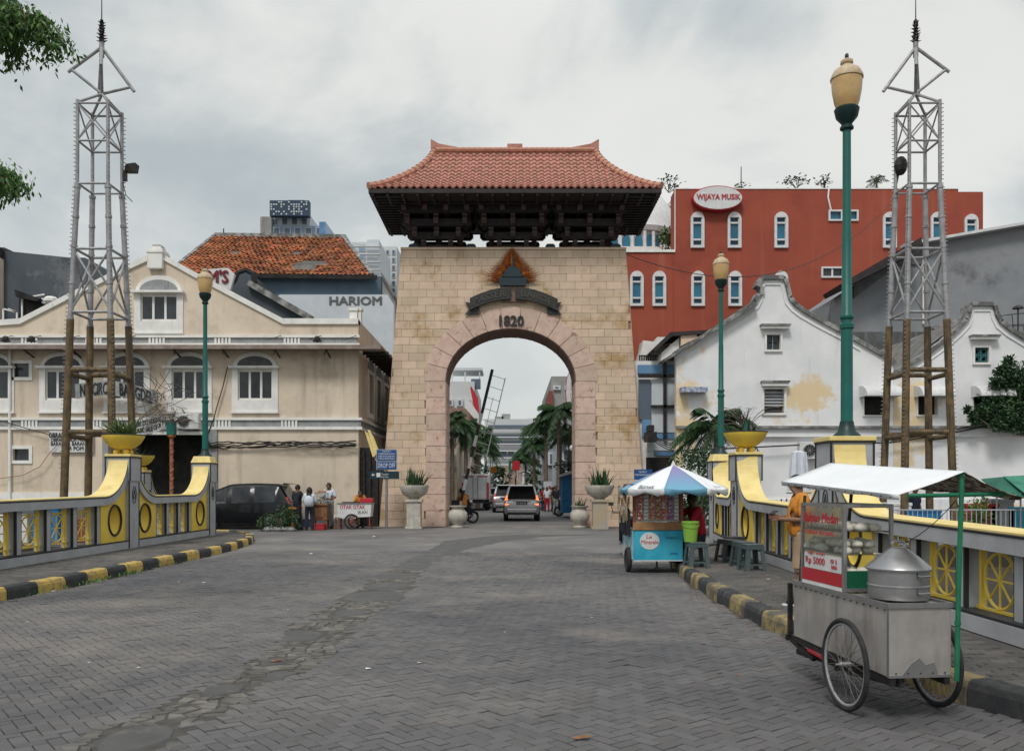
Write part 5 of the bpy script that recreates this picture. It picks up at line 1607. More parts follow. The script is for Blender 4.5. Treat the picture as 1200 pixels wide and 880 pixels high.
q.build('roof_frame', M['whitep'], sl)
q = MB(); q.prism([(PX(22, 42), PZ(341, 42)), (PX(52, 42), PZ(352, 42)), (PX(48, 42), PZ(355, 42)), (PX(24, 42), PZ(350, 42))], (), 41.6, 43.4); q.build('shed_roof', M['dark'], sl)
q = MB().ball((PX(60, 42), 42, PZ(352, 42)), .35, 8, sz=.6); q.box(PX(50, 42), PX(60, 42), 41.9, 42.3, PZ(356, 42), PZ(350, 42)); q.build('roof_fan', M['whitep'], sl)
# tile roofed house with the HARIOM wall
TY = 50.0
tx = lambda p: PX(p, TY); tz = lambda p: PZ(p, TY)
th = thing('tiled_house', 'house with an old orange tiled roof, blue wall and white HARIOM wall', 'house', (tx(350), 55, 0))
MB().box(tx(215), tx(447), TY, TY + 12, 0, tz(324)).build('wall', M['bluew'], th)
MB().prism([(tx(331), tz(348)), (tx(456), tz(348)), (tx(463), tz(360)), (tx(463), 0), (tx(300), 0), (tx(300), tz(372)), (tx(318), tz(360))], (), TY - .6, TY - .01).build('white_wall', M['panelw'], th)
text('HARIOM', (tx(419), TY - .6, tz(355.2)), .48, M['shut'], th, w=(tx(449) - tx(389)), depth=.04, bold=.03)
MB().prism([(tx(447.5), tz(320)), (tx(463), tz(347)), (tx(463), tz(351)), (tx(447.5), tz(324))], (), TY - .3, TY + 10).build('side_roof', M['oldtile'], th)
MB().prism([(tx(448), tz(324)), (tx(463), tz(350)), (tx(463), tz(400)), (tx(448), tz(400))], (), TY - .009, TY + .3).build('side_screen', M['ferro'], th)
q = MB()
# roof surfaces
RY = 56.0
def rpt(px, py, Y): return Vector((PX(px, Y), Y, PZ(py, Y)))
A_, B2, C_, D_ = rpt(198, 320, 49.5), rpt(436, 323, 49.5), rpt(402, 279, RY), rpt(252, 277, RY)
def tiles_on(a, b, c, d, nr, nc, w, name, m, par, holes=()):
 mb = MB(); up = (b - a).cross(d - a).normalized()
 if up.z < 0: up = -up
 rg_ = random.Random(12)
 for r in range(nr):
  t0, t1 = r / nr, min(1, (r + 1.15) / nr)
  l0, r0, l1, r1 = a.lerp(d, t0), b.lerp(c, t0), a.lerp(d, t1), b.lerp(c, t1)
  n = int((r0 - l0).length / w)
  for k in range(n):
   u0, u1 = k / n, (k + .93) / n
   if any(hx0 < (u0 + u1) / 2 < hx1 and hy0 < (t0 + t1) / 2 < hy1 for hx0, hx1, hy0, hy1 in holes): continue
   h = rg_.uniform(.02, .08); ti = rg_.uniform(-.02, .03)
   p = [l0.lerp(r0, u0), l0.lerp(r0, u1), l1.lerp(r1, u1), l1.lerp(r1, u0)]
   mid0, mid1 = (p[0] + p[1]) / 2 + up * (h + .07 + ti), (p[2] + p[3]) / 2 + up * (.05 + ti)
   vs = [p[0] + up * h, mid0, p[1] + up * h, p[2] + up * .015, mid1, p[3] + up * .015, p[0] - up*.02, p[1] - up*.02]
   mb.add(vs, [(0, 1, 4, 5), (1, 2, 3, 4), (6, 7, 2, 0)])
 return mb.build(name, m, par, kind='stuff', recalc=False)
bm_ = MB(); bm_.add([A_, B2, C_, D_], [(0, 1, 2, 3)]); bm_.add([A_, D_, rpt(256, 277.5, 62), rpt(204, 322, 62)], [(0, 1, 2, 3)]); bm_.add([B2, C_, rpt(399, 280, 62), rpt(432, 325, 62)], [(0, 1, 2, 3)])
rfo = bm_.build('roof', M['oldtile'], th)
tiles_on(A_, B2, C_, D_, 26, 60, .27, 'roof_tiles', M['orange_tile'], rfo, holes=((.62, .74, .12, .3), (.66, .8, .24, .36), (.22, .27, .5, .58), (.6, .66, .52, .58)))
q = MB(); q.bar(A_ - Vector((0, .05, .12)), B2 - Vector((-.3, .05, .12)), .12, .24); q.build('eave_board', M['dark'], th)
q = MB(); q.bar(D_ + Vector((0, 0, .08)), C_ + Vector((0, 0, .08)), .25, .25); q.bar(B2 + Vector((0, 0, .05)), C_ + Vector((0, 0, .05)), .22, .2); q.bar(A_ + Vector((0, 0, .05)), D_ + Vector((0, 0, .05)), .22, .2); q.build('roof_ridge', M['moss'], th)
q = MB(); q.prism([(PX(402, 56), PZ(279, 56)), (PX(404, 56), PZ(279, 56)), (PX(408, 56), PZ(300, 56)), (PX(398, 56), PZ(298, 56))], (), 56.2, 58); q.build('gablet', M['dark'], th)
MB().cyl((PX(262, 56), 56, PZ(277, 56)), (PX(262, 56), 56, PZ(268, 56)), .04, n=5).build('roof_rod', M['blackm'], th)
# blue gable with the sign
by = 41.0
bx_ = lambda p: PX(p, by); bz_ = lambda p: PZ(p, by)
bg = thing('blue_gable', 'small dark blue curved gable with a weathered sloping coping', 'house', (bx_(300), by + 2, 0))
MB().prism([(bx_(262), 0), (bx_(366), 0), (bx_(366), bz_(374)), (bx_(352), bz_(370)), (bx_(296), bz_(331)), (bx_(296), bz_(322)), (bx_(288), bz_(318)), (bx_(279), bz_(320)), (bx_(275), bz_(330)), (bx_(268), bz_(338)), (bx_(262), bz_(342))], (), by, by + 4).build('gable_wall', M['slate'], bg)
q = MB(); q.bar((bx_(293), by - .1, bz_(333)), (bx_(366), by - .1, bz_(374.5)), .5, .28); q.build('coping', M['moss'], bg)
q = MB(); q.tube([(bx_(p), by + .1, bz_(r)) for p, r in ((270, 336), (276, 328), (279, 320), (288, 317), (296, 321), (297, 331))], .16, 6); q.build('gable_scroll', M['dark'], bg)
ms = thing('roof_sign', "white sign board reading M'S on the roof behind the cream gable", 'sign', (bx_(258), by - 1.3, bz_(336)))
MB().prism([(PX(a, 39.7), PZ(b, 39.7)) for a, b in ((236, 340), (270, 340), (275, 322), (267, 314), (236, 316))], (), by - 1.3, by - 1.1).build('board', M['wprint'], ms, bevel=.03)
text("M'S", (PX(256, 39.7), by - 1.31, PZ(324.5, 39.7)), .6, mat('maroon lettering', (.16, .015, .02), None, rough=.5), ms, w=.92, depth=.05, bold=.035)
# far towers on the left
def far_block(name, label, Y, p0, p1, ytop, depth, m, rows, cols, wm, inset=(.15, .2), zbot=None, par=None, cat='tower', gap=.0):
 x0, x1, z1 = PX(p0, Y), PX(p1, Y), PZ(ytop, Y)
 r_ = par or thing(name, label, cat, ((x0 + x1) / 2, Y + depth / 2, 0))
 MB().box(x0, x1, Y, Y + depth, 0 if zbot is None else zbot, z1).build('wall', m, r_)
 zb = PZ(560, Y) if zbot is None else zbot
 for (ya, yb) in rows:
  for k in range(cols):
   a = x0 + (x1 - x0) * (k + inset[0]) / cols; b = x0 + (x1 - x0) * (k + 1 - inset[1]) / cols
   f = MB().box(a, b, Y - .25, Y - .003, PZ(yb, Y), PZ(ya, Y)).build('window', M['faraw'], r_)
   MB().box(a + .2, b - .2, Y - .3, Y - .251, PZ(yb, Y) + .15, PZ(ya, Y) - .15).build('pane', wm, f)
 return r_
t1 = far_block('office_tower', 'pale blue office tower topped by a navy billboard of white dots', 230, 317, 363, 252, 20, M['faraw'], [(256, 264)], 4, M['farag'])
far_block('', '', 229, 305.5, 381, 265, 22, M['farab'], [(267, 276), (280, 289)], 6, M['farag'], par=t1)
MB().box(PX(305, 228), PX(318, 228), 228, 246, PZ(290, 228), PZ(254, 228)).build('wall', M['ferro'], t1)
MB().box(PX(374, 228), PX(381.5, 228), 228, 240, PZ(290, 228), PZ(260, 228)).build('wall', M['lblue'], t1)
bb = MB().box(PX(316, 226), PX(362, 226), 226, 228, PZ(253, 226), PZ(235, 226)).build('billboard', M['farad'], t1)
MB().box(PX(336, 227), PX(355, 227), 228.1, 230, PZ(240, 227), PZ(233, 227)).build('billboard_top', M['farad'], t1)
rc = random.Random(6); n = 0
for i in range(15):
 for j in range(6):
  if rc.random() < .5 and n < 60:
   x, z = PX(318 + i * 2.95, 226), PZ(251 - j * 2.8, 226); n += 1
   MB().box(x - .2, x + .2, 225.9, 225.99, z - .2, z + .2).build('light_panel', M['faraw'], bb)
MB().box(PX(381, 240), PX(405, 240), 240, 250, 0, PZ(275, 240)).build('annex', M['farag'], t1)
t2 = far_block('glass_tower', 'pale blue glazed tower right of the tiled roof', 220, 405, 431, 284, 20, M['faraw'], [(287, 295), (297, 305), (307, 315), (317, 325), (327, 335)], 2, M['farab'])
far_block('', '', 216, 430, 444, 281, 20, M['panelw'], [], 1, M['farag'], par=t2)
for k in range(6): MB().box(PX(404, 219), PX(446, 215), 214.5, 215.5, PZ(291 + k * 9, 216), PZ(290 + k * 9, 216)).build('ledge', M['wprint'], t2)
far_block('apartment_tower', 'slim white apartment tower beside the gate roof, farthest left skyline', 240, 444, 465, 289, 20, M['faraw'], [(293 + 9 * k, 299 + 9 * k) for k in range(7)], 3, M['farag'])
# ================================================================ red building
RYB = 60.0
rx = lambda p: PX(p, RYB); rz_ = lambda p: PZ(p, RYB)
red = thing('red_building', 'brick red building with white arched windows and an oval music shop sign', 'building', (rx(950), 70, 0))
whole = [(rx(712), 0), (rx(1152), 0), (rx(1152), rz_(225)), (rx(1123), rz_(225)), (rx(1123), rz_(222)), (rx(791), rz_(222)), (rx(791), rz_(296)), (rx(712), rz_(296))]
wr = []
def aw(c, ytop, ybot, w=12.0):
 return [(rx(c - w/2), rz_(ybot)), (rx(c + w/2), rz_(ybot))] + arc_pts(rx(c), rz_(ytop + 7), rx(c + w/2) - rx(c), rz_(ytop) - rz_(ytop + 7), 0, PI, 8)
arch_w = [(c, 320.5, 357) for c in (746, 772.3, 817.6, 861, 915)] + [(c, 251.5, 289) for c in (817, 860.3, 915)] + [(1042, 251.5, 289), (1098, 251.5, 289), (1137.5, 254, 289)]
sq_w = [(972.5, 985, 248.5, 257.5), (993, 1003.5, 248.5, 257.5), (964, 986, 315, 324)]
MB().prism(whole, [aw(*a) for a in arch_w] + [rect(rx(a), rx(b), rz_(d), rz_(c)) for a, b, c, d in sq_w], RYB, RYB + .4).build('front_wall', M['red'], red)
MB().box(rx(791), rx(1122.5), RYB + .41, RYB + 1.6, 0, rz_(222) - .02).build('body', M['red'], red)
MB().box(rx(712), rx(790.9), RYB + .41, RYB + 4, 0, rz_(296) - .02).build('body', M['red'], red)
MB().box(rx(1122.6), rx(1152), RYB + .41, RYB + 18, 0, rz_(225) - .02).build('body', M['red'], red)
q = MB().box(rx(790), rx(1123), RYB - .05, RYB + .5, rz_(222) + .002, rz_(220.8)); q.box(rx(712), rx(791), RYB - .1, RYB + .6, rz_(296) + .002, rz_(293)); q.box(rx(790.4), rx(791.4), RYB - .04, RYB - .002, rz_(296) + .2, rz_(222)); q.build('coping', M['whitep'], red)
MB().box(rx(788.8), rx(789.4), RYB - .04, RYB - .003, 0, rz_(296)).build('wall_groove', M['red'], red)
for (c, a, b) in arch_w:
 o_ = [(rx(c - 8), rz_(b + 2)), (rx(c + 8), rz_(b + 2))] + arc_pts(rx(c), rz_(a + 6), rx(c + 8) - rx(c), rz_(a - 2.5) - rz_(a + 6), 0, PI, 8)
 i_ = rect(rx(c - 5.3), rx(c + 5.3), rz_(b - 1), rz_(a + 4))
 w_ = MB().prism(o_, [i_], RYB - .16, RYB + .05).build('window', M['wprint'], red)
 z0, z1 = rz_(b - 1), rz_(a + 4)
 for (u, v, mm) in ((0, .18, 'farag'), (.24, .78, 'glassb'), (.84, 1, 'farag')):
  MB().box(rx(c - 5.4), rx(c + 5.4), RYB + .06, RYB + .1, z0 + (z1 - z0) * u, z0 + (z1 - z0) * v).build('pane', M['glassb'] if mm == 'glassb' else mat('deep blue glass', (.01, .05, .09), None, rough=.15), w_)
 q = MB()
 for u in (.21, .81): q.box(rx(c - 5), rx(c + 5), RYB - .08, RYB + .055, z0 + (z1 - z0) * (u - .03), z0 + (z1 - z0) * (u + .03))
 for s_ in (-1, 1): q.box(rx(c + s_ * 5.1) - .03, rx(c + s_ * 5.1) + .03, RYB - .07, RYB + .05, z0, z1)
 q.build('glazing_bar', M['wprint'], w_)
for (a, b, c, d) in sq_w:
 w_ = MB().prism(rect(rx(a - 2), rx(b + 2), rz_(d + 2), rz_(c - 2)), [rect(rx(a), rx(b), rz_(d), rz_(c))], RYB - .12, RYB + .05).build('window', M['wprint'], red)
 MB().box(rx(a), rx(b), RYB + .06, RYB + .1, rz_(d), rz_(c)).build('pane', M['glassb'] if c < 300 else M['glassd'], w_)
 if b - a > 15: MB().box(rx(975) - .06, rx(975) + .06, RYB - .06, RYB + .05, rz_(d), rz_(c)).build('glazing_bar', M['wprint'], w_)
so = thing('oval_sign', 'white oval sign with red rim reading WIJAYA MUSIK on the red building', 'sign', (rx(839), RYB - .5, rz_(235)))
def ell(c0, c1, a, b, n=40): return [(c0 + a * math.cos(2*PI*i/n), c1 + b * math.sin(2*PI*i/n)) for i in range(n)]
MB().prism(ell(rx(839), rz_(235.2), 1.76, .86), (), RYB - .55, RYB - .01).build('rim', M['redp'], so)
MB().prism(ell(rx(839), rz_(235.2), 1.68, .79), (), RYB - .60, RYB - .551).build('face', M['wprint'], so)
text('WIJAYA MUSIK', (rx(839.5), RYB - .6, rz_(235.2)), .50, M['redp'], so, w=3.02, depth=.04, bold=.02)
q = MB().tube([(rx(971), RYB - .06, rz_(222)), (rx(970), RYB - .06, rz_(232)), (rx(973.5), RYB - .06, rz_(247))], .06, 6); q.build('waste_pipe', M['whitep'], red)
# roof plants and pole
rc = random.Random(21)
def twiggy(px, py, n, hpx, label, Y=RYB + 1.0, lf=True):
 q = MB(); x, z = PX(px, Y), PZ(py, Y)
 for k in range(n):
  a = rc.uniform(-.9, .9); L_ = hpx * Y / 1000 * rc.uniform(.5, 1.1)
  p = Vector((x, Y, z)); d = Vector((math.sin(a), rc.uniform(-.4, .4), math.cos(a)))
  pts = [p + d * L_ * t + Vector((rc.uniform(-.08, .08), 0, 0)) for t in (0, .3, .6, 1)]
  q.tube(pts, .03, 3)
  for j in range(12):
   c = pts[3] + Vector((rc.gauss(0, .25), rc.gauss(0, .25), rc.gauss(0, .12)))
   q.leaf(c, (rc.uniform(-1, 1), rc.uniform(-1, 1), rc.uniform(-.3, .5)), .28, .16)
 return single(q, 'roof_shrub', M['leafd'], label, 'shrub', group='wild plants on the red building parapet', recalc=False)
twiggy(784, 226, 6, 16, 'scraggly wild plant leaning off the left roof corner of the red building')
twiggy(868, 222, 3, 4, 'tiny tuft of weeds on the red parapet right of the oval sign')
twiggy(933, 222, 7, 14, 'twiggy wild plant on the red parapet, left of the tall near lamp')
twiggy(966, 222, 5, 12, 'wild plant growing just left of the tall lamp post on the red parapet')
single(MB().cyl((rx(877.5), RYB + 2, rz_(224)), (rx(877.5), RYB + 2, rz_(183)), .07, .04, 6), 'roof_mast', M['ferro'], 'thin bare mast standing on the red building roof', 'mast')
def palm(x, y, z, H, nf, FL, label, name='palm_tree', tr=.13, mt='palm', lean=(0, 0), rg=None, droop=1.0, group=None, lw_=.05, nl=22):
 rg = rg or random.Random(int(abs(x * 100 + y)))
 root = thing(name, label, 'palm tree', (x, y, z), group=group)
 q = MB(); n = 9
 pts = [Vector((x + lean[0] * (t / n) ** 2, y + lean[1] * (t / n) ** 2, z + H * t / n)) for t in range(n + 1)]
 q.tube(pts, [tr * (1.25 - .45 * t / n) for t in range(n + 1)], 9)
 for t in range(n * 3):
  c = pts[0].lerp(pts[-1], t / (n * 3)); c = Vector((x + lean[0] * (t / (3*n)) ** 2, y + lean[1] * (t / (3*n)) ** 2, z + H * t / (n * 3)))
  q.ring(c, tr * (1.27 - .45 * t / (3*n)), tr * .06, 'z', 9, 4)
 q.build('trunk', M['bark'], root)
 q = MB(); top = pts[-1]
 for k in range(nf):
  a = 2 * PI * k / nf * 2.618 + rg.uniform(-.2, .2); el = rg.uniform(-.25, 1.25)
  L_ = FL * rg.uniform(.8, 1.1); h = Vector((math.cos(a), math.sin(a), 0))
  fp = []; m = 10
  for i in range(m + 1):
   t = i / m
   fp.append(top + h * L_ * (math.cos(el) * t + .15 * t) + Vector((0, 0, 1)) * L_ * (math.sin(el) * t - droop * .75 * t * t * (.5 + .5 * math.cos(el))))
  q.tube(fp, [.03 * (1 - .8 * i / m) * (FL / 2) for i in range(m + 1)], 4)
  for i in range(nl):
   t = .12 + .88 * i / nl; f = t * m; i0 = min(m - 1, int(f)); p = fp[i0].lerp(fp[i0 + 1], f - i0)
   d = (fp[i0 + 1] - fp[i0]).normalized(); s_ = d.cross(Vector((0, 0, 1)))
   s_ = s_.normalized() if s_.length > .05 else Vector((1, 0, 0))
   for sg in (-1, 1):
    ll = L_ * .34 * math.sin(PI * (.15 + .8 * t)) * rg.uniform(.8, 1.1)
    q.leaf(p, s_ * sg + d * .55 + Vector((0, 0, -.25 - .35 * rg.random())), ll, lw_, droop=.35)
 q.build('crown', M[mt], root, kind='stuff', recalc=False)
 return root
palm(PX(1027, 61), 61, PZ(222, 61), .7, 12, .8, 'tiny palm growing on the red building roof', tr=.06, lw_=.07, nl=9)
# white domed pavilion and tower behind the red building
dp = thing('domed_pavilion', 'white domed roof pavilion with small blue arched windows', 'pavilion', (PX(748, 66), 68, 0))
Yd = 66.0; dx = lambda p: PX(p, Yd); dz = lambda p: PZ(p, Yd)
MB().lathe([(2.55, 0), (2.5, .9), (2.1, 2.1), (1.4, 3.1), (.6, 3.8), (.12, 4.05), (.05, 4.6), (.01, 4.7)], (dx(764), Yd + 3, dz(267)), 22).build('dome', M['wprint'], dp, smooth=True)
q = MB().cyl((dx(750), Yd + 3, dz(296)), (dx(750), Yd + 3, dz(270)), 3.1, 3.1, 16); q.cyl((dx(750), Yd + 3, dz(270.5)), (dx(750), Yd + 3, dz(265)), 3.4, 3.55, 16); q.build('drum', M['wprint'], dp)
q = MB().box(dx(716), dx(790), Yd - .5, Yd + 8, 0, dz(291)); q.build('parapet', M['whitep'], dp)
for px in (721, 734, 748, 761, 769):
 a = (dx(px) - dx(750)) / 3.1; yy = Yd + 3 - 3.1 * math.sqrt(max(0, 1 - min(1, a * a)))
 MB().prism(arched(dx(px) - .28, dx(px) + .28, dz(290), dz(281), .4, 8), (), yy - .12, yy + .25).build('arched_window', M['glassb'], dp)
for px in (715, 727.5, 741, 755, 765.5, 774):
 a = (dx(px) - dx(750)) / 3.1; yy = Yd + 3 - 3.1 * math.sqrt(max(0, 1 - min(1, a * a)))
 MB().cyl((dx(px), yy - .18, dz(292)), (dx(px), yy - .18, dz(272)), .14, n=8).build('column', M['wprint'], dp, smooth=True)
for px in (713, 733, 752, 772):
 q = MB(); q.cyl((dx(px), Yd - .6, dz(292)), (dx(px), Yd - .6, dz(285)), .05, n=5)
q = MB(); rc = random.Random(33)
for k in range(420):
 v = Vector((rc.gauss(0, 1), rc.gauss(0, 1), rc.gauss(0, .8))).normalized() * rc.uniform(.4, 1)
 q.leaf((PX(781, 63) + v.x * .75, 63 + v.y * .7, PZ(281, 63) + v.z * .95), (rc.uniform(-1, 1), rc.uniform(-1, 1), rc.uniform(-.5, 1)), .3, .14)
single(q, 'terrace_shrub', M['leaf'], 'bright green shrub on the terrace below the white dome', 'shrub', recalc=False)
ft = thing('slatted_tower', 'slanting pale tower with open balconies behind the white dome', 'tower', (PX(785, 100), 105, 0))
MB().prism([(PX(766, 100), PZ(300, 100)), (PX(800, 100), PZ(300, 100)), (PX(800, 100), PZ(232, 100)), (PX(788, 100), PZ(232, 100)), (PX(776, 100), PZ(250, 100))], (), 100, 110).build('wall', M['ferro'], ft)
for k in range(7):
 z = PZ(246 + k * 8, 100); MB().box(PX(777 - k * 1.2, 99), PX(791, 99), 98.6, 99.9, z, z + .3).build('balcony', M['wprint'], ft)
# ================================================================ big grey gable building
g2 = thing('cement_building', 'tall grey cement building with a dark sloping eave behind the white gable houses', 'building', (PX(1100, 46), 50, 0))
Yg = 46.0; gxx = lambda p: PX(p, Yg); gzz = lambda p: PZ(p, Yg)
MB().prism([(gxx(985), 0), (gxx(1400), 0), (gxx(1400), gzz(230)), (gxx(1200), gzz(262)), (gxx(1064), gzz(289)), (gxx(1056), gzz(298)), (gxx(985), gzz(345))], (), Yg, Yg + 12).build('wall', M['cement'], g2)
q = MB(); q.bar((gxx(1056), Yg - .25, gzz(289.5)), (gxx(1402), Yg - .25, gzz(229)), .7, .14); q.build('coping', M['wprint'], g2)
q = MB(); q.prism([(gxx(972), gzz(341)), (gxx(1063), gzz(288)), (gxx(1064), gzz(294)), (gxx(1058), gzz(304)), (gxx(975), gzz(346))], (), Yg - 1.6, Yg + 1); q.build('dark_eave', M['dwood'], g2)
q = MB().prism([(gxx(1000), gzz(333)), (gxx(1057), gzz(300)), (gxx(1081), gzz(296)), (gxx(1081), gzz(310)), (gxx(1050), gzz(312)), (gxx(1000), gzz(350))], (), Yg - .1, Yg - .005); q.build('painted_eave_shade', M['shut'], g2)  # dark sheet on the wall, painting in the shade below the eave
q = MB().box(gxx(985), gxx(1088), Yg - .3, Yg - .01, 0, gzz(390)); q.build('lower_wall', mat('stained grey wall', (.13, .135, .14), (.085, .09, .09), s=1.2, rough=.95, streak=(.2, .2, .2), ss=(2, 2, .3), sk=(.5, .7)), g2)
q = MB().cyl((gxx(1081), Yg - .1, gzz(290)), (gxx(1081), Yg - .1, gzz(380)), .06, n=6); q.build('drainpipe', M['whitep'], g2)
# ================================================================ white gable houses
HY = 34.0
wx = lambda p: PX(p, HY); wz = lambda p: PZ(p, HY)
def gable_house(name, label, outline, holes, depth, roofpts, group='white gabled canal houses'):
 r_ = thing(name, label, 'house', ((wx(outline[0][0]) + wx(outline[1][0])) / 2, HY + depth / 2, 0), group=group)
 MB().prism([(wx(a), wz(b) if b < 900 else 0) for a, b in outline], holes, HY, HY + .35).build('front_wall', M['wwall'], r_)
 q = MB(); rp = [(wx(a), wz(b) - .25) for a, b in roofpts]
 return r_, rp
o1 = [(792.5, 999), (1047, 999), (1047, 428), (1035, 419), (1010, 405), (985, 390.5), (960, 377.5), (940, 366), (930, 358.5), (923, 350), (920.5, 338), (917.5, 328), (893.5, 328), (890, 337), (890.5, 346), (886, 355), (877, 363), (854, 377.5), (820, 399), (792.5, 416)]
h1 = [rect(wx(898), wx(914), wz(410), wz(392.5)), rect(wx(895), wx(918.5), wz(484), wz(456)), rect(wx(1012), wx(1047.5) - .1, wz(486.5), wz(464))]
h1[2] = rect(wx(1012), wx(1040), wz(486.5), wz(464))
wh1, rp1 = gable_house('white_gable_house', 'white limewashed house with the tall scrolled gable and louvred window', o1, h1, 12, [])
o2 = [(1047.3, 999), (1330, 999), (1330, 470), (1260, 434), (1215, 408), (1200, 399), (1182, 388), (1170, 378), (1165, 368), (1163, 359), (1138, 359), (1137, 368), (1134, 376), (1124, 387), (1108, 401), (1085, 418), (1062, 432), (1047.3, 441)]
h2 = [rect(wx(1141.5), wx(1158), wz(425), wz(407.5)), rect(wx(1075), wx(1098), wz(486), wz(464)), rect(wx(1140), wx(1166), wz(486), wz(464))]
wh2, rp2 = gable_house('white_gable_house', 'white house with the smaller scrolled gable and teal grille, right edge', o2, h2, 12, [])
def coping(pts, par, w=.5, th=.16, m='moss', y=HY):
 q = MB()
 for a, b in zip(pts, pts[1:]):
  p, r = Vector((wx(a[0]), 0, wz(a[1]))), Vector((wx(b[0]), 0, wz(b[1])))
  d = (r - p).normalized(); nn = Vector((-d.z, 0, d.x)); nn = -nn if nn.z < 0 else nn
  q.add([(p.x, y - .12, p.z), (r.x, y - .12, r.z), (r.x + nn.x*th, y - .12, r.z + nn.z*th), (p.x + nn.x*th, y - .12, p.z + nn.z*th), (p.x, y + w, p.z), (r.x, y + w, r.z), (r.x + nn.x*th, y + w, r.z + nn.z*th), (p.x + nn.x*th, y + w, p.z + nn.z*th)],
              [(0, 1, 2, 3), (7, 6, 5, 4), (0, 4, 5, 1), (1, 5, 6, 2), (2, 6, 7, 3), (3, 7, 4, 0)])
 return q.build('coping', M[m], par)
for o_, par in ((o1[2:], wh1), (o2[2:], wh2)): coping(o_, par)
# thin raised moulding below the coping
for o_, par, cx in ((o1[4:], wh1, 905), (o2[3:-1], wh2, 1150)):
 pts = [(a + (1.2 if a < cx else -1.2) * 2.2, b + 5.5) for a, b in o_]
 q = MB(); q.tube([(wx(a), HY - .02, wz(b)) for a, b in pts], .035, 5); q.build('moulding', M['wwall'], par)
# roofs going back from the gables
q = MB()
for (a, b, c, d) in (((793, 414), (886, 352), None, None), ((924, 350), (1047, 427), None, None)):
 p, r = Vector((wx(a[0] if isinstance(a, tuple) else a), 0, wz(a[1]))), Vector((wx(b[0]), 0, wz(b[1])))
 q.add([(p.x, HY + .36, p.z), (r.x, HY + .36, r.z), (r.x, HY + 13, r.z), (p.x, HY + 13, p.z)], [(0, 1, 2, 3)])
q.build('roof', M['oldtile'], wh1)
q = MB()
for (a, b) in (((1047, 441), (1134, 372)), ((1166, 372), (1330, 470))):
 p, r = Vector((wx(a[0]), 0, wz(a[1]))), Vector((wx(b[0]), 0, wz(b[1])))
 q.add([(p.x, HY + .36, p.z), (r.x, HY + .36, r.z), (r.x, HY + 11, r.z), (p.x, HY + 11, p.z)], [(0, 1, 2, 3)])
q.build('roof', M['oldtile'], wh2)
# the taller rear roof slope seen between the gables, in rows of tiles
rr_ = thing('rear_roof', 'mossy grey tiled roof slope seen between the two white gables', 'roof', (PX(1080, 40), 40, 0))
a_, b_, c_, d_ = Vector((PX(1030, 39), 39, PZ(425, 39))), Vector((PX(1100, 39), 39, PZ(428, 39))), Vector((PX(1150, 43), 43, PZ(368, 43))), Vector((PX(1088, 43), 43, PZ(388, 43)))
MB().add([a_, b_, c_, d_, a_ - Vector((0, 0, 8)), b_ - Vector((0, 0, 8)), c_ - Vector((0, 0, 8)), d_ - Vector((0, 0, 8))], [(0, 1, 2, 3), (0, 4, 5, 1), (1, 5, 6, 2), (2, 6, 7, 3), (3, 7, 4, 0)]).build('roof_body', M['shut'], rr_)
tiles_on(a_, b_, c_, d_, 11, 9, .3, 'roof_tiles', M['oldtile'], rr_)
q = MB(); q.bar(d_, c_, .4, .3); q.build('roof_ridge', M['moss'], rr_)
# left return of house 1 roof and dormer
q = MB(); q.bar((wx(777), HY - .1, wz(423.5)), (wx(884), HY - .1, wz(358)), .5, .10); q.build('eave_edge', M['moss'], wh1)
dm = thing('roof_dormer', 'small dark-edged dormer on the left slope of the scrolled gable house', 'dormer', (wx(805), HY + 1, wz(420)))
MB().prism([(wx(767), wz(407)), (wx(788), wz(387)), (wx(833), wz(384.5)), (wx(833), wz(388.5)), (wx(790), wz(391.5)), (wx(770), wz(410))], (), HY + .4, HY + 2.5).build('roof', M['dwood'], dm)
MB().prism([(wx(778), wz(420)), (wx(800), wz(407)), (wx(800), wz(392)), (wx(779), wz(410))], (), HY + .7, HY + 2).build('wall', M['whitep'], dm)
MB().prism([(wx(801), wz(403)), (wx(820), wz(393)), (wx(820), wz(389)), (wx(801), wz(390))], (), HY + .5, HY + 2).build('wall', M['stone'], dm)
q = MB().prism([(wx(854), wz(372)), (wx(860), wz(372)), (wx(866), wz(362)), (wx(888), wz(349)), (wx(888), wz(357)), (wx(870), wz(372)), (wx(862), wz(376))], (), HY + .6, HY + 1.5); single(q, 'roof_chimney', M['moss'], 'low mossy chimney block on the slope left of the scrolled gable', 'chimney')
# windows
def ledge(x0, x1, yt, yb, par, cap=True):
 MB().box(wx(x0), wx(x1), HY - .28, HY + .002, wz(yb), wz(yt + 2)).build('ledge', M['whitep'], par)
 MB().box(wx(x0 - 1), wx(x1 + 1), HY - .34, HY + .001, wz(yt + 2) + .001, wz(yt)).build('ledge_cap', M['moss'], par)
def framed(x0, x1, yt, yb, par, fw=2.5):
 return MB().prism(rect(wx(x0 - fw), wx(x1 + fw), wz(yb + fw), wz(yt - fw)), [rect(wx(x0), wx(x1), wz(yb), wz(yt))], HY - .08, HY + .003).build('window', M['whitep'], par)
w_ = framed(898, 914, 392.5, 410, wh1)
for i in range(2):
 for j in range(2): MB().box(wx(898 + 8.3 * i), wx(905.7 + 8.3 * i), HY + .1, HY + .13, wz(401 + 9 * j - .4), wz(393 + 9 * j)).build('pane', M['glassd'], w_)
MB().box(wx(905.7), wx(906.3), HY + .05, HY + .14, wz(410), wz(392.5)).build('glazing_bar', M['greyp'], w_)
w_ = framed(895, 918.5, 456, 484, wh1)
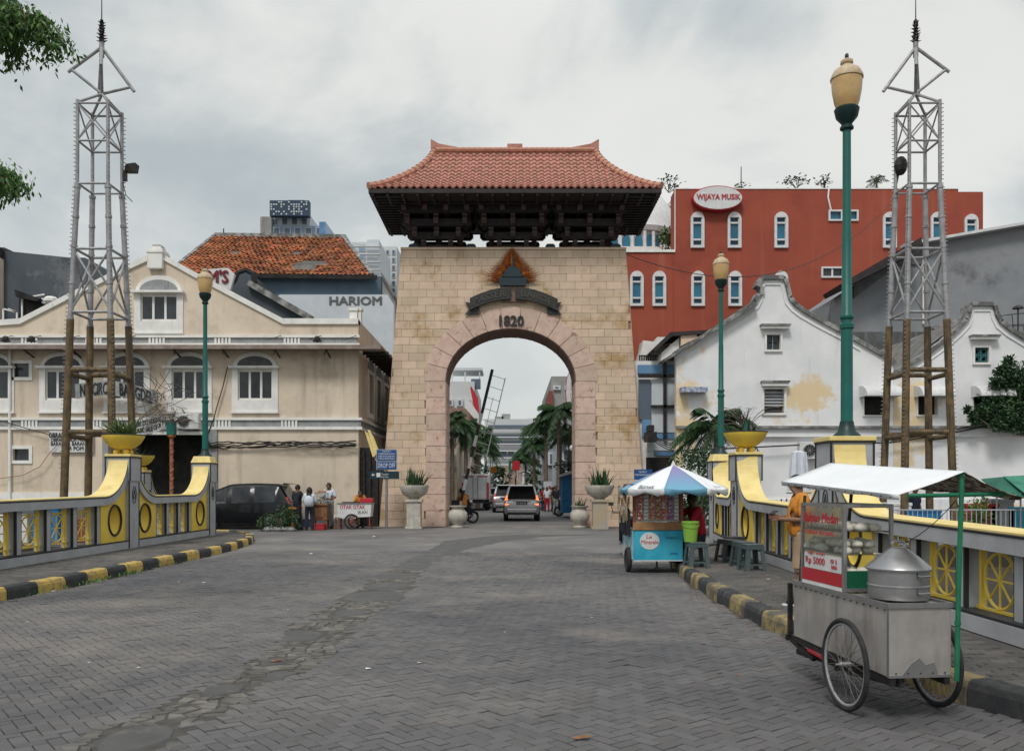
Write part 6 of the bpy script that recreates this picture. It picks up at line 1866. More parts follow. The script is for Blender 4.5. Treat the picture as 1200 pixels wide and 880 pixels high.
for k in range(5):
 q = MB(); z = wz(459.5 + k * 3.6); q.add([(wx(895), HY + .02, z - .06), (wx(918.5), HY + .02, z - .06), (wx(918.5), HY + .12, z + .05), (wx(895), HY + .12, z + .05)], [(0, 1, 2, 3)]); q.build('louvre', M['greyp'], w_)
MB().box(wx(895), wx(918.5), HY + .2, HY + .22, wz(484), wz(456)).build('pane', M['glassd'], w_)
ledge(891, 923, 381, 386, wh1); ledge(892, 922, 447, 453, wh1)
w_ = framed(1141.5, 1158, 407.5, 425, wh2)
MB().box(wx(1141.5), wx(1158), HY + .2, HY + .22, wz(425), wz(407.5)).build('pane', M['glassd'], w_)
q = MB()
for i in range(3): q.bar((wx(1141.5 + i * 8.25), HY + .06, wz(425)), (wx(1141.5 + i * 8.25), HY + .06, wz(407.5)), .05); q.bar((wx(1141.5), HY + .063, wz(407.5 + i * 8.75)), (wx(1158), HY + .063, wz(407.5 + i * 8.75)), .05)
for i in range(2):
 for j in range(2): q.ring((wx(1145.6 + 8.25 * i), HY + .06, wz(411.9 + 8.75 * j)), .10, .022, 'y', 10, 4)
q.build('iron_grille', M['teal'], w_)
ledge(1136, 1167, 393.5, 398.5, wh2)
for (a, b, par) in ((1012, 1040, wh1), (1075, 1098, wh2), (1140, 1166, wh2)):
 w_ = framed(a, b, 464, 486.5, par, 1.2)
 MB().box(wx(a), wx(b), HY + .2, HY + .22, wz(486.5), wz(464)).build('pane', M['dark'], w_)
# metal awnings
for (a, b, lab) in ((1007, 1049, 'white curved metal awning, leftmost of three, right of the tall lamp post'), (1071, 1109, 'white curved metal awning seen between the legs of the right mast'), (1138, 1178, 'white curved metal awning half behind the climbing tree')):
 q = MB(); n = 8
 P = [(HY - .02 - .75 * math.sin(PI / 2 * t / n), wz(452.5) - .45 * (1 - math.cos(PI / 2 * t / n))) for t in range(n + 1)]
 Q = [(y + .0, z - .03) for y, z in P]
 for (xa, xb) in ((wx(a), wx(b)),):
  vs = [(xa, y, z) for y, z in P] + [(xb, y, z) for y, z in P] + [(xa, y + .03, z - .03) for y, z in P] + [(xb, y + .03, z - .03) for y, z in P]
  m_ = n + 1; fs = [(i, i + 1, m_ + i + 1, m_ + i) for i in range(n)] + [(2*m_ + i, 3*m_ + i, 3*m_ + i + 1, 2*m_ + i + 1) for i in range(n)]
  q.add(vs, fs)
  for xx in (xa, xb):
   q.add([(xx, y, z) for y, z in P] + [(xx, HY - .02, P[-1][1])], [tuple(range(n + 2))])
 single(q, 'window_awning', M['wprint'], lab, 'awning', group='white metal window awnings')
# long string course with weathered top
sc_ = MB().box(wx(792.5), wx(1330), HY - .16, HY + .004, wz(512), wz(502.5)); sc_.build('string_course', M['wwall'], wh1)
MB().box(wx(792), wx(1331), HY - .3, HY + .003, wz(502.5) + .001, wz(499.5)).build('string_cap', M['moss'], wh1)
MB().box(wx(793), wx(1330), HY - .09, HY - .0005, 0, wz(585)).build('lower_band', M['wwall'], wh1)
q = MB().box(wx(796), wx(826), HY - .5, HY - .02, wz(461), wz(455)); q.build('blue_tiled_canopy', mat('blue mottled canopy tile', (.5, .52, .56), (.08, .12, .3), s=9, rough=.5), wh1)
q = MB(); q.tube([(wx(p), HY - .32, wz(r)) for p, r in ((793, 528), (850, 526), (930, 522), (980, 521), (1040, 519), (1100, 510), (1150, 500), (1170, 494))], .03, 5); q.tube([(wx(p), HY - .34, wz(r)) for p, r in ((1040, 517), (1110, 505), (1178, 490))], .025, 5)
single(q, 'cable', M['blackm'], 'black cable strung along the white canal houses above head height', 'cable')
ac(wx(948), HY - .1, wz(538), 'white air conditioner on the wall left of the tall near lamp', w=1.0, h=.66)
# satellite dish behind house 2
sd = thing('satellite_dish', 'large black mesh satellite dish behind the smaller white gable', 'satellite dish', (PX(1193, 38), 38, PZ(420, 38)))
q = MB(); cxd, cyd, czd = PX(1193, 38), 38.0, PZ(396, 38)
for r_, zz in ((.5, -.9), (.95, -.5), (1.35, .1), (1.62, .7)):
 q.ring((cxd, cyd, czd + zz * .7 + .3), r_, .018, 'z', 28, 4)
for k in range(14):
 a = 2 * PI * k / 14
 q.tube([(cxd + r_ * math.cos(a), cyd + r_ * math.sin(a), czd + zz * .7 + .3) for r_, zz in ((.05, -1.0), (.5, -.9), (.95, -.5), (1.35, .1), (1.62, .7))], .014, 4)
q.build('mesh_bowl', M['blackm'], sd)
q = MB().cyl((cxd, cyd, czd - 1.6), (cxd, cyd, czd + 1.35), .03, n=6); q.lathe([(.01, -.04), (.24, 0), (.2, .08), (.05, .16)], (cxd, cyd, czd + 1.3), 12); q.box(cxd - .55, cxd + .55, cyd - .2, cyd + .2, czd - .35, czd - .22); q.cyl((cxd, cyd, czd - 1.9), (cxd, cyd, czd - .3), .08, n=8)
q.build('feed_mast', M['blackm'], sd)
# the blue and white fronted building
BY = 35.4; bbx = lambda p: PX(p, BY); bbz = lambda p: PZ(p, BY)
bl = thing('clad_building', 'blue and white panel clad building between the gate and the white gable house', 'building', (bbx(770), 55, 0))
MB().box(bbx(735), bbx(793), BY, BY + 10, 0, bbz(423)).build('body', M['whitep'], bl)
for (a, b, c, d, m_) in ((747, 792, 428, 438, 'lblue'), (763, 776.5, 445, 476, 'panelw'), (779, 792, 445, 476, 'panelw'), (763, 776.5, 478, 507, 'panelw'), (779, 792, 478, 507, 'panelw'), (748, 762, 445, 492, 'farag'), (752, 762, 492, 512, 'lblue'), (766, 792, 508, 514, 'lblue'), (758, 792, 517, 528, 'panelw'), (766, 792, 529.5, 534, 'lblue'), (757, 792, 536, 600, 'dark')):
 MB().box(bbx(a), bbx(b), BY - .12, BY - .002, bbz(d), bbz(c)).build('panel', M[m_], bl)
q = MB()
for (a, b, c, d) in ((777.8, 424, 777.8, 515), (747, 441.5, 793, 441.5), (762, 477, 793, 477)): q.bar((bbx(a), BY - .25, bbz(b)), (bbx(c), BY - .25, bbz(d)), .12)
q.build('external_frame', M['blackm'], bl)
q = MB();
q.prism([(bbx(750), bbz(424)), (bbx(790), bbz(424)), (bbx(790), bbz(390)), (bbx(775), bbz(390)), (bbx(774), bbz(396)), (bbx(758), bbz(394)), (bbx(756), bbz(405))], (), BY + 1, BY + 2); q.build('roof_parapet', M['whitep'], bl)
for k in range(9): MB().cyl((bbx(751 + k * 2.6), BY + .3, bbz(423)), (bbx(751 + k * 2.6), BY + .3, bbz(416)), .035, n=5).build('baluster', M['blackm'], bl)
MB().box(bbx(750), bbx(774), BY + .25, BY + .35, bbz(416), bbz(415)).build('roof_rail', M['blackm'], bl)
q = MB(); rc = random.Random(13)
q.box(bbx(753), bbx(764), BY - 1.2, BY - .4, bbz(519), bbz(508)); q.box(bbx(756), bbx(762), BY - 1, BY - .3, bbz(507), bbz(500))
for k in range(4): q.tube(sag((bbx(762), BY - .6, bbz(510 + k * 2)), (bbx(800), HY + 1, bbz(518 + k * 3)), .2), .018, 4)
single(q, 'junction_box', M['blackm'], 'black cable junction box between the gate and the blue-white building', 'junction box')
# ---- shrubs and trees on the right bank
def leafcloud(mb, c, r, n, L_, w, rg, flat=1.0, bias=.55):
 for k in range(n):
  v = Vector((rg.gauss(0, 1), rg.gauss(0, 1), rg.gauss(0, 1)))
  if v.length < 1e-3: continue
  v = v.normalized() * (rg.uniform(bias, 1.0))
  p = Vector(c) + Vector((v.x * r[0], v.y * r[1], v.z * r[2]))
  d = v + Vector((rg.gauss(0, .8), rg.gauss(0, .8), rg.gauss(0, .8) - .2))
  mb.leaf(p, d, L_ * rg.uniform(.6, 1.3), w * rg.uniform(.7, 1.2), up=(rg.gauss(0, 1), rg.gauss(0, 1), 1))
def shrub(name, x, y, z, H, Wd, n, label, m, L_=.14, w=.07, cat='shrub', seed=1, clumps=9, trunk=True, group=None, D=None):
 rg = random.Random(seed); D = D or Wd
 root = thing(name, label, cat, (x, y, z), group=group)
 q = MB()
 for k in range(clumps):
  a = rg.uniform(0, 6.3); rr_ = rg.uniform(.15, 1.0) ** .6; hh = rg.uniform(.25, .95)
  env = math.sin(PI * min(1, hh * .75 + .22))
  c = (x + math.cos(a) * rr_ * Wd * .38 * env, y + math.sin(a) * rr_ * D * .38 * env, z + H * hh)
  s_ = rg.uniform(.16, .3) * Wd
  leafcloud(q, c, (s_, s_, s_ * .8), n // clumps, L_, w, rg)
 q.build('crown', M[m] if isinstance(m, str) else m, root, kind='stuff', recalc=False)
 if trunk:
  q = MB(); q.tube([(x, y, z - .02), (x + .03, y, z + H * .3), (x - .04, y, z + H * .6)], [.07, .05, .03], 6)
  for k in range(5):
   a = rg.uniform(0, 6.3); q.tube([(x, y, z + H * .2), (x + math.cos(a) * Wd * .2, y + math.sin(a) * Wd * .2, z + H * .6)], [.03, .015], 4)
  q.build('stem', M['bark'], root)
 return root
shrub('shrub', PX(785, 30), 30, 0, PZ(533, 30), 2.1, 1700, 'rust orange shrub behind the striped parasol', M['leafo'], seed=4)
shrub('shrub', PX(815, 29), 29, 0, PZ(530, 29), 2.6, 2600, 'dense green shrub behind the striped parasol, beside the right lamp pier', 'leafd', seed=5, clumps=14)
shrub('shrub', PX(828, 31), 31.5, 0, PZ(560, 31), 2.6, 1500, 'low dark green shrub at the foot of the potted palm', 'leafd', seed=6)
palm(PX(839, 30.5), 30.5, 0, PZ(500, 30.5), 18, 1.75, 'young palm in front of the scrolled gable house, left of the dry fronds', tr=.10, rg=random.Random(5), droop=1.15, lw_=.055, nl=24)
q = MB(); rc = random.Random(8); leafcloud(q, (PX(838, 30.2), 30.2, PZ(524, 30.2)), (.38, .35, .5), 260, .22, .04, rc, bias=.2)
single(q, 'fern_clump', M['drypalm'], 'brown fern clump hanging on the young palm trunk', 'fern', recalc=False)
YC = 33.3
tr_ = thing('climbing_plant', 'dense green climber growing over the white house wall at the right edge', 'plant', (PX(1196, YC), YC, PZ(503, YC)))
q = MB(); rg = random.Random(14)
for (px, py, r_) in ((1180, 424, .22), (1172, 436, .3), (1184, 436, .42), (1166, 449, .28), (1180, 452, .42), (1196, 446, .5), (1176, 468, .4), (1192, 468, .55), (1165, 470, .3), (1178, 486, .5), (1196, 486, .55), (1156, 464, .2), (1152, 480, .26), (1163, 488, .34), (1210, 440, .7), (1214, 470, .8), (1230, 450, 1.0), (1145, 492, .2), (1140, 486, .12), (1133, 480, .1), (1205, 498, .5), (1185, 498, .4), (1168, 498, .3), (1250, 480, 1.0)):
 leafcloud(q, (PX(px, YC), YC + rg.uniform(-.15, .3), PZ(py, YC)), (r_, r_ * .7, r_ * .85), int(420 * r_ / .45), .15, .085, rg, bias=.25)
q.build('crown', M['leafd'], tr_, kind='stuff', recalc=False)
q = MB()
for (px, py) in ((1165, 455), (1184, 430), (1150, 475), (1200, 440), (1138, 484)): q.tube([(PX(1192, YC), YC + .3, PZ(503, YC)), (PX((1192 + px) / 2, YC), YC + .2, PZ((503 + py) / 2 + 6, YC)), (PX(px, YC), YC, PZ(py, YC))], [.06, .04, .015], 5)
q.build('stem', M['bark'], tr_)
# closed umbrella and table by the wall
cu_ = thing('closed_umbrella', 'closed pale umbrella over a ringed pole by the white wall', 'umbrella', (PX(938, 31), 31, 0));
ux = PX(936, 31)
MB().cyl((ux, 31, 0), (ux, 31, PZ(528, 31)), .03, n=6).build('pole', M['alu'], cu_)
q = MB(); n = 16; pr = [(.05, PZ(528, 31)), (.22, PZ(530, 31)), (.26, PZ(545, 31)), (.30, PZ(565, 31)), (.33, PZ(575, 31))]
vs = []
for r_, z in pr:
 for i in range(n): vs.append((ux + r_ * (1 + (.22 if i % 2 else -.12)) * math.cos(2*PI*i/n), 31 + r_ * (1 + (.22 if i % 2 else -.12)) * math.sin(2*PI*i/n), z))
q.add(vs, [(k*n+i, k*n+(i+1) % n, (k+1)*n+(i+1) % n, (k+1)*n+i) for k in range(len(pr)-1) for i in range(n)])
q.build('folded_cloth', mat('pale blue umbrella cloth', (.66, .69, .76), (.58, .62, .70), s=4, rough=.8, ss=(9, 9, .2), streak=(.3, .33, .4)), cu_)
MB().ring((ux, 31, PZ(577.5, 31)), .42, .025, 'z', 22, 5).build('hoop', M['alu'], cu_)
# canal-side railing, bank clutter and green tents at the right
fr = thing('iron_railing', 'pale iron railing along the far canal bank at the right', 'railing', (PX(1130, 24.4), 24.4, 0))
for k in range(80):
 x = 7.4 + k * .14
 MB().cyl((x, 24.4, -.02), (x, 24.4, 1.0), .012, n=5).build('bar', M['greyp'], fr)
q = MB()
for z in (.12, .98): q.cyl((7.35, 24.4, z), (18.7, 24.4, z), .022, n=6)
q.build('rail', M['greyp'], fr)
tent = thing('green_tent', 'two-tone green vendor tent on the canal bank at the right edge', 'tent', (PX(1195, 27), 27, 0))
def tentpoly(mb, P, th=.03):
 n = len(P); mb.add([tuple(p) for p in P] + [(p[0], p[1], p[2] - th) for p in P], [tuple(range(n)), tuple(range(2*n - 1, n - 1, -1))] + [(i, (i+1) % n, n + (i+1) % n, n + i) for i in range(n)])
q = MB(); a = lambda px, py, Y: (PX(px, Y), Y, PZ(py, Y))
tentpoly(q, [a(1150, 561, 27), a(1176, 558.5, 26), a(1235, 559, 26), a(1260, 575, 24), a(1196, 583, 24), a(1165, 573, 25)])
q.build('roof_cloth', mat('dark green tent cloth', (.012, .10, .07), (.02, .14, .09), s=1.5, rough=.7), tent)
q = MB(); tentpoly(q, [a(1176, 558, 25.9), a(1240, 555, 25.9), a(1262, 572, 24.2), a(1200, 577, 24)]); q.build('top_cloth', M['tgreen'], tent)
q = MB()
for (px, Y) in ((1168, 25.2), (1196, 24.3), (1250, 24.3)): q.cyl((PX(px, Y), Y, 0), (PX(px, Y), Y, PZ(577, Y)), .025, n=6)
q.build('pole', M['alu'], tent)
shrub('shrub', PX(1148, 25.2), 25.2, 0, 1.3, 1.2, 500, 'leafy green bush behind the iron railing under the cart awning', 'leaf', seed=31, L_=.12)
def crate(x, y, z, sx, sy, sz, m, label, name='crate'):
 q = MB().box(x - sx/2, x + sx/2, y - sy/2, y + sy/2, z, z + sz); q.box(x - sx/2 - .02, x + sx/2 + .02, y - sy/2 - .02, y + sy/2 + .02, z + sz * .93, z + sz + .02)
 return single(q, name, m, label, name, bevel=.02)
crate(PX(1085, 25), 25.4, 0, 1.0, .6, .95, M['bluet'], 'blue box behind the railing, left of the green cart pole')
crate(PX(1060, 25), 25.6, 0, .7, .6, 1.15, M['wprint'], 'white cabinet behind the railing, left of the blue box', 'cabinet')
crate(PX(1162, 26), 26.6, 0, .8, .6, 1.1, M['redp'], 'red box behind the iron railing near the green tent')
crate(PX(1182, 26), 26.6, 0, .7, .6, 1.25, M['greyp'], 'grey cabinet under the green tent', 'cabinet')
crate(PX(1200, 26), 26.6, 0, .6, .6, 1.0, M['cyan'], 'cyan box at the right edge under the green tent')
# left bank clutter
crate(PX(52, 24.6), 25.0, 0, .75, .7, 1.05, M['bluet'], 'blue drum-like crate seen through the left balustrade')
crate(PX(15, 25), 25.3, 0, .9, .7, .8, M['wprint'], 'white crate seen through the balustrade, leftmost')
crate(PX(88, 25), 25.4, 0, .7, .7, .7, M['rust'], 'rusty brown crate seen through the third opening of the left balustrade')
# ================================================================ vehicles
def car(name, label, x, y, rz, L, W, H, paint, cat='car', prof=None, group=None, lit=False, plate=True, wr=.31, glass='glasscar'):
 """length along local Y, rear at -Y"""
 root = thing(name, label, cat, (x, y, 0), rz=rz, group=group, local=True)
 hw = W / 2
 # (y, zbottom, zbelt, zroof, width factor, roof half width)
 P = prof or [(0.0, .42, .70, .72, .86, .80), (.03, .34, .90, .93, .97, .86), (.12, .30, .98, 1.04, 1.0, .86), (.50, .28, 1.02, H - .05, 1.0, .74), (.62, .28, 1.02, H, 1.0, .73),
                 (1.5, .26, 1.0, H + .03, 1.0, .74), (1.6, .26, 1.0, H + .03, 1.0, .74), (2.35, .26, .97, H, 1.0, .74), (2.5, .26, .97, H - .03, 1.0, .74), (3.05, .26, .96, H - .24, 1.0, .72),
                 (L - .95, .26, .95, .98, .98, .74), (L - .35, .28, .84, .87, .92, .68), (L - .06, .32, .68, .70, .82, .6), (L, .42, .55, .56, .74, .55)]
 secs = []
 for (yy, zb, zl, zr, wf, rw) in P:
  w = hw * wf; r_ = hw * rw if zr - zl > .2 else w * .93
  pts = [(w * .90, zb), (w * .985, zb + .10), (w, (zb + zl) / 2), (w * .975, zl), (r_ + (w * .975 - r_) * .12, zr - (zr - zl) * .12), (r_ * .86, zr), (r_ * .4, zr + .015)]
  secs.append([Vector((px, yy - L / 2, pz)) for px, pz in pts] + [Vector((-px, yy - L / 2, pz)) for px, pz in pts[::-1]])
 mb = MB(); n = len(secs[0]); vs = [p for s_ in secs for p in s_]; fs = []
 for i in range(len(secs) - 1):
  for j in range(n): fs.append((i*n + j, i*n + (j+1) % n, (i+1)*n + (j+1) % n, (i+1)*n + j))
 fs += [tuple(range(n)), tuple(reversed(range((len(secs)-1)*n, len(secs)*n)))]
 mb.add(vs, fs); body = mb.build('body', paint, root, smooth=True)
 def glassq(a, b, c, d, nm, ins=.07):
  ce_ = (a + b + c + d) / 4; nn = (b - a).cross(d - a)
  if nn.length < 1e-6: return
  nn.normalize()
  if nn.dot(ce_ - Vector((0, 0, .8))) < 0: nn = -nn
  q = [p + (ce_ - p) * ins + nn * .012 for p in (a, b, c, d)]
  MB().add(q + [p - nn * .03 for p in q], [(0, 1, 2, 3), (0, 4, 5, 1), (1, 5, 6, 2), (2, 6, 7, 3), (3, 7, 4, 0)]).build(nm, M[glass], root)
 if prof is None:
  for (i, j) in ((4, 5), (6, 7), (8, 9)):
   for (a, b) in ((3, 4), (n - 4, n - 5)):
    glassq(secs[i][a], secs[j][a], secs[j][b], secs[i][b], 'side_window', .08)
  for (a, b) in ((3, 4), (n - 4, n - 5)): glassq(secs[9][a], secs[10][a] - Vector((0, .25, 0)), secs[9][b] - Vector((0, -.05, 0)), secs[9][b], 'side_window', .1)
  glassq(*[p + Vector((0, -.03, .03)) for p in (secs[2][5] * 1.0, secs[2][n - 6] * 1.0, secs[3][n - 6] * 1.0, secs[3][5] * 1.0)], 'rear_window', .0)
  glassq(secs[9][4], secs[9][n - 5], secs[10][n - 5], secs[10][4], 'windscreen', .05)
  for s_ in (-1, 1):
   q = MB().prism([(hw * .70, .80), (hw * .93, .74), (hw * .95, 1.0), (hw * .86, 1.24), (hw * .80, 1.22), (hw * .76, .98)] if True else [], (), -L/2 + .0, -L/2 + .30, T=lambda a, d, b, s_=s_: (s_ * a, d + (b - .8) * .45, b))
   q.build('tail_lamp', M['brake'] if lit else M['tail'], root)
  MB().box(-.26, .26, -L/2 - .012, -L/2 + .05, .78, .92).build('number_plate', M['blackp'], root, bevel=.01)
  if plate: text('B 1820 KZ', (0, -L/2 - .012, .855), .07, M['wprint'], root, w=.4, depth=.004)
  MB().box(-.42, .42, -L/2 - .015, -L/2 + .06, .95, .98).build('tailgate_trim', M['chrome'], root)
  MB().box(-hw * .84, hw * .84, -L/2 - .05, -L/2 + .1, .40, .60).build('bumper', paint, root, bevel=.04)
  MB().box(-hw * .8, hw * .8, -L/2 - .03, -L/2 + .12, .30, .398).build('bumper_skirt', M['blackm'], root)
  for s_ in (-1, 1):
   MB().box(s_ * hw * 1.0 if s_ > 0 else -hw * 1.0 - .16, hw * 1.0 + .16 if s_ > 0 else -hw, L/2 - 1.55, L/2 - 1.42, .98, 1.12).build('door_mirror', paint, root, bevel=.03)
   MB().box(s_*hw*.62 - .16, s_*hw*.62 + .16, L/2 - .16, L/2 - .02, .58, .72).build('headlight', M['glassc'] if False else M['wprint'], root, bevel=.03)
   for yy in (-L/2 + 1.7, -L/2 + 2.75):
    q = MB().box(s_ * hw * 1.001 - .008, s_ * hw * 1.001 + .008, yy, yy + .16, .84, .87); q.build('door_handle', M['blackm'], root)
  MB().prism([(-L/2 + .4, H - .02), (-L/2 + .12, H + .0), (-L/2 + .4, H + .05)], (), -hw * .62, hw * .62, T=lambda a, d, b: (d, a, b)).build('roof_spoiler', paint, root)
 for yy in (-L/2 + .78, L/2 - .86):
  for s_ in (-1, 1):
   xo = s_ * (hw + .004); xi = s_ * (hw - .2)
   w_ = MB().cyl((xi, yy, wr), (xo, yy, wr), wr, n=24).build('tyre', M['rubber'], root, bevel=.02)
   MB().cyl((s_ * (hw - .01), yy, wr), (s_ * (hw + .012), yy, wr), wr * .66, n=20).build('rim', M['chrome'], w_)
   q = MB()
   for k in range(6):
    a = k * PI / 3; q.bar((s_ * (hw + .014), yy, wr), (s_ * (hw + .014), yy + wr * .6 * math.cos(a), wr + wr * .6 * math.sin(a)), .012, .05)
   q.build('rim_spoke', M['blackm'], w_)
   MB().ring((s_ * (hw - .004), yy, wr), wr + .05, .035, 'x', 24, 5, a0=0, a1=PI).build('wheel_arch', M['blackm'], root)
 return root
Yv = 40.6
car('minivan', 'silver minivan with lit brake lamps driving away under the arch', PX(611.5, Yv), Yv + 2.1, 0, 4.15, 1.72, 1.68, M['cars'], 'minivan', lit=True)
car('parked_car', 'silver car half hidden behind the left side of the silver minivan', PX(592, 54), 56, R(2), 4.2, 1.7, 1.72, M['cars'])
car('parked_car', 'small dark car queueing beyond the white box truck', PX(579, 66), 68, 0, 4.2, 1.7, 1.5, M['carg'])
car('parked_car', 'farthest small pale car in the street beyond the arch', PX(586, 92), 94, 0, 4.2, 1.7, 1.5, M['carw'])
car('parked_car', 'tiny dark car far down the street, right of the pale one', PX(592, 84), 86, 0, 4.2, 1.7, 1.55, M['carb'])
# black MPV seen from the side: front to the left
car('black_car', 'glossy black people carrier parked along the cream house', -10.85, 33.65, R(90), 4.75, 1.75, 1.74, M['carb'], glass='glassd')
# white box truck
bt_ = thing('box_truck', 'white box truck with closed rear doors parked beyond the arch', 'truck', (PX(557, 58.5), 61, 0), local=True)
MB().box(-.98, .98, -2.3, 1.6, .75, 2.52).build('cargo_box', M['wprint'], bt_, bevel=.03)
q = MB().box(-.9, .9, 1.7, 3.2, .5, 1.9); q.box(-.82, .82, 1.75, 2.9, 1.9, 2.15); q.build('cab', M['carw'], bt_, bevel=.06)
for s_ in (-1, 1):
 MB().box(min(s_*.02, s_*.93), max(s_*.02, s_*.93), -2.34, -2.302, .85, 2.42).build('rear_door', M['wprint'], bt_)
 q = MB().cyl((s_*.16, -2.37, .85), (s_*.16, -2.37, 2.4), .02, n=6); q.cyl((s_*.75, -2.37, .85), (s_*.75, -2.37, 2.4), .015, n=6); q.build('lock_bar', M['alu'], bt_)
 MB().box(s_*.86 - .07, s_*.86 + .07, -2.36, -2.345, .8, 1.9).build('reflector', M['redp'], bt_)
 MB().box(s_*.5 - .35, s_*.5 + .35, -2.345, -2.343, 2.30, 2.38).build('reflector', M['redp'], bt_)
 for yy in (-1.5, 2.4): MB().cyl((s_*.6, yy, .38), (s_*.92, yy, .38), .38, n=20).build('tyre', M['rubber'], bt_, bevel=.03)
MB().box(-.9, .9, -2.32, -2.2, .5, .62).build('rear_bumper', M['blackm'], bt_)
MB().box(-.45, .45, -2.2, 3, .5, .74).build('chassis', M['blackm'], bt_)
def scooter(label, x, y, rz, paint, first=None):
 if first is not None: return copy_tree(first, (x, y, 0), rz, label)
 r_ = thing('motor_scooter', label, 'scooter', (x, y, 0), rz=rz, group='parked motor scooters', local=True)
 for yy, nm in ((-.6, 'wheel'), (.62, 'wheel')):
  q = MB().ring((0, yy, .28), .235, .05, 'x', 20, 8); w_ = q.build(nm, M['rubber'], r_, smooth=True)
  q = MB().cyl((-.04, yy, .28), (.04, yy, .28), .05, n=8)
  for k in range(5): a = k * 2 * PI / 5; q.bar((0, yy, .28), (0, yy + .21 * math.cos(a), .28 + .21 * math.sin(a)), .02, .03)
  q.build('rim', M['alu'], w_)
 MB().prism([(-.85, .62), (-.75, .78), (-.1, .72), (.0, .45), (.3, .42), (.36, .35), (.0, .28), (-.25, .3), (-.6, .5)], (), -.13, .13, T=lambda a, d, b: (d, a, b)).build('body', paint, r_, bevel=.04)
 MB().prism([(.28, .36), (.42, .36), (.56, .9), (.44, .98)], (), -.16, .16, T=lambda a, d, b: (d, a, b)).build('leg_shield', paint, r_, bevel=.03)
 MB().prism([(-.82, .78), (-.75, .86), (-.2, .82), (-.08, .74), (-.1, .71)], (), -.12, .12, T=lambda a, d, b: (d, a, b)).build('seat', M['blackm'], r_, bevel=.025)
 q = MB(); q.cyl((0, .62, .28), (0, .46, .95), .03, n=7); q.cyl((-.33, .38, 1.04), (.33, .38, 1.04), .018, n=6); q.bar((0, .47, .93), (0, .38, 1.04), .05); q.build('handlebar', M['blackm'], r_)
 MB().cbox((0, .52, .98), .2, .14, .13).build('headlight', M['wprint'], r_, bevel=.03)
 q = MB()
 for s_ in (-1, 1): q.cyl((s_*.3, .36, 1.04), (s_*.34, .33, 1.2), .01, n=5); q.cbox((s_*.35, .32, 1.24), .12, .02, .08)
 q.build('mirror', M['blackm'], r_)
 MB().cyl((.14, -.8, .35), (.14, -.1, .28), .05, .035, 8).build('exhaust', M['alu'], r_)
 q = MB().prism([(.35, .52), (.82, .5), (.9, .4), (.78, .52), (.6, .57), (.4, .56)], (), -.06, .06, T=lambda a, d, b: (d, a, b)); q.build('front_mudguard', paint, r_)
 return r_
s1 = scooter('black scooter parked just behind the drink cart', PX(733, 20.5), 20.4, R(172), M['carb'])
s2 = scooter('black scooter parked at the right kerb beyond the arch, nearest of the row', PX(663, 50), 50, R(70), M['carb'], s1)
scooter('maroon-free dark scooter leaning in the row beyond the arch by the blue stall', PX(668, 47), 47, R(80), None, s1)
s2['label'] = 'dark scooter beyond the arch, in front of the blue stall, left of another'
for o in scene.objects:
 if o.get('label', '').startswith('maroon-free'): o['label'] = 'dark scooter beyond the arch, closest to the right stone pier'
s4 = scooter('dark scooter ridden by the orange-shirted rider at the left stone pier', PX(537, 37.6), 38.3, R(-75), None, s1)
scooter('dark scooter standing behind the round pot at the left stone pier', PX(530, 40), 41, R(100), None, s1)
scooter('dark scooter behind the man in the orange polo, beyond the balustrade', PX(937, 25), 25.4, R(60), None, s1)
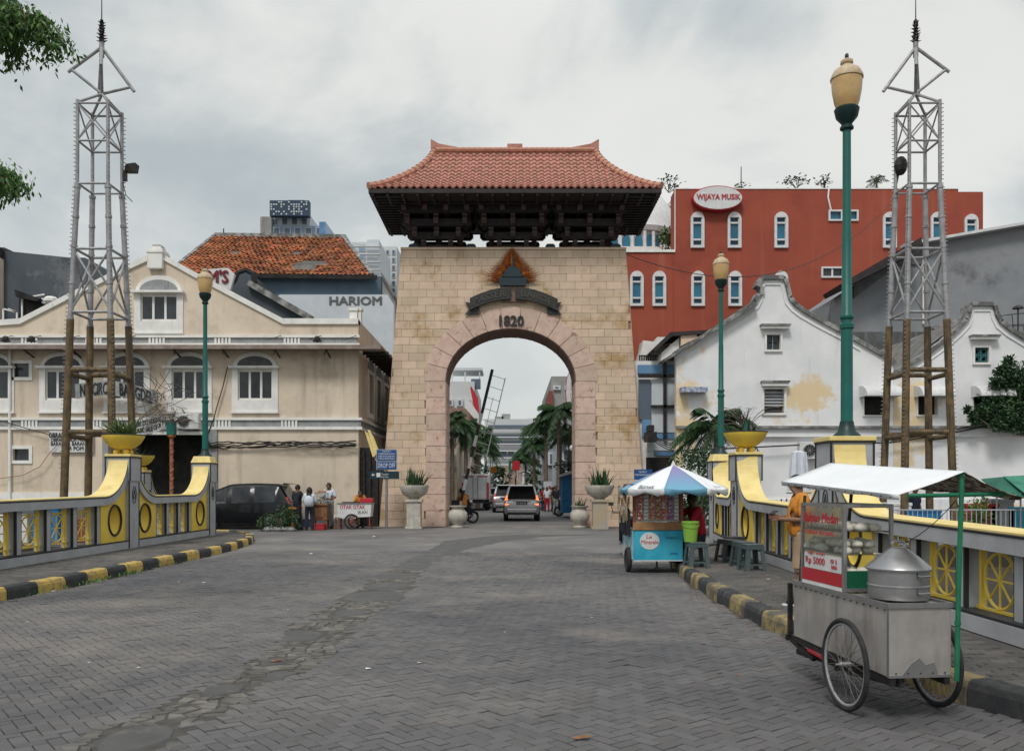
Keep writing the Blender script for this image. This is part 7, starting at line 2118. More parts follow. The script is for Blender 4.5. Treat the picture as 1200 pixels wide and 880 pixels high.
# ================================================================ people
def human(label, x, y, z=0, rz=0.0, h=1.66, J=None, shirt='whitec', pants='navy', skin='skin', hair='hair', sleeves='short', legs='long', female=False, name='person', hat=None, shoes='blackc', fing=True, girth=1.0, hairlong=0):
 """one continuous skinned body; front faces local -Y"""
 s = h / 1.70
 d = dict(pel=(0, 0, .93), bel=(0, -.0, 1.08), che=(0, .0, 1.28), nek=(0, .0, 1.45), hed=(0, -.02, 1.55), top=(0, -.01, 1.66),
             shl=(.165, 0, 1.40), ell=(.22, .03, 1.12), hal=(.22, -.06, .88), shr=(-.165, 0, 1.40), elr=(-.22, .03, 1.12), har=(-.22, -.06, .88),
             hil=(.09, 0, .90), knl=(.10, -.02, .49), fol=(.11, .03, .08), tol=(.13, -.15, .04), hir=(-.09, 0, .90), knr=(-.10, -.02, .49), for_=(-.11, .03, .08), tor=(-.13, -.15, .04))
 d.update(J or {})
 names = ['pel', 'bel', 'che', 'nek', 'hed', 'top', 'shl', 'ell', 'hal', 'shr', 'elr', 'har', 'hil', 'knl', 'fol', 'tol', 'hir', 'knr', 'for_', 'tor']
 g = girth
 rad = dict(pel=.135*g, bel=.125*g, che=.145*g, nek=.058, hed=.085, top=.07, shl=.062, ell=.042, hal=.028, shr=.062, elr=.042, har=.028, hil=.085, knl=.058, fol=.042, tol=.032, hir=.085, knr=.058, for_=.042, tor=.032)
 E = [('pel', 'bel'), ('bel', 'che'), ('che', 'nek'), ('nek', 'hed'), ('hed', 'top'), ('che', 'shl'), ('shl', 'ell'), ('ell', 'hal'), ('che', 'shr'), ('shr', 'elr'), ('elr', 'har'), ('pel', 'hil'), ('hil', 'knl'), ('knl', 'fol'), ('fol', 'tol'), ('pel', 'hir'), ('hir', 'knr'), ('knr', 'for_'), ('for_', 'tor')]
 V = {k: Vector(d[k]) * s for k in names}
 # palms
 vs = [V[k] for k in names]; es = [(names.index(a), names.index(b)) for a, b in E]; rads = [rad[k] * s for k in names]
 palms = []
 for hh, ee in (('hal', 'ell'), ('har', 'elr')):
  dd = (V[hh] - V[ee]).normalized(); p = V[hh] + dd * .075 * s
  vs.append(p); rads.append(.034 * s); es.append((names.index(hh), len(vs) - 1)); palms.append((p, dd))
 me = bpy.data.meshes.new('b'); me.from_pydata([tuple(v) for v in vs], es, [])
 ob = bpy.data.objects.new('b', me); COL.objects.link(ob)
 md = ob.modifiers.new('skin', 'SKIN'); md.use_smooth_shade = True
 if not me.skin_vertices: me.skin_vertices
 for i, r_ in enumerate(rads):
  sv = me.skin_vertices[0].data[i]
  sx = r_; sy = r_
  if names[i] if i < len(names) else None in (None,): pass
  sv.radius = (sx, sy)
 me.skin_vertices[0].data[0].use_root = True
 sb = ob.modifiers.new('sub', 'SUBSURF'); sb.levels = 2; sb.render_levels = 2
 dg = bpy.context.evaluated_depsgraph_get()
 ev = bpy.data.meshes.new_from_object(ob.evaluated_get(dg))
 bpy.data.objects.remove(ob); bpy.data.meshes.remove(me)
 root = thing(name, label, 'person', (x, y, z), rz=rz, local=True)
 zone = {}
 segs = [(V[a], V[b], a, b) for a, b in E] + [(V['hal'], palms[0][0], 'hal', 'pl'), (V['har'], palms[1][0], 'har', 'pr')]
 def near(p):
  best = None
  for a, b, na, nb in segs:
   ab = b - a; t = max(0, min(1, (p - a).dot(ab) / max(1e-9, ab.dot(ab)))); dd = (p - a - ab * t).length - .05 * (na in ('pel', 'bel', 'che') and nb in ('bel', 'che', 'nek'))
   if best is None or dd < best[0]: best = (dd, na, nb, t)
  return best
 C = [p.center.copy() for p in ev.polygons]
 kind = []
 for c in C:
  _, na, nb, t = near(c); kd = 0
  if (na, nb) in (('pel', 'bel'), ('bel', 'che')): kd = 1
  elif (na, nb) == ('che', 'nek'): kd = 1 if t < .72 else 0
  elif nb in ('shl', 'shr') : kd = 1
  elif (na, nb) in (('shl', 'ell'), ('shr', 'elr')): kd = 1 if (sleeves == 'long' or t < .84) else 0
  elif (na, nb) in (('ell', 'hal'), ('elr', 'har')): kd = 1 if (sleeves == 'long' and t < .93) else 0
  elif na == 'pel' or (na, nb) in (('hil', 'knl'), ('hir', 'knr')): kd = 2
  elif (na, nb) in (('knl', 'fol'), ('knr', 'for_')): kd = 2 if (legs == 'long' or t < .12) else 0
  elif nb in ('tol', 'tor'): kd = 3
  if kd == 1 and (na, nb) == ('pel', 'bel') and t < .1: kd = 2
  if kd == 3 and c.z > .14 * s: kd = 2 if legs == 'long' else 0
  kind.append(kd)
 nrm = [v.normal.copy() for v in ev.vertices]
 co = [v.co.copy() for v in ev.vertices]
 mb = MB(); mb.v = [tuple(c) for c in co]
 for p in ev.polygons: mb.f.append(tuple(p.vertices)); mb.m.append(0)
 # head and fingers belong to the body
 hc = V['hed'] + Vector((0, -.005, .035)) * s
 mb.ball(hc, .098 * s, 14, sz=1.22, sx=.86, sy=.98)
 mb.ball(hc + Vector((0, -.098, -.012)) * s, .017 * s, 6, sz=1.5)
 for e_ in (-1, 1): mb.ball(hc + Vector((e_ * .084, .0, .0)) * s, .024 * s, 6, sx=.4, sz=1.3)
 if fing:
  for (p, dd) in palms:
   sd = dd.cross(Vector((0, 1, 0))); sd = sd.normalized() if sd.length > .1 else Vector((1, 0, 0))
   fw = sd.cross(dd)
   for k in range(4):
    b_ = p + sd * (k - 1.5) * .017 * s
    mb.tube([b_ - dd * .01 * s, b_ + dd * (.045 - .004 * abs(k - 1)) * s, b_ + (dd * .066 - fw * .02) * s, b_ + (dd * .072 - fw * .045) * s], [.0095 * s, .009 * s, .008 * s, .006 * s], 6)
   mb.tube([p - dd * .04 * s - sd * .03 * s, p - sd * .055 * s + dd * .0 * s, p - sd * .06 * s + dd * .03 * s - fw * .01], [.011 * s, .01 * s, .008 * s], 6)
 mb.build('body', M[skin], root, smooth=True, recalc=False)
 def garment(kd, off, nm, m, wr=.006):
  q = MB(); use = {}; cnt = {}
  for p, kk in zip(ev.polygons, kind):
   if kk != kd: continue
   for i in p.vertices:
    if i not in use:
     use[i] = len(q.v); c = co[i]
     o_ = off + wr * noise.noise(c * 14 / s) * 1.5
     q.v.append(tuple(c + nrm[i] * o_ * s))
   q.f.append(tuple(use[i] for i in p.vertices)); q.m.append(0)
  if not q.f: return
  ob_ = q.build(nm, M[m], root, smooth=True, recalc=False)
  sl_ = ob_.modifiers.new('solid', 'SOLIDIFY'); sl_.thickness = .008; sl_.offset = 0
  return ob_
 garment(1, .016 if not female else .02, 'shirt', shirt, .008)
 garment(2, .014, 'trousers' if legs == 'long' else 'shorts', pants, .008)
 if legs == 'short':   # wide shorts legs
  for a, b in (('hil', 'knl'), ('hir', 'knr')):
   MB().lathe([(.115*s, 0), (.112*s, .2*s), (.108*s, .36*s)], (0, 0, 0), 14).build('shorts_leg', M[pants], root, smooth=True) if False else None
   p0, p1 = V[a].lerp(V[b], .15), V[a].lerp(V[b], 1.0)
   MB().cyl(p0, p1, .105 * s, .10 * s, 14, cap=False).build('shorts_leg', M[pants], root, smooth=True)
 garment(3, .012, 'shoes', shoes, .002)
 for t_, f_ in (('tol', 'fol'), ('tor', 'for_')):
  a, b = V[f_], V[t_]
  q = MB(); dd = Vector((b.x - a.x, b.y - a.y, 0)).normalized(); sdv = Vector((-dd.y, dd.x, 0))
  m0 = Vector((a.x, a.y, 0)) - dd * .07 * s; m1 = Vector((b.x, b.y, 0)) + dd * .06 * s
  bz_ = min(a.z, b.z) - .045 * s if min(a.z, b.z) > .1 else 0
  q.bar(m0 + Vector((0, 0, bz_ + .014)), m1 + Vector((0, 0, bz_ + .014)), .09 * s, .026)
  q.build('sole', M['wprint'] if shoes == 'blackc' and name == 'person' and fing == 'hero' else M['blackm'], root, bevel=.008)
 # hair
 if hat == 'hijab':
  q = MB().ball(hc + Vector((0, .015, -.02)) * s, .128 * s, 14, sz=1.2, sx=.92)
  q.lathe([(.13*s, -.30*s), (.15*s, -.22*s), (.10*s, -.1*s), (.075*s, 0)], hc - Vector((0, -.03*s, .03*s)), 14)
  q.build('headscarf', M[hair], root, smooth=True)
 elif hat == 'helmet':
  q = MB().ball(hc + Vector((0, .01, .03)) * s, .145 * s, 14, sz=1.05); q.build('helmet', M['blackm'], root, smooth=True)
 else:
  q = MB(); prof_ = []
  k0 = 0; n = 16
  vs = []; fs = []
  rows = 7
  for r_ in range(rows + 1):
   th_ = (PI * .62) * r_ / rows
   for i in range(n):
    a = 2 * PI * i / n
    front = max(0, -math.sin(a))   # -Y is the face
    th2 = th_ * (1 - .42 * front ** 1.5)
    rr_ = .108 * s * (1 + .04 * noise.noise(Vector((math.cos(a) * 3, math.sin(a) * 3, r_))))
    vs.append(hc + Vector((rr_ * .9 * math.sin(th2) * math.cos(a), rr_ * 1.02 * math.sin(th2) * math.sin(a) + .006, rr_ * 1.2 * math.cos(th2))))
  for r_ in range(rows):
   for i in range(n): fs.append((r_*n+i, r_*n+(i+1) % n, (r_+1)*n+(i+1) % n, (r_+1)*n+i))
  q.add(vs, fs); q.build('hair', M[hair], root, smooth=True)
  for e_ in (-1, 1):
   MB().ball(hc + Vector((e_ * .033, -.088, .012)) * s, .011 * s, 6).build('eye', M['blackp'], root)
 bpy.data.meshes.remove(ev)
 return root
# left group
Yp = 32.6
kx = PX(348.5, Yp)
human('man in black t-shirt and black trousers, back turned, at the wooden food stall', kx, Yp, rz=R(150), h=1.72, shirt='blackc', pants='blackc', J=dict(elr=(-.24, -.06, 1.15), har=(-.12, -.22, 1.1), ell=(.24, -.02, 1.12), hal=(.2, -.16, .98), top=(0, -.04, 1.65)))
wm = human('woman in a black headscarf and white top at the wooden food stall', PX(362.5, 32.3), 32.3, rz=R(186), h=1.62, shirt='whitec', pants='navy', hair='hair', sleeves='long', hat='hijab', female=True, shoes='flame', J=dict(elr=(-.25, -.04, 1.15), har=(-.14, -.22, 1.08), ell=(.25, -.04, 1.15), hal=(.14, -.22, 1.08)))
bp = MB(); bp.ball((0, .19, 1.10), .19, 12, sz=1.15, sy=.62); bp.build('bag', M['whitec'], None) if False else None
q = MB().ball((0, 0, .22), .19, 12, sz=1.15, sy=.62); bpk = single(q, 'backpack', M['whitec'], 'rounded white backpack on the back of the woman in the headscarf', 'backpack', loc=(0, 0, 0), smooth=True)
bpk.location = (PX(362.5, 32.3) + .02, 32.3 - .2, .88)
human('vendor in a white patterned t-shirt and grey jeans behind the wooden food stall', PX(386, 33.6), 33.6, rz=R(-15), h=1.80, shirt='whitec', pants='greyc', J=dict(elr=(-.25, .0, 1.14), har=(-.10, -.2, 1.12), ell=(.25, 0, 1.14), hal=(.08, -.2, 1.1), hed=(0, -.04, 1.54), top=(0, -.06, 1.64)))
human('vendor in an orange-brown shirt stooping over the grilled snack cart', PX(422, 34.1), 34.1, rz=R(10), h=1.58, shirt='orangec', pants='blackc', J=dict(che=(0, -.08, 1.25), nek=(0, -.16, 1.38), hed=(0, -.25, 1.44), top=(0, -.31, 1.51), shl=(.17, -.1, 1.33), shr=(-.17, -.1, 1.33), ell=(.24, -.16, 1.1), hal=(.14, -.36, .98), elr=(-.24, -.16, 1.1), har=(-.14, -.36, .98)))
# rider at the pier
human('scooter rider in an orange jacket and helmet seen behind the left round pot', PX(543, 38.2), 38.2, rz=R(-150), h=1.66, shirt='orangec', pants='navy', hat='helmet', sleeves='long', J=dict(pel=(0, 0, .80), bel=(0, -.02, .96), che=(0, -.06, 1.16), nek=(0, -.1, 1.33), hed=(0, -.12, 1.43), top=(0, -.12, 1.54), shl=(.165, -.06, 1.28), shr=(-.165, -.06, 1.28), ell=(.2, -.2, 1.06), hal=(.2, -.42, 1.02), elr=(-.2, -.2, 1.06), har=(-.2, -.42, 1.02), hil=(.1, 0, .78), knl=(.17, -.36, .62), fol=(.17, -.26, .14), tol=(.18, -.4, .1), hir=(-.1, 0, .78), knr=(-.17, -.36, .62), for_=(-.17, -.26, .14), tor=(-.18, -.4, .1)))
# people beyond the arch
human('man in dark clothes standing by the kerb beyond the arch near the blue stall', PX(651, 50), 50, rz=R(30), h=1.7, shirt='blackc', pants='greyc')
human('person in a pale top among the stalls beyond the arch, right of the minivan', PX(641, 56), 56, rz=R(0), h=1.62, shirt='whitec', pants='redc')
human('person in a crimson top among the stalls beyond the arch', PX(636.5, 58), 58, rz=R(40), h=1.6, shirt='redc', pants='navy')
human('person in grey walking up the left side of the street beyond the box truck', PX(568, 66), 66, rz=R(170), h=1.65, shirt='greyc', pants='blackc')
human('person in a bright orange shirt by the goods stand beyond the arch', PX(646.5, 61), 59, rz=R(-60), h=1.6, shirt='orangec', pants='navy')
scooter('dark scooter parked farthest along the right kerb beyond the arch', PX(648, 57), 62, R(75), None, s1)
human('person in a navy shirt on the canal bank under the cart awning', PX(1072, 27), 27, rz=R(20), h=1.66, shirt='navy', pants='blackc')
# ================================================================ urns and pots at the gate
def pot_blades(x, y, z, n, L0, L1, seed, sp=.25, w=.09):
 q = MB(); blades(q, (x, y, z), n, L0, L1, w, (R(48), R(86)), random.Random(seed), .08)
 return q
def urn(x, y, label, ped, seed):
 r_ = thing('pedestal_urn', label, 'urn', (x, y, 0), group='urns on pedestals before the gate')
 q = MB().box(x - .32, x + .32, y - .32, y + .32, 0, .10); q.box(x - .27, x + .27, y - .27, y + .27, .10, 1.05); q.box(x - .33, x + .33, y - .33, y + .33, 1.05, 1.15)
 q.build('pedestal', ped, r_, bevel=.015)
 MB().lathe([(.22, 1.15), (.20, 1.19), (.30, 1.25), (.47, 1.37), (.52, 1.50), (.56, 1.60), (.57, 1.66), (.57, 1.70), (.50, 1.70), (.46, 1.62), (.01, 1.60)], (x, y, 0), 28).build('urn', M['cement_pot'], r_, smooth=True)
 for k in range(8):
  a = 2 * PI * k / 8
  pts = []
  for i in range(7):
   aa = a + (i / 6) * 2 * PI / 8; zz = 1.58 - .12 * math.sin(PI * i / 6); rr_ = .53 - .06 * math.sin(PI * i / 6)
   pts.append((x + rr_ * math.cos(aa), y + rr_ * math.sin(aa), zz))
  MB().tube(pts, .028, 5).build('swag', M['cement_pot'], r_, smooth=True)
 q = pot_blades(x, y, 1.6, 60, .5, .95, seed, w=.11); q.build('blade_leaves', M['leafd'], r_, kind='stuff', recalc=False)
 return r_
Yu = 33.3
urn(PX(485.5, Yu), Yu, 'pale urn of dark blades on a white pedestal at the left gate foot', M['cement_pot'], 1)
urn(PX(702.5, 33), 33.0, 'pale urn of dark blades on a stained tan pedestal at the right gate foot', mat('stained tan pedestal', (.42, .33, .22), (.36, .34, .3), s=2, rough=.9, bump=.2), 2)
def rpot(x, y, label, seed, s=1.0, plants=True, first=None):
 r_ = thing('round_pot', label, 'pot', (x, y, 0), group='round cement pots in the archway')
 MB().lathe([(a * s, b * s) for a, b in ((.27, 0), (.28, .05), (.2, .1), (.22, .16), (.36, .30), (.41, .46), (.38, .62), (.28, .74), (.25, .80), (.36, .86), (.37, .90), (.28, .90), (.24, .82), (.01, .8))], (x, y, 0), 26).build('pot', M['cement_pot'], r_, smooth=True)
 if plants: q = pot_blades(x, y, .8 * s, 26, .25, .6, seed); q.build('blade_leaves', M['leafd'], r_, kind='stuff', recalc=False)
 return r_
rpot(PX(536.5, 34.3), 34.3, 'empty round cement pot by the left inner edge of the arch', 3, .98, False)
rpot(PX(679.5, 34.2), 34.2, 'round cement pot with a small plant by the right inner edge of the arch', 4, .98, True)
# boom barrier
bo = thing('boom_barrier', 'raised black and white boom barrier leaning inside the arch', 'barrier', (PX(537, 38), 38, 0))
MB().box(PX(534, 38) - .18, PX(534, 38) + .18, 37.85, 38.2, 0, 1.05).build('post', M['blackm'], bo, bevel=.02)
p0, p1 = Vector((PX(537, 38), 38, PZ(600, 38))), Vector((PX(577, 38), 38, PZ(433, 38)))
for k in range(13):
 a, b = p0.lerp(p1, k / 13), p0.lerp(p1, (k + 1) / 13)
 q = MB(); q.bar(a, b, .10, .13); q.build('boom_stripe', M['blackm'] if (k % 2 or k > 9) else M['wprint'], bo)
q = MB(); off = Vector((.62, 0, -.2))
for k in range(8, 27):
 a = p0.lerp(p1, k / 26)
 if k % 2: q.bar(a, a + off, .025)
q.bar(p0.lerp(p1, 4 / 13) + off, p0.lerp(p1, .97) + off, .045)
q.bar(p0.lerp(p1, 7 / 13) + off * .5, p0.lerp(p1, .82) + off * .5, .025)
q.build('hanging_frame', M['alu'], bo)
# direction signs left of the arch
dsn = thing('road_sign', 'stacked blue drop off signs on a grey pole at the left gate foot', 'sign', (PX(453, 33.6), 33.6, 0))
sy_ = 33.6; sX = lambda p: PX(p, sy_); sZ = lambda p: PZ(p, sy_)
MB().cyl((sX(453), sy_, 0), (sX(453), sy_, sZ(527)), .05, n=10).build('pole', M['alu'], dsn)
MB().box(sX(441.5), sX(465.5), sy_ - .09, sy_ - .055, sZ(550.5), sZ(526.5)).build('backing', M['greyp'], dsn)
for (a, b) in ((527.3, 539.3), (541.2, 549.6)): MB().box(sX(442.3), sX(464.7), sy_ - .12, sy_ - .091, sZ(b), sZ(a)).build('panel', M['blues'], dsn)
for k, t_ in enumerate(('TEMPAT', 'MENAIKKAN', 'MENURUNKAN', 'PENUMPANG')):
 text(t_, (sX(453.5), sy_ - .121, sZ(529 + k * 2.85)), .062, M['wprint'], dsn, w=.34 if k == 0 else .62, depth=.006)
text('DROP OFF', (sX(453.5), sy_ - .121, sZ(545.4)), .18, M['wprint'], dsn, w=.68, depth=.006)
ds2 = thing('direction_sign', 'dark teal direction sign with a left arrow and white pictogram below the drop off sign', 'sign', (sX(453), sy_ - .1, sZ(561)))
MB().box(sX(434), sX(468), sy_ - .13, sy_ - .056, sZ(561), sZ(552.3)).build('panel', M['darks'], ds2)
q = MB().prism([(sX(436), sZ(556.3)), (sX(438), sZ(554.5)), (sX(438), sZ(555.8)), (sX(440), sZ(555.8)), (sX(440), sZ(556.8)), (sX(438), sZ(556.8)), (sX(438), sZ(558.1))], (), sy_ - .14, sy_ - .131); q.build('arrow', M['wprint'], ds2)
MB().box(sX(441.8), sX(446.4), sy_ - .14, sy_ - .131, sZ(559), sZ(554)).build('pictogram', M['wprint'], ds2, bevel=.002)
text('Tourist', (sX(451.5), sy_ - .131, sZ(555.6)), .08, M['wprint'], ds2, w=.28, depth=.006)
text('Service', (sX(451.5), sy_ - .131, sZ(558.6)), .07, M['wprint'], ds2, w=.28, depth=.006)
ds3 = thing('road_sign', 'blue sign peeping over the striped parasol at the right gate foot', 'sign', (PX(752, 33.4), 33.4, 0))
MB().cyl((PX(752, 33.4), 33.4, 0), (PX(752, 33.4), 33.4, PZ(551, 33.4)), .04, n=8).build('pole', M['alu'], ds3)
MB().box(PX(743, 33.3), PX(764, 33.3), 33.25, 33.3, PZ(562, 33.3), PZ(550, 33.3)).build('panel', M['blues'], ds3)
text('TEMPAT', (PX(753, 33.3), 33.245, PZ(553, 33.3)), .07, M['wprint'], ds3, w=.34, depth=.006)
text('MENAIKKAN', (PX(753, 33.3), 33.245, PZ(556.3, 33.3)), .07, M['wprint'], ds3, w=.6, depth=.006)
# ================================================================ food stalls on the left
ws = thing('wooden_stall', 'brown wooden food stall with a small glass case, between the customers and the vendor', 'food stall', (PX(376, 33.0), 33.0, 0))
X0, X1 = PX(367, 33), PX(385, 33)
q = MB().box(X0, X1, 32.75, 33.25, .35, .92); q.box(X0 - .04, X1 + .04, 32.7, 33.3, .92, .98); q.build('cabinet', M['wood2'], ws, bevel=.012)
MB().box(X0 + .14, X1 - .14, 32.735, 32.752, .48, .82).build('front_panel', M['plank'], ws)
for (a, b) in ((X0 + .04, 32.8), (X1 - .04, 32.8), (X0 + .04, 33.2), (X1 - .04, 33.2)): MB().box(a - .03, a + .03, b - .03, b + .03, 0, .35).build('leg', M['wood2'], ws)
q = MB()
for (a, b) in ((X0, 32.8), (X1 - .08, 32.8), (X0, 33.2), (X1 - .08, 33.2)): q.box(a, a + .03, b - .015, b + .015, .98, 1.38)
q.box(X0, X1 - .05, 32.78, 33.22, 1.38, 1.41); q.build('case_frame', M['alu'], ws)
MB().box(X0 + .03, X1 - .09, 32.79, 32.80, .99, 1.37).build('glass', M['glassc'], ws)
rc = random.Random(3)
q = MB()
for k in range(14): q.ball((X0 + .08 + rc.random() * .38, 32.9 + rc.random() * .2, 1.03 + (k % 3) * .09), .05, 6, sz=.8)
q.build('snacks', M['bun'], ws, kind='stuff')
q = MB()
for k in range(8): q.ball((X0 + .05 + rc.random() * .45, 32.95, 1.46), .06, 6, sz=.6)
q.build('fried_snacks', M['copper'], ws, kind='stuff')
crate(PX(378, 32.9), 32.55, 0, .32, .3, .22, M['redp'], 'small red bucket on the road under the wooden stall', 'bucket')
oc = thing('snack_cart', 'white OTAK OTAK grilled snack cart with one spoked wheel', 'food cart', (PX(415, 33.2), 33.3, 0))
X0, X1 = PX(396.5, 33.2), PX(435, 33.2)
q = MB().prism([(X0, .42), (X1, .48), (X1 + .05, .98), (X0, .98)], (), 33.0, 33.6); q.build('tray', M['wprint'], oc, bevel=.012)
MB().box(X0 - .03, X1 + .08, 32.97, 33.63, .981, 1.01).build('rim', M['alu'], oc)
text('OTAK OTAK', (PX(413, 33), 32.995, .86), .15, M['redp'], oc, w=.98, depth=.008, bold=.01)
text('IKAN', (PX(425, 33), 32.995, .66), .12, M['shut'], oc, w=.36, depth=.008)
for yy in (32.93, 33.68):
 w_ = MB().ring((PX(412.5, 33), yy, .30), .265, .035, 'y', 26, 7).build('wheel', M['rubber'], oc, smooth=True)
 q = MB()
 for k in range(10): a = k * PI / 5; q.cyl((PX(412.5, 33), yy, .30), (PX(412.5, 33) + .25 * math.cos(a), yy, .30 + .25 * math.sin(a)), .012, n=4)
 q.cyl((PX(412.5, 33), yy - .04, .3), (PX(412.5, 33), yy + .04, .3), .05, n=8); q.build('spoke', M['rust'], w_)
for px in (398, 434):
 q = MB()
 for yy in (33.02, 33.58): q.bar((PX(px, 33.2), yy, 0), (PX(px, 33.2), yy, .44), .035)
 q.bar((PX(px, 33.2), 33.02, .14), (PX(px, 33.2), 33.58, .14), .03); q.build('support', M['rust'], oc)
q = MB().box(PX(421, 33), PX(436, 33), 33.1, 33.45, 1.02, 1.2); single(q, 'red_basket', M['redp'], 'red plastic tray of snacks on the right end of the OTAK OTAK cart', 'basket', bevel=.02)
q = MB()
for k in range(9): q.box(PX(400 + k * 2.2, 33), PX(401.4 + k * 2.2, 33), 33.05, 33.5, 1.015, 1.05)
single(q, 'charcoal_grill', M['blackm'], 'flat dark grill on the left half of the OTAK OTAK cart', 'grill')
q = MB().box(PX(392, 33), PX(398, 33), 33.0, 33.25, .42, .46)
for a in (392.4, 397.6):
 for yy in (33.02, 33.23): q.bar((PX(a, 33), yy, 0), (PX(a, 33), yy, .42), .03)
q.bar((PX(392.4, 33), 33.02, .15), (PX(397.6, 33), 33.02, .15), .025)
single(q, 'wooden_stool', M['wood2'], 'small wooden stool left of the OTAK OTAK cart', 'stool')
shrub('shrub', PX(330, 31.6), 31.6, 0, .85, 1.5, 900, 'low green bush beside the rear of the black car', 'leafd', seed=41, L_=.12, w=.06)
q = MB(); rc = random.Random(1)
for k in range(9): q.ball((PX(314 + k * 3.4, 31.4), 31.4 + rc.uniform(-.1, .1), .07), .13 + .03 * rc.random(), 7, sz=.7)
single(q, 'kerb_stones', M['ferro'], 'row of pale rounded stones edging the low bush', 'stones', bevel=0)
q = MB().cyl((PX(342, 32), 32.1, 0), (PX(341, 32), 32.1, .8), .04, n=7); q.box(PX(336, 32), PX(346, 32), 32.0, 32.3, .8, .86); single(q, 'orange_table', M['orangec'], 'small orange-brown table edge beside the man in black', 'table')
# ================================================================ the street beyond the arch
far_block('white_shop_block', 'white shop block with a roof frame on the left beyond the arch', 92, 500, 556, 447, 20, M['faraw'], [(468, 476), (500, 508), (528, 536)], 5, M['farag'], cat='building')
fb = thing('roof_frame', 'pale flat roof frame standing above the left shop block beyond the arch', 'frame', (PX(545, 92), 96, PZ(447, 92)))
MB().box(PX(528, 94), PX(565, 94), 94, 99, PZ(434, 94), PZ(431, 94)).build('flat_roof', M['faraw'], fb)
for px in (530, 545, 562): MB().bar((PX(px, 94.2), 94.2, PZ(455, 94)), (PX(px, 94.2), 94.2, PZ(434, 94)), .15).build('post', M['faraw'], fb)
MB().box(PX(552, 93), PX(563, 93), 93, 94, PZ(455, 93), PZ(444, 93)).build('roof_box', M['farag'], fb)
q = thing('brick_shop', 'brick and cream shop with a slanted red sign board beyond the arch', 'shop', (PX(545, 85), 88, 0))
MB().box(PX(508, 85), PX(556, 85), 85, 91, 0, PZ(478, 85)).build('wall', mat('brown brick far wall', (.3, .2, .15), (.22, .15, .12), s=2, rough=.9), q)
MB().prism([(PX(556, 84), PZ(480, 84)), (PX(562, 84), PZ(486, 84)), (PX(560, 84), PZ(466, 84)), (PX(552, 84), PZ(452, 84)), (PX(551, 84), PZ(455, 84))], (), 84, 84.6).build('red_sign', M['redp'], q)
MB().prism([(PX(545, 83.5), PZ(478, 83.5)), (PX(561, 83.5), PZ(496, 83.5)), (PX(561, 83.5), PZ(485, 83.5)), (PX(545, 83.5), PZ(462, 83.5))], (), 83.4, 83.9).build('white_sign', M['wprint'], q)
MB().box(PX(523, 84.5), PX(552, 84.5), 84.4, 84.9, PZ(560, 84.5), PZ(553, 84.5)).build('fascia_sign', M['wprint'], q)
eb_ = far_block('department_store', 'long white department store with dark window bands closing the street', 170, 568, 623, 491, 25, M['faraw'], [], 1, M['farag'], cat='building')
for (a, b) in ((498, 501.5), (509.5, 512.5), (517, 520)):
 MB().box(PX(572, 169.8), PX(621, 169.8), 169.7, 169.98, PZ(b, 169.8), PZ(a, 169.8)).build('window_band', M['farag'], eb_)
for k in range(5): MB().box(PX(578 + k * 8.6, 169.8), PX(585 + k * 8.6, 169.8), 169.7, 169.98, PZ(536, 169.8), PZ(529, 169.8)).build('window', M['farag'], eb_)
for k in range(6):
 f = MB().box(PX(568, 169.5), PX(624, 169.5), 169.0, 169.6, PZ(505 + 8 * k, 169.5), PZ(503.8 + 8 * k, 169.5)).build('ledge', M['wprint'], eb_)
far_block('', '', 176, 618, 640, 490, 20, M['faraw'], [(500, 503), (512, 515), (524, 527)], 3, M['farag'], par=eb_)
q = MB().box(PX(580, 172), PX(590, 172), 172, 175, PZ(491, 172), PZ(488, 172)); q.box(PX(588, 172), PX(598, 172), 172, 175, PZ(491, 172), PZ(485, 172)); q.build('roof_plant', M['ferro'], eb_)
MB().box(PX(588, 140), PX(612, 140), 140, 145, 0, PZ(545, 140)).build('low_shop', mat('far brown shop', (.25, .15, .12), (.35, .3, .25), s=1, rough=.9), thing('low_shop', 'low brown shop roof under the department store', 'shop', (PX(600, 140), 142, 0)))
rb = far_block('concrete_block', 'grey concrete block with a brick edge on the right beyond the arch', 82, 646, 700, 441, 25, M['ferro'], [(452, 457)], 4, M['farag'], cat='building')
MB().box(PX(643, 81.5), PX(648, 81.5), 81.5, 90, PZ(476, 81.5), PZ(458, 81.5)).build('brick_edge', M['rust'], rb)
sgn = thing('vertical_sign', 'tall white oval music shop sign hanging at the right edge of the arch view', 'sign', (PX(669.5, 62), 62, PZ(480, 62)))
MB().prism(ell(PX(669.5, 62), PZ(459, 62), .42, 1.55), (), 61.9, 62.1).build('rim', M['redp'], sgn)
MB().prism(ell(PX(669.5, 62), PZ(459, 62), .38, 1.50), (), 61.86, 61.899).build('face', M['wprint'], sgn)
for k, ch in enumerate('WIJAYA MUSIK'):
 if ch != ' ': text(ch, (PX(669.5, 62), 61.86, PZ(440, 62) - k * .20), .15, M['redp'], sgn, depth=.02)
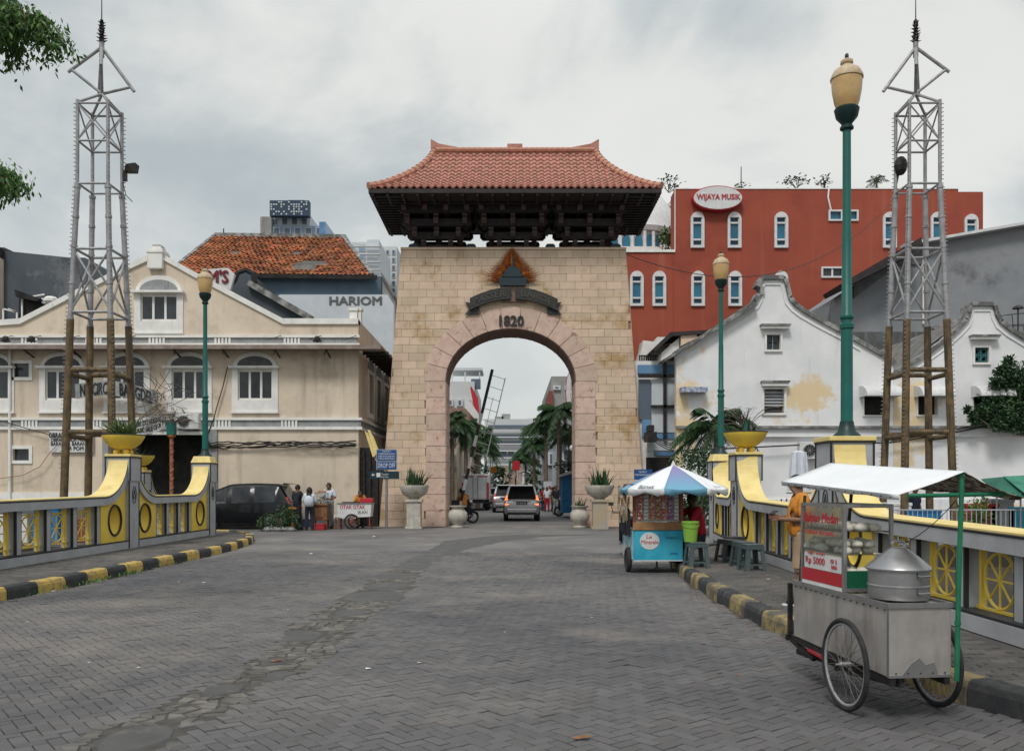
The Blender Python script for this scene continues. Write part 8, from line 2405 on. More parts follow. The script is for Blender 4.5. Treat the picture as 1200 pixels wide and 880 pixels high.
# facades along the right of the street
far_block('shop_house', 'white shop house with dark shopfronts on the right beyond the arch', 64, 655, 760, 515, 20, M['panelw'], [(525, 540), (545, 553)], 6, M['farag'], cat='building')
far_block('shop_house', 'grey blue shop house behind the right palms beyond the arch', 75, 640, 700, 500, 10, M['cement'], [(508, 520), (530, 545)], 5, M['farag'], cat='building')
far_block('shop_house', 'dim cream shop house behind the left palms beyond the arch', 62, 470, 536, 500, 18, M['cream'], [(508, 520), (532, 548)], 5, M['farag'], cat='building')
pbt = thing('blue_tarp_stall', 'blue tarpaulin kiosk at the right inside edge of the arch', 'kiosk', (PX(667, 45), 45, 0))
MB().box(PX(659, 45), PX(690, 45), 45, 47, .25, PZ(556, 45)).build('tarpaulin', M['bluet'], pbt)
MB().prism([(PX(655, 45), PZ(557, 45)), (PX(690, 45), PZ(545, 45)), (PX(690, 45), PZ(550, 45)), (PX(655, 45), PZ(559, 45))], (), 44.5, 47.5).build('roof', M['alu'], pbt)
# palms
PALM = 'palm trees lining the street beyond the arch'
for i, (px, py, Y, FL, lab) in enumerate(((530, 493, 56, 2.4, 'palm nearest the left inner edge of the arch'), (546, 500, 60, 2.3, 'palm behind the raised boom, second from the left'), (560, 510, 66, 2.6, 'palm above the white box truck'), (569, 527, 84, 2.6, 'small palm right of the box truck, farthest on the left side'),
  (655, 482, 55, 2.7, 'tallest palm, right side beyond the arch'), (640, 500, 64, 2.8, 'palm leaning between the tallest palm and the street, right side'), (626, 522, 78, 3.0, 'middle palm of the right row beyond the arch'), (616, 538, 100, 3.0, 'farthest small palm of the right row'), (668, 505, 58, 2.4, 'palm at the right inner edge of the arch'))):
 palm(PX(px, Y), Y, 0, PZ(py, Y), 32, FL * .68, lab, tr=.14, rg=random.Random(50 + i), droop=1.1, group=PALM, lw_=.065, nl=26)
sh_ = [(604, 573, 120, 'distant treetop above the far traffic')]
shrub('street_tree', PX(585, 110), 112, 0, PZ(548, 110), 3.2, 500, 'small round tree far down the street left of centre', 'leafd', L_=.5, w=.3, cat='tree', seed=51)
shrub('street_tree', PX(628, 90), 92, 0, PZ(552, 90), 3.4, 500, 'dark bushy tree under the right palms beyond the arch', 'leafd', L_=.4, w=.25, cat='tree', seed=52)
shrub('street_tree', PX(560, 75), 77, 0, PZ(545, 75), 3.6, 500, 'dark bushy tree behind the box truck', 'leafd', L_=.4, w=.25, cat='tree', seed=53)
shrub('street_tree', PX(668, 56), 58, 0, PZ(540, 56), 2.6, 700, 'dark shrub above the blue kiosk beyond the arch', 'leafd', L_=.3, w=.2, cat='tree', seed=54)
# signs and poles in the street
def board(px0, px1, py0, py1, Y, m, label, name='street_sign', pole=True, group=None):
 r_ = thing(name, label, 'sign', (PX((px0 + px1) / 2, Y), Y, 0), group=group)
 MB().box(PX(px0, Y), PX(px1, Y), Y, Y + .1, PZ(py1, Y), PZ(py0, Y)).build('panel', m, r_)
 if pole: MB().cyl((PX((px0+px1)/2, Y), Y + .16, 0), (PX((px0+px1)/2, Y), Y + .16, PZ(py0, Y)), .06, n=6).build('pole', M['alu'], r_)
 return r_
board(600, 609, 540, 551, 88, M['redp'], 'red cloth banner hanging over the far street')
board(575, 582, 547, 554, 86, M['orangec'], 'orange sign board far down the street, left')
board(572, 578, 505, 520, 100, M['wprint'], 'pale upright sign before the department store, upper')
board(630, 641, 556, 563, 66, M['wprint'], 'white shop sign low on the right of the street')
board(596, 599, 540, 553, 95, M['gpaint'], 'narrow green sign beside the red banner')
board(575, 580, 522, 530, 98, M['wprint'], 'small pale sign under the upright one')
board(522, 529, 566, 572, 60, M['wprint'], 'white sign at the left inner edge of the arch')
ab = thing('street_arch', 'small white lettered arch spanning the far street', 'sign', (PX(614, 80), 80, 0))
q = MB()
for s_ in (604, 625): q.cyl((PX(s_, 80), 80, 0), (PX(s_, 80), 80, PZ(560, 80)), .06, n=6)
q.build('post', M['blackm'], ab); text('JOGO', (PX(614.5, 80), 80, PZ(558, 80)), .55, M['wprint'], ab, w=1.5, depth=.1, bold=.02)
q = MB().tube([(PX(604 + k * 2.1, 80), 80, PZ(560, 80) + .55 * math.sin(PI * k / 10)) for k in range(11)], .05, 5); q.build('hoop', M['blackm'], ab)
q = MB().cyl((PX(657, 48), 48, 0), (PX(657, 48), 48, PZ(500, 48)), .07, n=8); q.box(PX(650, 48), PX(664, 48), 47.9, 48.1, PZ(546, 48), PZ(544, 48)); single(q, 'utility_pole', M['blackm'], 'dark utility pole by the right row of palms beyond the arch', 'pole')
q = MB().ball((PX(671, 52), 52, PZ(525, 52)), .2, 10); q.bar((PX(671, 52), 52, PZ(525, 52)), (PX(676, 52), 52, PZ(522, 52)), .05); single(q, 'globe_lamp', M['wprint'], 'round white lamp at the right inner edge of the arch', 'lamp')
q = MB().tube(sag((PX(700, 36), 36.2, PZ(282, 36)), (PX(1045, 58), 58, PZ(238, 58)), 3.0, 20), .02, 4); single(q, 'cable', M['blackm'], 'long thin cable sagging across the red building from the gate roof', 'cable')
# small goods stand right of the minivan
q = thing('goods_stand', 'pale goods stand with colourful wares beyond the arch, behind the minivan', 'stall', (PX(642, 60), 60, 0))
MB().box(PX(637, 60), PX(647, 60), 60, 60.8, 0, PZ(564, 60)).build('case', M['panelw'], q)
g = MB(); rc = random.Random(2)
for k in range(12): g.cbox((PX(638 + rc.random() * 8, 60), 59.95, PZ(595 - rc.random() * 25, 60)), .12, .08, .1)
g.build('wares', M['redp'], q, kind='stuff')
# overhanging leaves, upper left: a tree on the left footpath just outside the photo
lt_ = thing('overhanging_tree', 'leafy tree whose drooping sprays hang into the upper left corner', 'tree', (-8.8, 9.0, HW))
q = MB(); rg = random.Random(77)
def sprayd(P, n, L_, spread, hang):
 for k in range(int(n * .8)):
  a = rg.uniform(0, 6.3); d = Vector((math.cos(a), math.sin(a) * .8, rg.uniform(-.3, .5))).normalized()
  pts = [Vector(P)]
  for i in range(8):
   d = (d + Vector((0, 0, -hang * .28))).normalized()
   pts.append(pts[-1] + d * spread / 7)
  q2.tube(pts, .006, 3)
  for i, p in enumerate(pts[1:]):
   for j in range(7):
    o_ = Vector((rg.gauss(0, .07), rg.gauss(0, .07), rg.gauss(0, .05)))
    q.leaf(p + o_, (rg.gauss(0, .5), rg.gauss(0, .5), -.9 + rg.gauss(0, .35)), L_ * rg.uniform(.7, 1.2), L_ * .42, up=(rg.gauss(0, 1), rg.gauss(0, 1), 1))
q2 = MB(); YT = 9.0
for (px, py, n, s_) in ((-30, 6, 24, .4), (2, 2, 20, .32), (22, 12, 15, .28), (-40, 28, 18, .34), (-6, 22, 14, .3), (40, 14, 8, .26), (50, 24, 4, .24), (-26, 198, 14, .24), (-10, 190, 14, .2), (0, 200, 8, .2), (-65, 200, 20, .35), (-110, 30, 30, .6), (-140, 150, 30, .6), (-140, -60, 30, .8), (-40, -60, 26, .6)):
 sprayd((PX(px, YT), YT + rg.uniform(-.4, .4), PZ(py, YT)), n, .075, s_ * 1.15, 1.35)
q.build('leaves', M['leaf'], lt_, kind='stuff', recalc=False)
br = MB(); br.tube([(-8.8, 9, HW), (-8.75, 9.05, 2.5), (-8.5, 9.0, 4.5), (-8.1, 9.0, 6.0), (-7.5, 9, 7.2)], [.22, .19, .15, .11, .07], 9)
for (px, py) in ((-20, 10), (15, 6), (40, 18), (-40, 38), (-14, 195), (-55, 195), (-110, 28), (-140, 148), (-140, -62), (-40, -62)):
 zt = PZ(py, YT); br.tube([(-8.5, 9, min(5.5, zt - .6)), (-7.6, 9, (zt + 5.5) / 2 + .3), (PX(px, YT), YT, zt)], [.06, .035, .012], 5)
br.build('trunk', M['bark'], lt_); q2.build('twigs', M['bark'], lt_, kind='stuff')
# ================================================================ steamed bun cart
bc_ = thing('bun_cart', 'stainless steamed bun cart with bicycle wheels, glass case and white awning', 'food cart', (2.61, 5.91, 0), rz=R(6), local=True)
BW, BL, Z0, Z1 = .46, 1.52, .325, .82
q = MB()
q.add([(0, 0, Z0), (BW, 0, Z0), (BW, BL, Z0 + .03), (0, BL, Z0 + .03), (0, 0, Z1), (BW, 0, Z1), (BW, BL, Z1 + .01), (0, BL, Z1 + .01)], [(0, 3, 2, 1), (4, 5, 6, 7), (0, 1, 5, 4), (1, 2, 6, 5), (2, 3, 7, 6), (3, 0, 4, 7)])
bd = q.build('body', M['steel'], bc_, bevel=.006)
for (a, b, c, d) in ((-.012, BW + .012, -.014, .006), (-.012, BW + .012, BL - .006, BL + .014)): MB().box(a, b, c, d, Z1 - .012, Z1 + .022).build('rim', M['alu'], bc_)
q = MB().box(-.014, .004, .007, BL - .007, Z1 - .014, Z1 + .021); q.box(BW - .004, BW + .014, .007, BL - .007, Z1 - .014, Z1 + .021); q.build('rim', M['alu'], bc_)
q = MB().box(-.004, .0, -.004, .02, Z0, Z1 - .02); q.box(-.006, .0, .74, .755, Z0 + .02, Z1 - .02); q.box(0, BW, -.006, 0, Z0 - .002, Z0 + .016); q.build('seam', M['alu'], bc_)
rv = MB()
for k in range(16): rv.ball((-.006, .05 + k * .095, Z1 - .03), .006, 6)
for k in range(5): rv.ball((.05 + k * .09, -.006, Z0 + .03), .006, 6)
rv.build('rivets', M['blackm'], bc_, kind='stuff')
# a smeared dent panel on the end
q = MB().prism([(.10, .345), (.36, .345), (.33, .43), (.27, .41), (.22, .46), (.16, .42)], (), -.004, .001); q.build('patched_dent', M['alu'], bc_)
# frame
q = MB()
q.bar((.03, -.0, .295), (.03, BL + .12, .325), .04, .05); q.bar((BW - .03, 0, .295), (BW - .03, BL + .12, .325), .04, .05)
q.bar((-.1, .43, .30), (BW + .14, .43, .30), .035, .03)
q.bar((-.02, BL + .11, .325), (BW + .02, BL + .11, .325), .04, .05)
q.bar((.02, BL + .12, .30), (.02, BL + .12, .80), .035)
q.bar((.04, BL, .22), (BW * .6, .55, .19), .045); q.bar((.03, BL + .1, .30), (.04, BL * .8, .21), .035)
q.cyl((.23, .35, .24), (.23, .62, .25), .055, n=9)
q.bar((.1, .0, .27), (.1, .75, .20), .03)
q.build('under_frame', M['blackm'], bc_)
MB().bar((.0, .95, .265), (.0, 1.25, .285), .01, .022).build('red_strap', M['redp'], bc_)
WR = .34
def bwheel(u, v, lab=None):
 w_ = MB().ring((u, v, WR), WR - .02, .020, 'x', 44, 9).build('tyre', M['rubber'], bc_, smooth=True, label=lab)
 MB().ring((u, v, WR), WR - .045, .011, 'x', 44, 6).build('rim', M['band'], w_, smooth=True)
 q = MB()
 q.cyl((u - .045, v, WR), (u + .045, v, WR), .020, n=10); q.cyl((u - .07, v, WR), (u + .07, v, WR), .009, n=8)
 q.cyl((u - .034, v, WR), (u - .030, v, WR), .032, n=12); q.cyl((u + .030, v, WR), (u + .034, v, WR), .032, n=12)
 q.build('axle_hub', M['alu'], w_, smooth=True)
 q = MB()
 for k in range(32):
  a = 2 * PI * k / 32; s_ = -1 if k % 2 else 1; b = a + (.5 if (k // 2) % 2 else -.5)
  q.cyl((u + s_ * .031, v + .03 * math.cos(b), WR + .03 * math.sin(b)), (u, v + (WR - .05) * math.cos(a), WR + (WR - .05) * math.sin(a)), .0022, n=4)
 q.build('spokes', mat('dull spoke steel', (.16, .15, .14), None, rough=.5, metal=.6), w_)
 return w_
bwheel(-.115, .40); bwheel(BW + .16, .45)
q = MB()
for u in (-.115, BW + .16): q.bar((u - .055, .42, .30), (u - .055, .42, .36), .02); q.bar((u + .055, .42, .30), (u + .055, .42, .36), .02)
q.bar((-.18, .42, .30), (BW + .23, .42, .30), .03, .02); q.build('axle', M['blackm'], bc_)
MB().ring((BW + .05, .3, .42), .09, .012, 'x', 16, 5, a0=-.8, a1=1.9).build('orange_hose', M['orangec'], bc_, smooth=True)
# glass case
U0, U1, V0, V1, C0, C1 = .005, .385, .66, 1.38, Z1 + .022, 1.512
q = MB(); t = .026
for (u, v) in ((U0, V0), (U1, V0), (U0, V1), (U1, V1)): q.box(u - t/2 + .012, u + t/2 + .012, v - t/2, v + t/2, C0, C1)
for z in (C0 + .012, C1 - .012):
 for (a, b) in (((U0, V0), (U1, V0)), ((U0, V1), (U1, V1)), ((U0, V0), (U0, V1)), ((U1, V0), (U1, V1))):
  q.bar((a[0] + .0125, a[1], z), (b[0] + .0125, b[1], z), .024, .028)
case = q.build('case_frame', M['alu'], bc_)
for (z,) in ((1.12,), (1.30,)):
 MB().box(U0 + .02, U1 - .0, V0 + .015, V1 - .015, z, z + .005).build('glass_shelf', M['glassc'], case)
 q = MB(); q.bar((U0 + .02, V0 + .01, z), (U0 + .02, V1 - .01, z), .012); q.bar((U1, V0 + .01, z), (U1, V1 - .01, z), .012); q.build('shelf_rail', M['alu'], case)
MB().box(U0 + .004, U0 + .008, V0 + .012, V1 - .012, .95, C1 - .03).build('side_glass', M['glassc'], case)
MB().box(U0 + .03, U1 - .01, V0 - .002, V0 + .002, .98, C1 - .03).build('end_glass', M['glassc'], case) if False else None
MB().box(U0 - .002, U0 + .014, V0 + .014, V1 - .014, C0 + .028, .97).build('red_panel', M['redp'], case)
MB().box(U0 + .0, U0 + .012, V0 + .016, V1 - .016, C0 - .001, C0 + .027).build('white_strip', M['wprint'], case)
MB().box(U0 + .028, U1 - .002, V0 - .008, V0 + .006, C0 + .004, 1.0).build('green_panel', M['dgreen'] if False else mat('green sheet panel', (.004, .09, .045), None, rough=.5), case)
MB().box(U0 - .001, U0 + .010, V0 + .03, V1 - .06, .975, 1.10).build('price_card', M['wprint'], case)
def TS(vc, zc, slope=0.0):
 return lambda x, y, z: (U0 - .003 + y, vc - x, zc + z + slope * x)
text('Rp 5000', (0, 0, 0), .075, M['redp'], case, w=.34, depth=.003, T=TS(1.12, 1.035))
text('ISI 2', (0, 0, 0), .03, M['redp'], case, w=.1, depth=.003, T=TS(.80, 1.06))
text('RASA', (0, 0, 0), .03, M['redp'], case, w=.09, depth=.003, T=TS(.79, 1.015))
text('Bakpao Medan', (0, 0, 0), .105, M['redp'], case, w=.60, depth=.003, bold=.02, T=TS(1.03, 1.385), shear=.25)
text('COKLAT  KACANG', (0, 0, 0), .035, M['redp'], case, w=.5, depth=.003, T=TS(1.05, 1.275))
text('KEJU  AYAM', (0, 0, 0), .025, M['redp'], case, w=.3, depth=.003, T=TS(1.1, 1.10))
rc = random.Random(17)
bun = MB()
n = 12; pr = [(.001, 0), (.042, .0), (.052, .018), (.046, .040), (.026, .056), (.008, .062), (.001, .060)]
bun.lathe(pr, (0, 0, 0), n)
for i, p in enumerate(bun.v):
 a = math.atan2(p[1], p[0]); r_ = 1 + .05 * math.sin(a * 7) * (1 if p[2] > .02 else 0)
 bun.v[i] = (p[0] * r_, p[1] * r_, p[2])
bm3 = bun.mesh('steamed_bun', M['bun'], smooth=True)
k = 0
for (z, layers, ulist, v0, v1) in ((1.125, 2, (.07, .18, .29), .74, 1.33), (1.305, 1, (.08, .19, .30), .74, 1.33), (.86, 3, (.1, .2, .3), .72, 1.0)):
 for L_ in range(layers):
  v = v0 + .03 * (L_ % 2)
  while v < v1:
   for u in ulist:
    if rc.random() < .12: continue
    o = link('steamed_bun', bm3, case); o.location = (u + rc.uniform(-.01, .01), v + rc.uniform(-.008, .008), z + L_ * .052)
    s_ = rc.uniform(.9, 1.1); o.scale = (s_, s_, s_ * .95); o.rotation_euler = (rc.uniform(-.1, .1), rc.uniform(-.1, .1), rc.uniform(0, 6))
   v += .098
# steamer pot
pc = (.245, .30)
pot = thing('steamer_pot', 'dented aluminium steamer pot with a conical lid on the bun cart', 'pot', (2.61 + pc[0] * math.cos(R(6)) - pc[1] * math.sin(R(6)), 5.91 + pc[0] * math.sin(R(6)) + pc[1] * math.cos(R(6)), Z1 + .02), rz=R(6), local=True)
MB().lathe([(.205, 0), (.208, .01), (.208, .085), (.214, .09), (.214, .098), (.208, .103), (.208, .20), (.216, .205), (.216, .215), (.20, .218), (.01, .218)], (0, 0, 0), 40).build('pot_body', M['alu'], pot, smooth=True)
MB().lathe([(.222, .205), (.224, .218), (.215, .232), (.14, .30), (.07, .352), (.062, .362), (.055, .365), (.001, .368)], (0, 0, 0), 40).build('lid', M['alu'], pot, smooth=True)
MB().box(-.045, .045, -.012, .012, .362, .372).build('lid_grip_base', M['alu'], pot)
q = MB().tube([(-.045, 0, .365), (-.05, 0, .395), (-.03, 0, .41), (.03, 0, .41), (.05, 0, .395), (.045, 0, .365)], .011, 7); q.build('lid_grip', M['blackm'] if False else M['alu'], pot, smooth=True)
for (a, z) in ((-70, .175), (-70, .055), (100, .17), (100, .05)):
 ar = R(a); c, s_ = math.cos(ar), math.sin(ar)
 P = lambda t, r_: (r_ * c - t * s_, r_ * s_ + t * c, z)
 q = MB().tube([P(-.045, .205), P(-.045, .235), P(.045, .235), P(.045, .205)], .007, 6); q.build('side_handle', M['alu'], pot, smooth=True)
 q = MB().add([P(-.055, .2095)[:2] + (z + .03,), P(.055, .2095)[:2] + (z + .03,), P(.055, .2095)[:2] + (z - .02,), P(-.055, .2095)[:2] + (z - .02,)], [(0, 1, 2, 3)]); q.build('handle_plate', M['alu'], pot)
# awning: ridge above the right side, one white slope over the cart, one printed slope beyond
RU, RV0, RV1 = .52, -.06, 1.80
zr = lambda v: 1.755 + (v - RV0) * .057; EL, ER = .10, .95
ze = lambda v: 1.585 + (v - RV0) * .055
def cloth_slope(u0, u1, v0, v1, zf0, zf1, m, nm, sg=.02, flap=0.0, skew=0.0):
 q = MB(); nu, nv = 8, 14; vs = []
 for i in range(nu + 1):
  for j in range(nv + 1):
   a, b = i / nu, j / nv; v = v0 + (v1 - v0) * b + skew * a
   z = zf0(v) * (1 - a) + zf1(v) * a - sg * math.sin(PI * a) * (.5 + .5 * math.sin(PI * b)) + .004 * noise.noise(Vector((a * 4, b * 6, 3)))
   vs.append((u0 + (u1 - u0) * a, v, z))
 if flap:
  for j in range(nv + 1):
   b = j / nv; v = v0 + (v1 - v0) * b + skew
   vs.append((u1 + (.01 if u1 < u0 else -.01), v, zf1(v) - flap - .006 * math.sin(b * 21)))
 m_ = nv + 1; rows = nu + (1 if flap else 0)
 fs = [(i*m_ + j, (i+1)*m_ + j, (i+1)*m_ + j + 1, i*m_ + j + 1) for i in range(rows) for j in range(nv)]
 q.add(vs, fs); o = q.build(nm, m, bc_, smooth=True)
 sl_ = o.modifiers.new('solid', 'SOLIDIFY'); sl_.thickness = .004
 return o
cloth_slope(RU, EL, RV0, RV1 + .1, zr, ze, M['tarp'], 'awning_slope', .012, .035, .12)
cloth_slope(RU - .002, ER, RV0, RV1 * .8, lambda v: zr(v) - .004, lambda v: ze(v) - .01, M['tarpu'], 'printed_awning_slope', .035, .02)
q = MB(); q.cyl((RU, RV0 + .01, zr(RV0) - .03), (RU, RV1, zr(RV1) - .03), .012, n=7); q.build('ridge_pole', M['gpaint'], bc_, smooth=True)
q = MB(); rp_ = [(BW + .02, -.03, .30), (BW + .035, -.03, 1.0), (RU, -.03, zr(0) - .01)]
q.tube(rp_, .017, 9); q.build('corner_post', M['gpaint'], bc_, smooth=True)
MB().cyl((BW + .027, -.03, .69), (BW + .028, -.03, .715), .022, n=9).build('post_joint', M['gpaint'], bc_)
q = MB(); q.cyl((EL + .02, -.035, 1.585), (ER - .03, .0, 1.60), .015, n=8); q.build('cross_pipe', M['gpaint'], bc_, smooth=True)
q = MB(); q.cyl((.03, BL - .06, Z1), (.10, BL + .0, 1.57), .014, n=8); q.cyl((RU, BL + .0, zr(BL) - .03), (ER - .05, BL, ze(BL)), .012, n=8); q.cyl((EL + .06, 1.3, ze(1.3) - .03), (RU, 1.3, zr(1.3) - .045), .012, n=8); q.cyl((BW - .03, BL - .05, Z1), (RU, BL - .05, zr(BL) - .02), .015, n=8); q.build('rear_frame', M['blackm'], bc_, smooth=True)
q = MB(); q.tube(sag((RU, -.02, 1.6), (.30, .30, Z1 + .42), .04, 8), .003, 4); q.tube([(RU, -.03, 1.62), (RU - .05, -.03, 1.55), (RU - .02, -.03, 1.5)], .004, 4); q.build('cord', M['blackm'], bc_)
st_ = MB()
for k in range(14): st_.ball((EL - .008, RV0 + .2 + k * .13, ze(RV0 + .2 + k * .13) - .02), .006, 6)
st_.build('eyelets', M['blackm'], bc_, kind='stuff')
# ================================================================ drink cart
DX, DY = PX(771, 16.2), 16.2
dc = thing('drink_cart', 'cyan-panelled drink cart hung with rows of sachets under the striped parasol', 'food cart', (DX, DY, 0), rz=R(2), local=True)
w = .47
MB().box(-w, w, 0, 1.15, .24, .82).build('cabinet', M['cyan'], dc, bevel=.01)
MB().box(-w + .02, w - .0, -.012, -.001, .25, .80).build('front_banner', M['cyan'], dc)
MB().prism([(-.16 + .185 * math.cos(2*PI*k/28), .62 + .165 * math.sin(2*PI*k/28)) for k in range(28)], (), -.02, -.013).build('round_logo', M['wprint'], dc)
text('Le', (-.17, -.021, .70), .07, M['redp'], dc, depth=.004, w=.1)
text('Minerale', (-.16, -.021, .60), .075, M['redp'], dc, depth=.004, w=.33)
text('Segar', (.25, -.013, .68), .05, M['blues'], dc, depth=.004, w=.2)
text('Jelas', (.30, -.013, .38), .05, M['blues'], dc, depth=.004, w=.14)
MB().box(-w, w, -.014, .0, .235, .255).build('white_trim', M['wprint'], dc)
MB().box(-w - .01, w + .01, -.03, .02, .825, .975).build('plank', M['plank'], dc, bevel=.006)
q = MB()
for x in (-w + .02, w - .02):
 for yy in (.0, 1.1): q.box(x - .03, x + .03, yy - .03, yy + .03, .976 if yy < .5 else .82, 1.66)
q.box(-w, w, -.03, .03, 1.655, 1.70); q.box(-w, w, 1.07, 1.13, 1.655, 1.70); q.box(-w, -w + .05, .029, 1.071, 1.655, 1.70); q.box(w - .05, w, .029, 1.071, 1.655, 1.70)
q.build('red_frame', M['rust'], dc)
q = MB().box(-w + .05, w - .05, .05, .07, .98, 1.64); q.build('back_board', M['wprint'], dc)
cols = [('sachet', (.45, .06, .03)), ('sachet', (.5, .5, .5)), ('sachet', (.42, .10, .03)), ('sachet', (.35, .14, .06)), ('sachet', (.5, .1, .04)), ('sachet', (.2, .05, .2)), ('sachet', (.48, .48, .45))]
for k in range(7):
 m_ = mat('sachet foil %d' % k, cols[k][1], (.6, .55, .5), s=26, lo=.5, hi=.6, rough=.35)
 x = -w + .13 + k * .115
 for j in range(9):
  z = 1.60 - j * .069
  q = MB().prism([(x - .043, z - .03), (x + .043, z - .03), (x + .046, z + .03), (x - .046, z + .03)], (), -.02 - .008 * (j % 2), .03)
  q.build('sachet', m_, dc, bevel=.012)
# goods hanging on the left side
rc = random.Random(4)
q = MB()
for k in range(26):
 y_ = .03 + rc.random() * 1.05; z = rc.uniform(1.0, 1.55); q.cbox((-w - .06 - rc.random() * .07, y_, z), .03, .09, rc.uniform(.12, .3))
q.build('hanging_snacks', mat('brown and tan snack bags', (.25, .14, .07), (.4, .36, .28), s=7, lo=.45, hi=.55, rough=.5, rnd=.4), dc, kind='stuff')
q = MB()
for k in range(9): q.cbox((-w - .07, .05 + k * .11, .95 + .04 * (k % 3)), .04, .06, .5)
q.build('dark_bags', M['blackc'], dc, kind='stuff')
MB().box(-w - .02, -w - .001, .02, 1.1, .26, .8).build('side_banner', mat('pale printed side', (.45, .5, .5), (.08, .3, .36), s=4, rough=.6), dc)
for x in (-w - .045, w + .05):
 w_ = MB().ring((x, .32, .245), .20, .045, 'x', 24, 8).build('wheel', M['rubber'], dc, smooth=True)
 MB().cyl((x - .02, .32, .245), (x + .02, .32, .245), .16, n=14).build('rim', M['blackm'], w_)
q = MB().cyl((-w, .32, .245), (w, .32, .245), .02, n=7); q.bar((0, .1, .24), (0, .1, .1), .03); q.box(-.04, .04, .06, .14, .08, .11); q.build('axle', M['blackm'], dc)
q = MB()
for (x, z) in ((-.3, 1.70), (-.1, 1.70), (.1, 1.7)):
 pass
q = MB().box(w, w + .02, .05, 1.0, .5, 1.5); q.build('side_board', M['blackc'], dc)
# parasol
PXc, PYc = PX(789, 16.4), 16.4
pa = thing('parasol', 'parasol with blue-violet and white panels shading the drink cart', 'parasol', (PXc, PYc, HW - .16))
MB().cyl((PXc, PYc + .25, .0), (PXc, PYc, 2.08), .02, n=8).build('pole', M['alu'], pa)
zt_, zrm, Rp = PZ(544.5, 16.4), PZ(572, 16.4), 1.03
mp = [mat('violet to sky blue panel', (.16, .14, .42), (.07, .30, .55), s=1.3, lo=.4, hi=.6, rough=.7), M['tarp']]
_g = mp[0].node_tree; _n, _l = _g.nodes, _g.links
_tc = _n.new('ShaderNodeTexCoord'); _sp = _n.new('ShaderNodeSeparateXYZ'); _mr = _n.new('ShaderNodeMapRange'); _cr = _n.new('ShaderNodeMixRGB')
_l.new(_tc.outputs['Object'], _sp.inputs[0]); _l.new(_sp.outputs['Z'], _mr.inputs['Value'])
_mr.inputs['From Min'].default_value = 1.62; _mr.inputs['From Max'].default_value = 2.0
_l.new(_mr.outputs[0], _cr.inputs['Fac']); _cr.inputs['Color1'].default_value = (.15, .36, .50, 1); _cr.inputs['Color2'].default_value = (.25, .21, .42, 1)
_l.new(_cr.outputs[0], _n['Principled BSDF'].inputs['Base Color'])
NP_ = 8
for k in range(NP_):
 a0, a1 = 2*PI*(k - .5)/NP_ - PI/2, 2*PI*(k + .5)/NP_ - PI/2
 a0 += .05; a1 += .05
 q = MB(); vs = []; rows = 6; cs_ = 6
 for i in range(rows + 1):
  t = i / rows
  for j in range(cs_ + 1):
   s_ = j / cs_; a = a0 + (a1 - a0) * s_
   r_ = Rp * t * (1 - .07 * math.sin(PI * s_) * t)
   z = zt_ - (zt_ - zrm) * (t ** 1.08) - .03 * math.sin(PI * s_) * t
   vs.append((PXc + r_ * math.cos(a), PYc + r_ * math.sin(a), z))
 for j in range(cs_ + 1):
  s_ = j / cs_; a = a0 + (a1 - a0) * s_; r_ = Rp * (1 - .07 * math.sin(PI * s_))
  vs.append((PXc + r_ * 1.0 * math.cos(a), PYc + r_ * math.sin(a), zrm - .11 - .035 * math.sin(s_ * PI * 3)))
 m_ = cs_ + 1; q.add(vs, [(i*m_+j, (i+1)*m_+j, (i+1)*m_+j+1, i*m_+j+1) for i in range(rows + 1) for j in range(cs_)])
 o = q.build('canopy_panel', mp[0] if k in (0, 6) else mp[1], pa, smooth=True, label='blue and violet canopy panel' if k in (0, 6) else None)
 sl_ = o.modifiers.new('solid', 'SOLIDIFY'); sl_.thickness = .004
 MB().cyl((PXc, PYc, zt_ - .03), (PXc + Rp * math.cos(a0), PYc + Rp * math.sin(a0), zrm - .01), .007, n=5).build('rib', M['alu'], pa)
MB().lathe([(.05, -.02), (.035, .02), (.02, .05), (.01, .08)], (PXc, PYc, zt_), 10).build('finial', M['wprint'], pa)
def TP(k, off):
 am = 2*PI*k/NP_ - PI/2 + .05
 def T(x, y, z):
  a = am + x / Rp; r_ = Rp * (.90 - z * .8)
  return (PXc + (r_ + .012) * math.cos(a), PYc + (r_ + .012) * math.sin(a) , zrm + .03 + z * .6)
 return T
text('Biznet', (0, 0, 0), .10, M['blackp'], pa, w=.36, depth=.004, bold=.02, T=TP(-1, 0))
text('Biznet', (0, 0, 0), .06, M['blackp'], pa, w=.25, depth=.004, T=TP(1, 0))
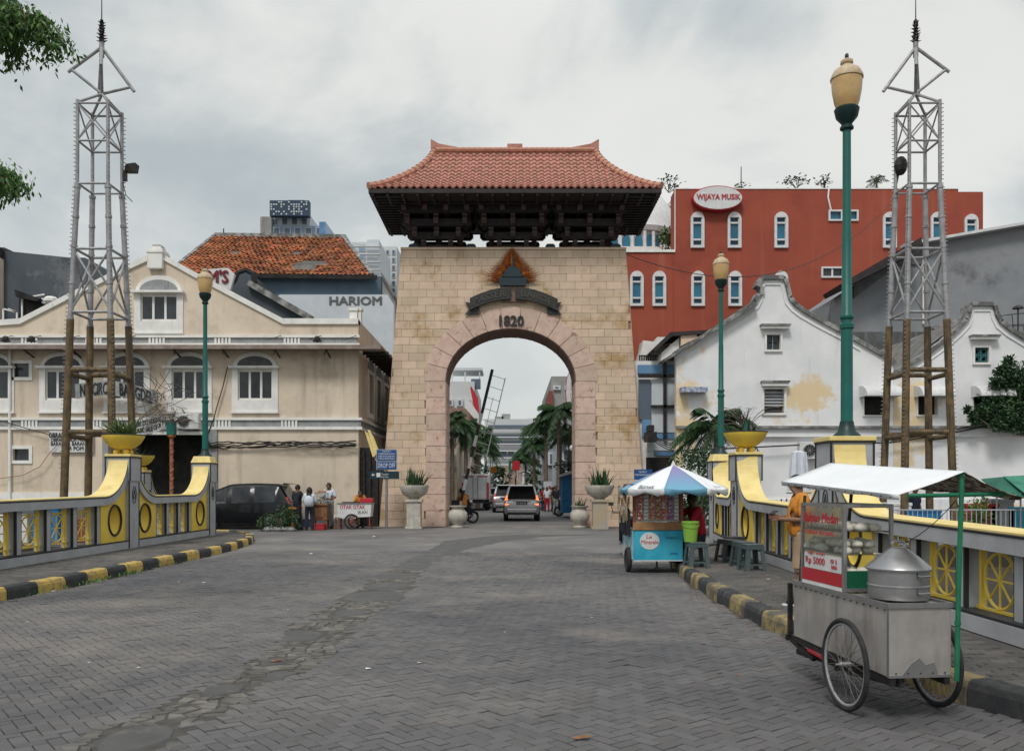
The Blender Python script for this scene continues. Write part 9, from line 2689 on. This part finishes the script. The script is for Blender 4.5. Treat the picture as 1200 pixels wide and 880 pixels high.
# vendor in red, seated beside the cart
human('vendor in a crimson shirt sitting behind the drink cart, reaching to its sachets', PX(820, 16.6), 16.7, z=HW, rz=R(-75), h=1.66, shirt='redc', pants='blackc', skin='skind',
      J=dict(pel=(0, .03, .56), bel=(0, -.01, .74), che=(0, -.08, .96), nek=(0, -.12, 1.13), hed=(0, -.15, 1.23), top=(0, -.15, 1.34), shl=(.175, -.08, 1.08), shr=(-.175, -.08, 1.08), ell=(.24, -.30, .80), hal=(.20, -.5, .95), elr=(-.22, -.34, .92), har=(-.18, -.58, 1.12),
             hil=(.1, 0, .47), knl=(.15, -.42, .46), fol=(.15, -.36, .08), tol=(.17, -.5, .04), hir=(-.1, 0, .47), knr=(-.15, -.42, .46), for_=(-.15, -.36, .08), tor=(-.17, -.5, .04)))
def stool(x, y, z, rz, m, label, h=.44, w0=.15, w1=.20, n=1, first=None, group='plastic stools'):
 if first is not None: return copy_tree(first, (x, y, z), rz, label)
 r_ = thing('plastic_stool', label, 'stool', (x, y, z), rz=rz, local=True, group=group)
 MB().box(-w0, w0, -w0, w0, h - .025, h).build('seat', m, r_, bevel=.012)
 for k in range(4):
  sx, sy = ((-1, -1), (1, -1), (1, 1), (-1, 1))[k]
  q = MB(); t_ = .028
  vs = []
  for (w_, zz) in ((w1, 0), (w0, h - .026)):
   for (a, b) in ((0, 0), (-.07, 0), (-.07, -.02), (-.02, -.02), (-.02, -.07), (0, -.07)):
    vs.append((sx * (w_ + a), sy * (w_ + b), zz))
  q.add(vs, [(i, (i+1) % 6, 6 + (i+1) % 6, 6 + i) for i in range(6)] + [(0, 1, 2, 3, 4, 5), (11, 10, 9, 8, 7, 6)]); q.build('leg', m, r_)
 q = MB()
 for (a, hh) in ((h - .09, .065),):
  ww = w0 + .008
  for s_ in (-1, 1): q.box(-ww + .02, ww - .02, s_ * ww - .008, s_ * ww + .008, a, a + hh); q.box(s_ * ww - .008, s_ * ww + .008, -ww + .02, ww - .02, a, a + hh)
 ww = w0 + (w1 - w0) * .72
 for s_ in (-1, 1): q.box(-ww + .04, ww - .04, s_ * ww - .006, s_ * ww + .004, h * .2, h * .27); q.box(s_ * ww - .004, s_ * ww + .006, -ww + .04, ww - .04, h * .2, h * .27)
 q.build('apron', m, r_)
 return r_
sA = stool(*GR(816, 665, HW), HW, R(8), M['stoolg'], 'blue grey stool holding the lime green bucket beside the drink cart', h=.47)
gx0, gy0 = GR(816, 665, HW)
bk = thing('green_bucket', 'lime green bucket standing on the stool beside the drink cart', 'bucket', (gx0 - .1, gy0 + .05, HW + .47))
MB().lathe([(.115, 0), (.15, .34), (.16, .345), (.16, .375), (.15, .38), (.14, .33), (.01, .32)], (gx0 - .1, gy0 + .05, HW + .473), 22).build('bucket', M['bucket'], bk, smooth=True)
MB().tube([(gx0 - .1 + .16 * math.cos(PI * k / 10 + PI), gy0 + .05 + .165 * math.sin(PI * k / 10 + PI) * .9, HW + .80 - .07 * math.sin(PI * k / 10)) for k in range(11)], .005, 5).build('wire_handle', M['bucket'], bk)
sB = stool(*GR(853, 658, HW), HW, R(20), M['stoold'], 'dark grey stool nearest the parasol, at the foot of the balustrade', h=.45)
stool(*GR(863, 660, HW), HW, R(24), None, 'dark grey stool between two others beside the balustrade', first=sB)
stool(GR(858, 655, HW)[0] + .1, GR(858, 655, HW)[1] + .25, HW, R(20), None, 'dark grey stool tucked behind the nearest pair by the balustrade', first=sB)
stool(*GR(871, 664, HW), HW, R(12), None, 'blue grey stool half behind the nearest one in the row of stools', first=sA)
stool(*GR(881, 668, HW), HW, R(10), None, 'blue grey stool nearest the camera in the row by the balustrade', first=sA)
# ================================================================ the man in the orange polo
human('man in an orange polo shirt and khaki shorts behind the bun cart', 3.64, 10.75, z=HW, rz=R(-97), h=1.63, shirt='orangec', pants='khaki', skin='skin', legs='short', girth=1.18, shoes='blackc', fing='hero',
      J=dict(bel=(0, -.05, 1.08), che=(0, -.01, 1.28), nek=(0, -.02, 1.46), hed=(0, -.055, 1.55), top=(0, -.06, 1.65), ell=(.22, -.02, 1.12), hal=(.13, -.25, 1.13), elr=(-.23, -.02, 1.12), har=(-.10, -.25, 1.15), knl=(.10, -.04, .49), knr=(-.10, .02, .49), for_=(-.11, .14, .08), tor=(-.12, -.03, .04), fol=(.11, -.02, .08), tol=(.12, -.2, .04)))
ph = MB().box(-.04, .04, -.075, .075, 0, .01); o = single(ph, 'mobile_phone', M['blackp'], 'dark phone held out by the man in the orange polo', 'phone', loc=(0, 0, 0), bevel=.003)
o.location = (3.64 - .33, 10.75 + .03, HW + 1.16); o.rotation_euler = (0, R(-35), R(5))
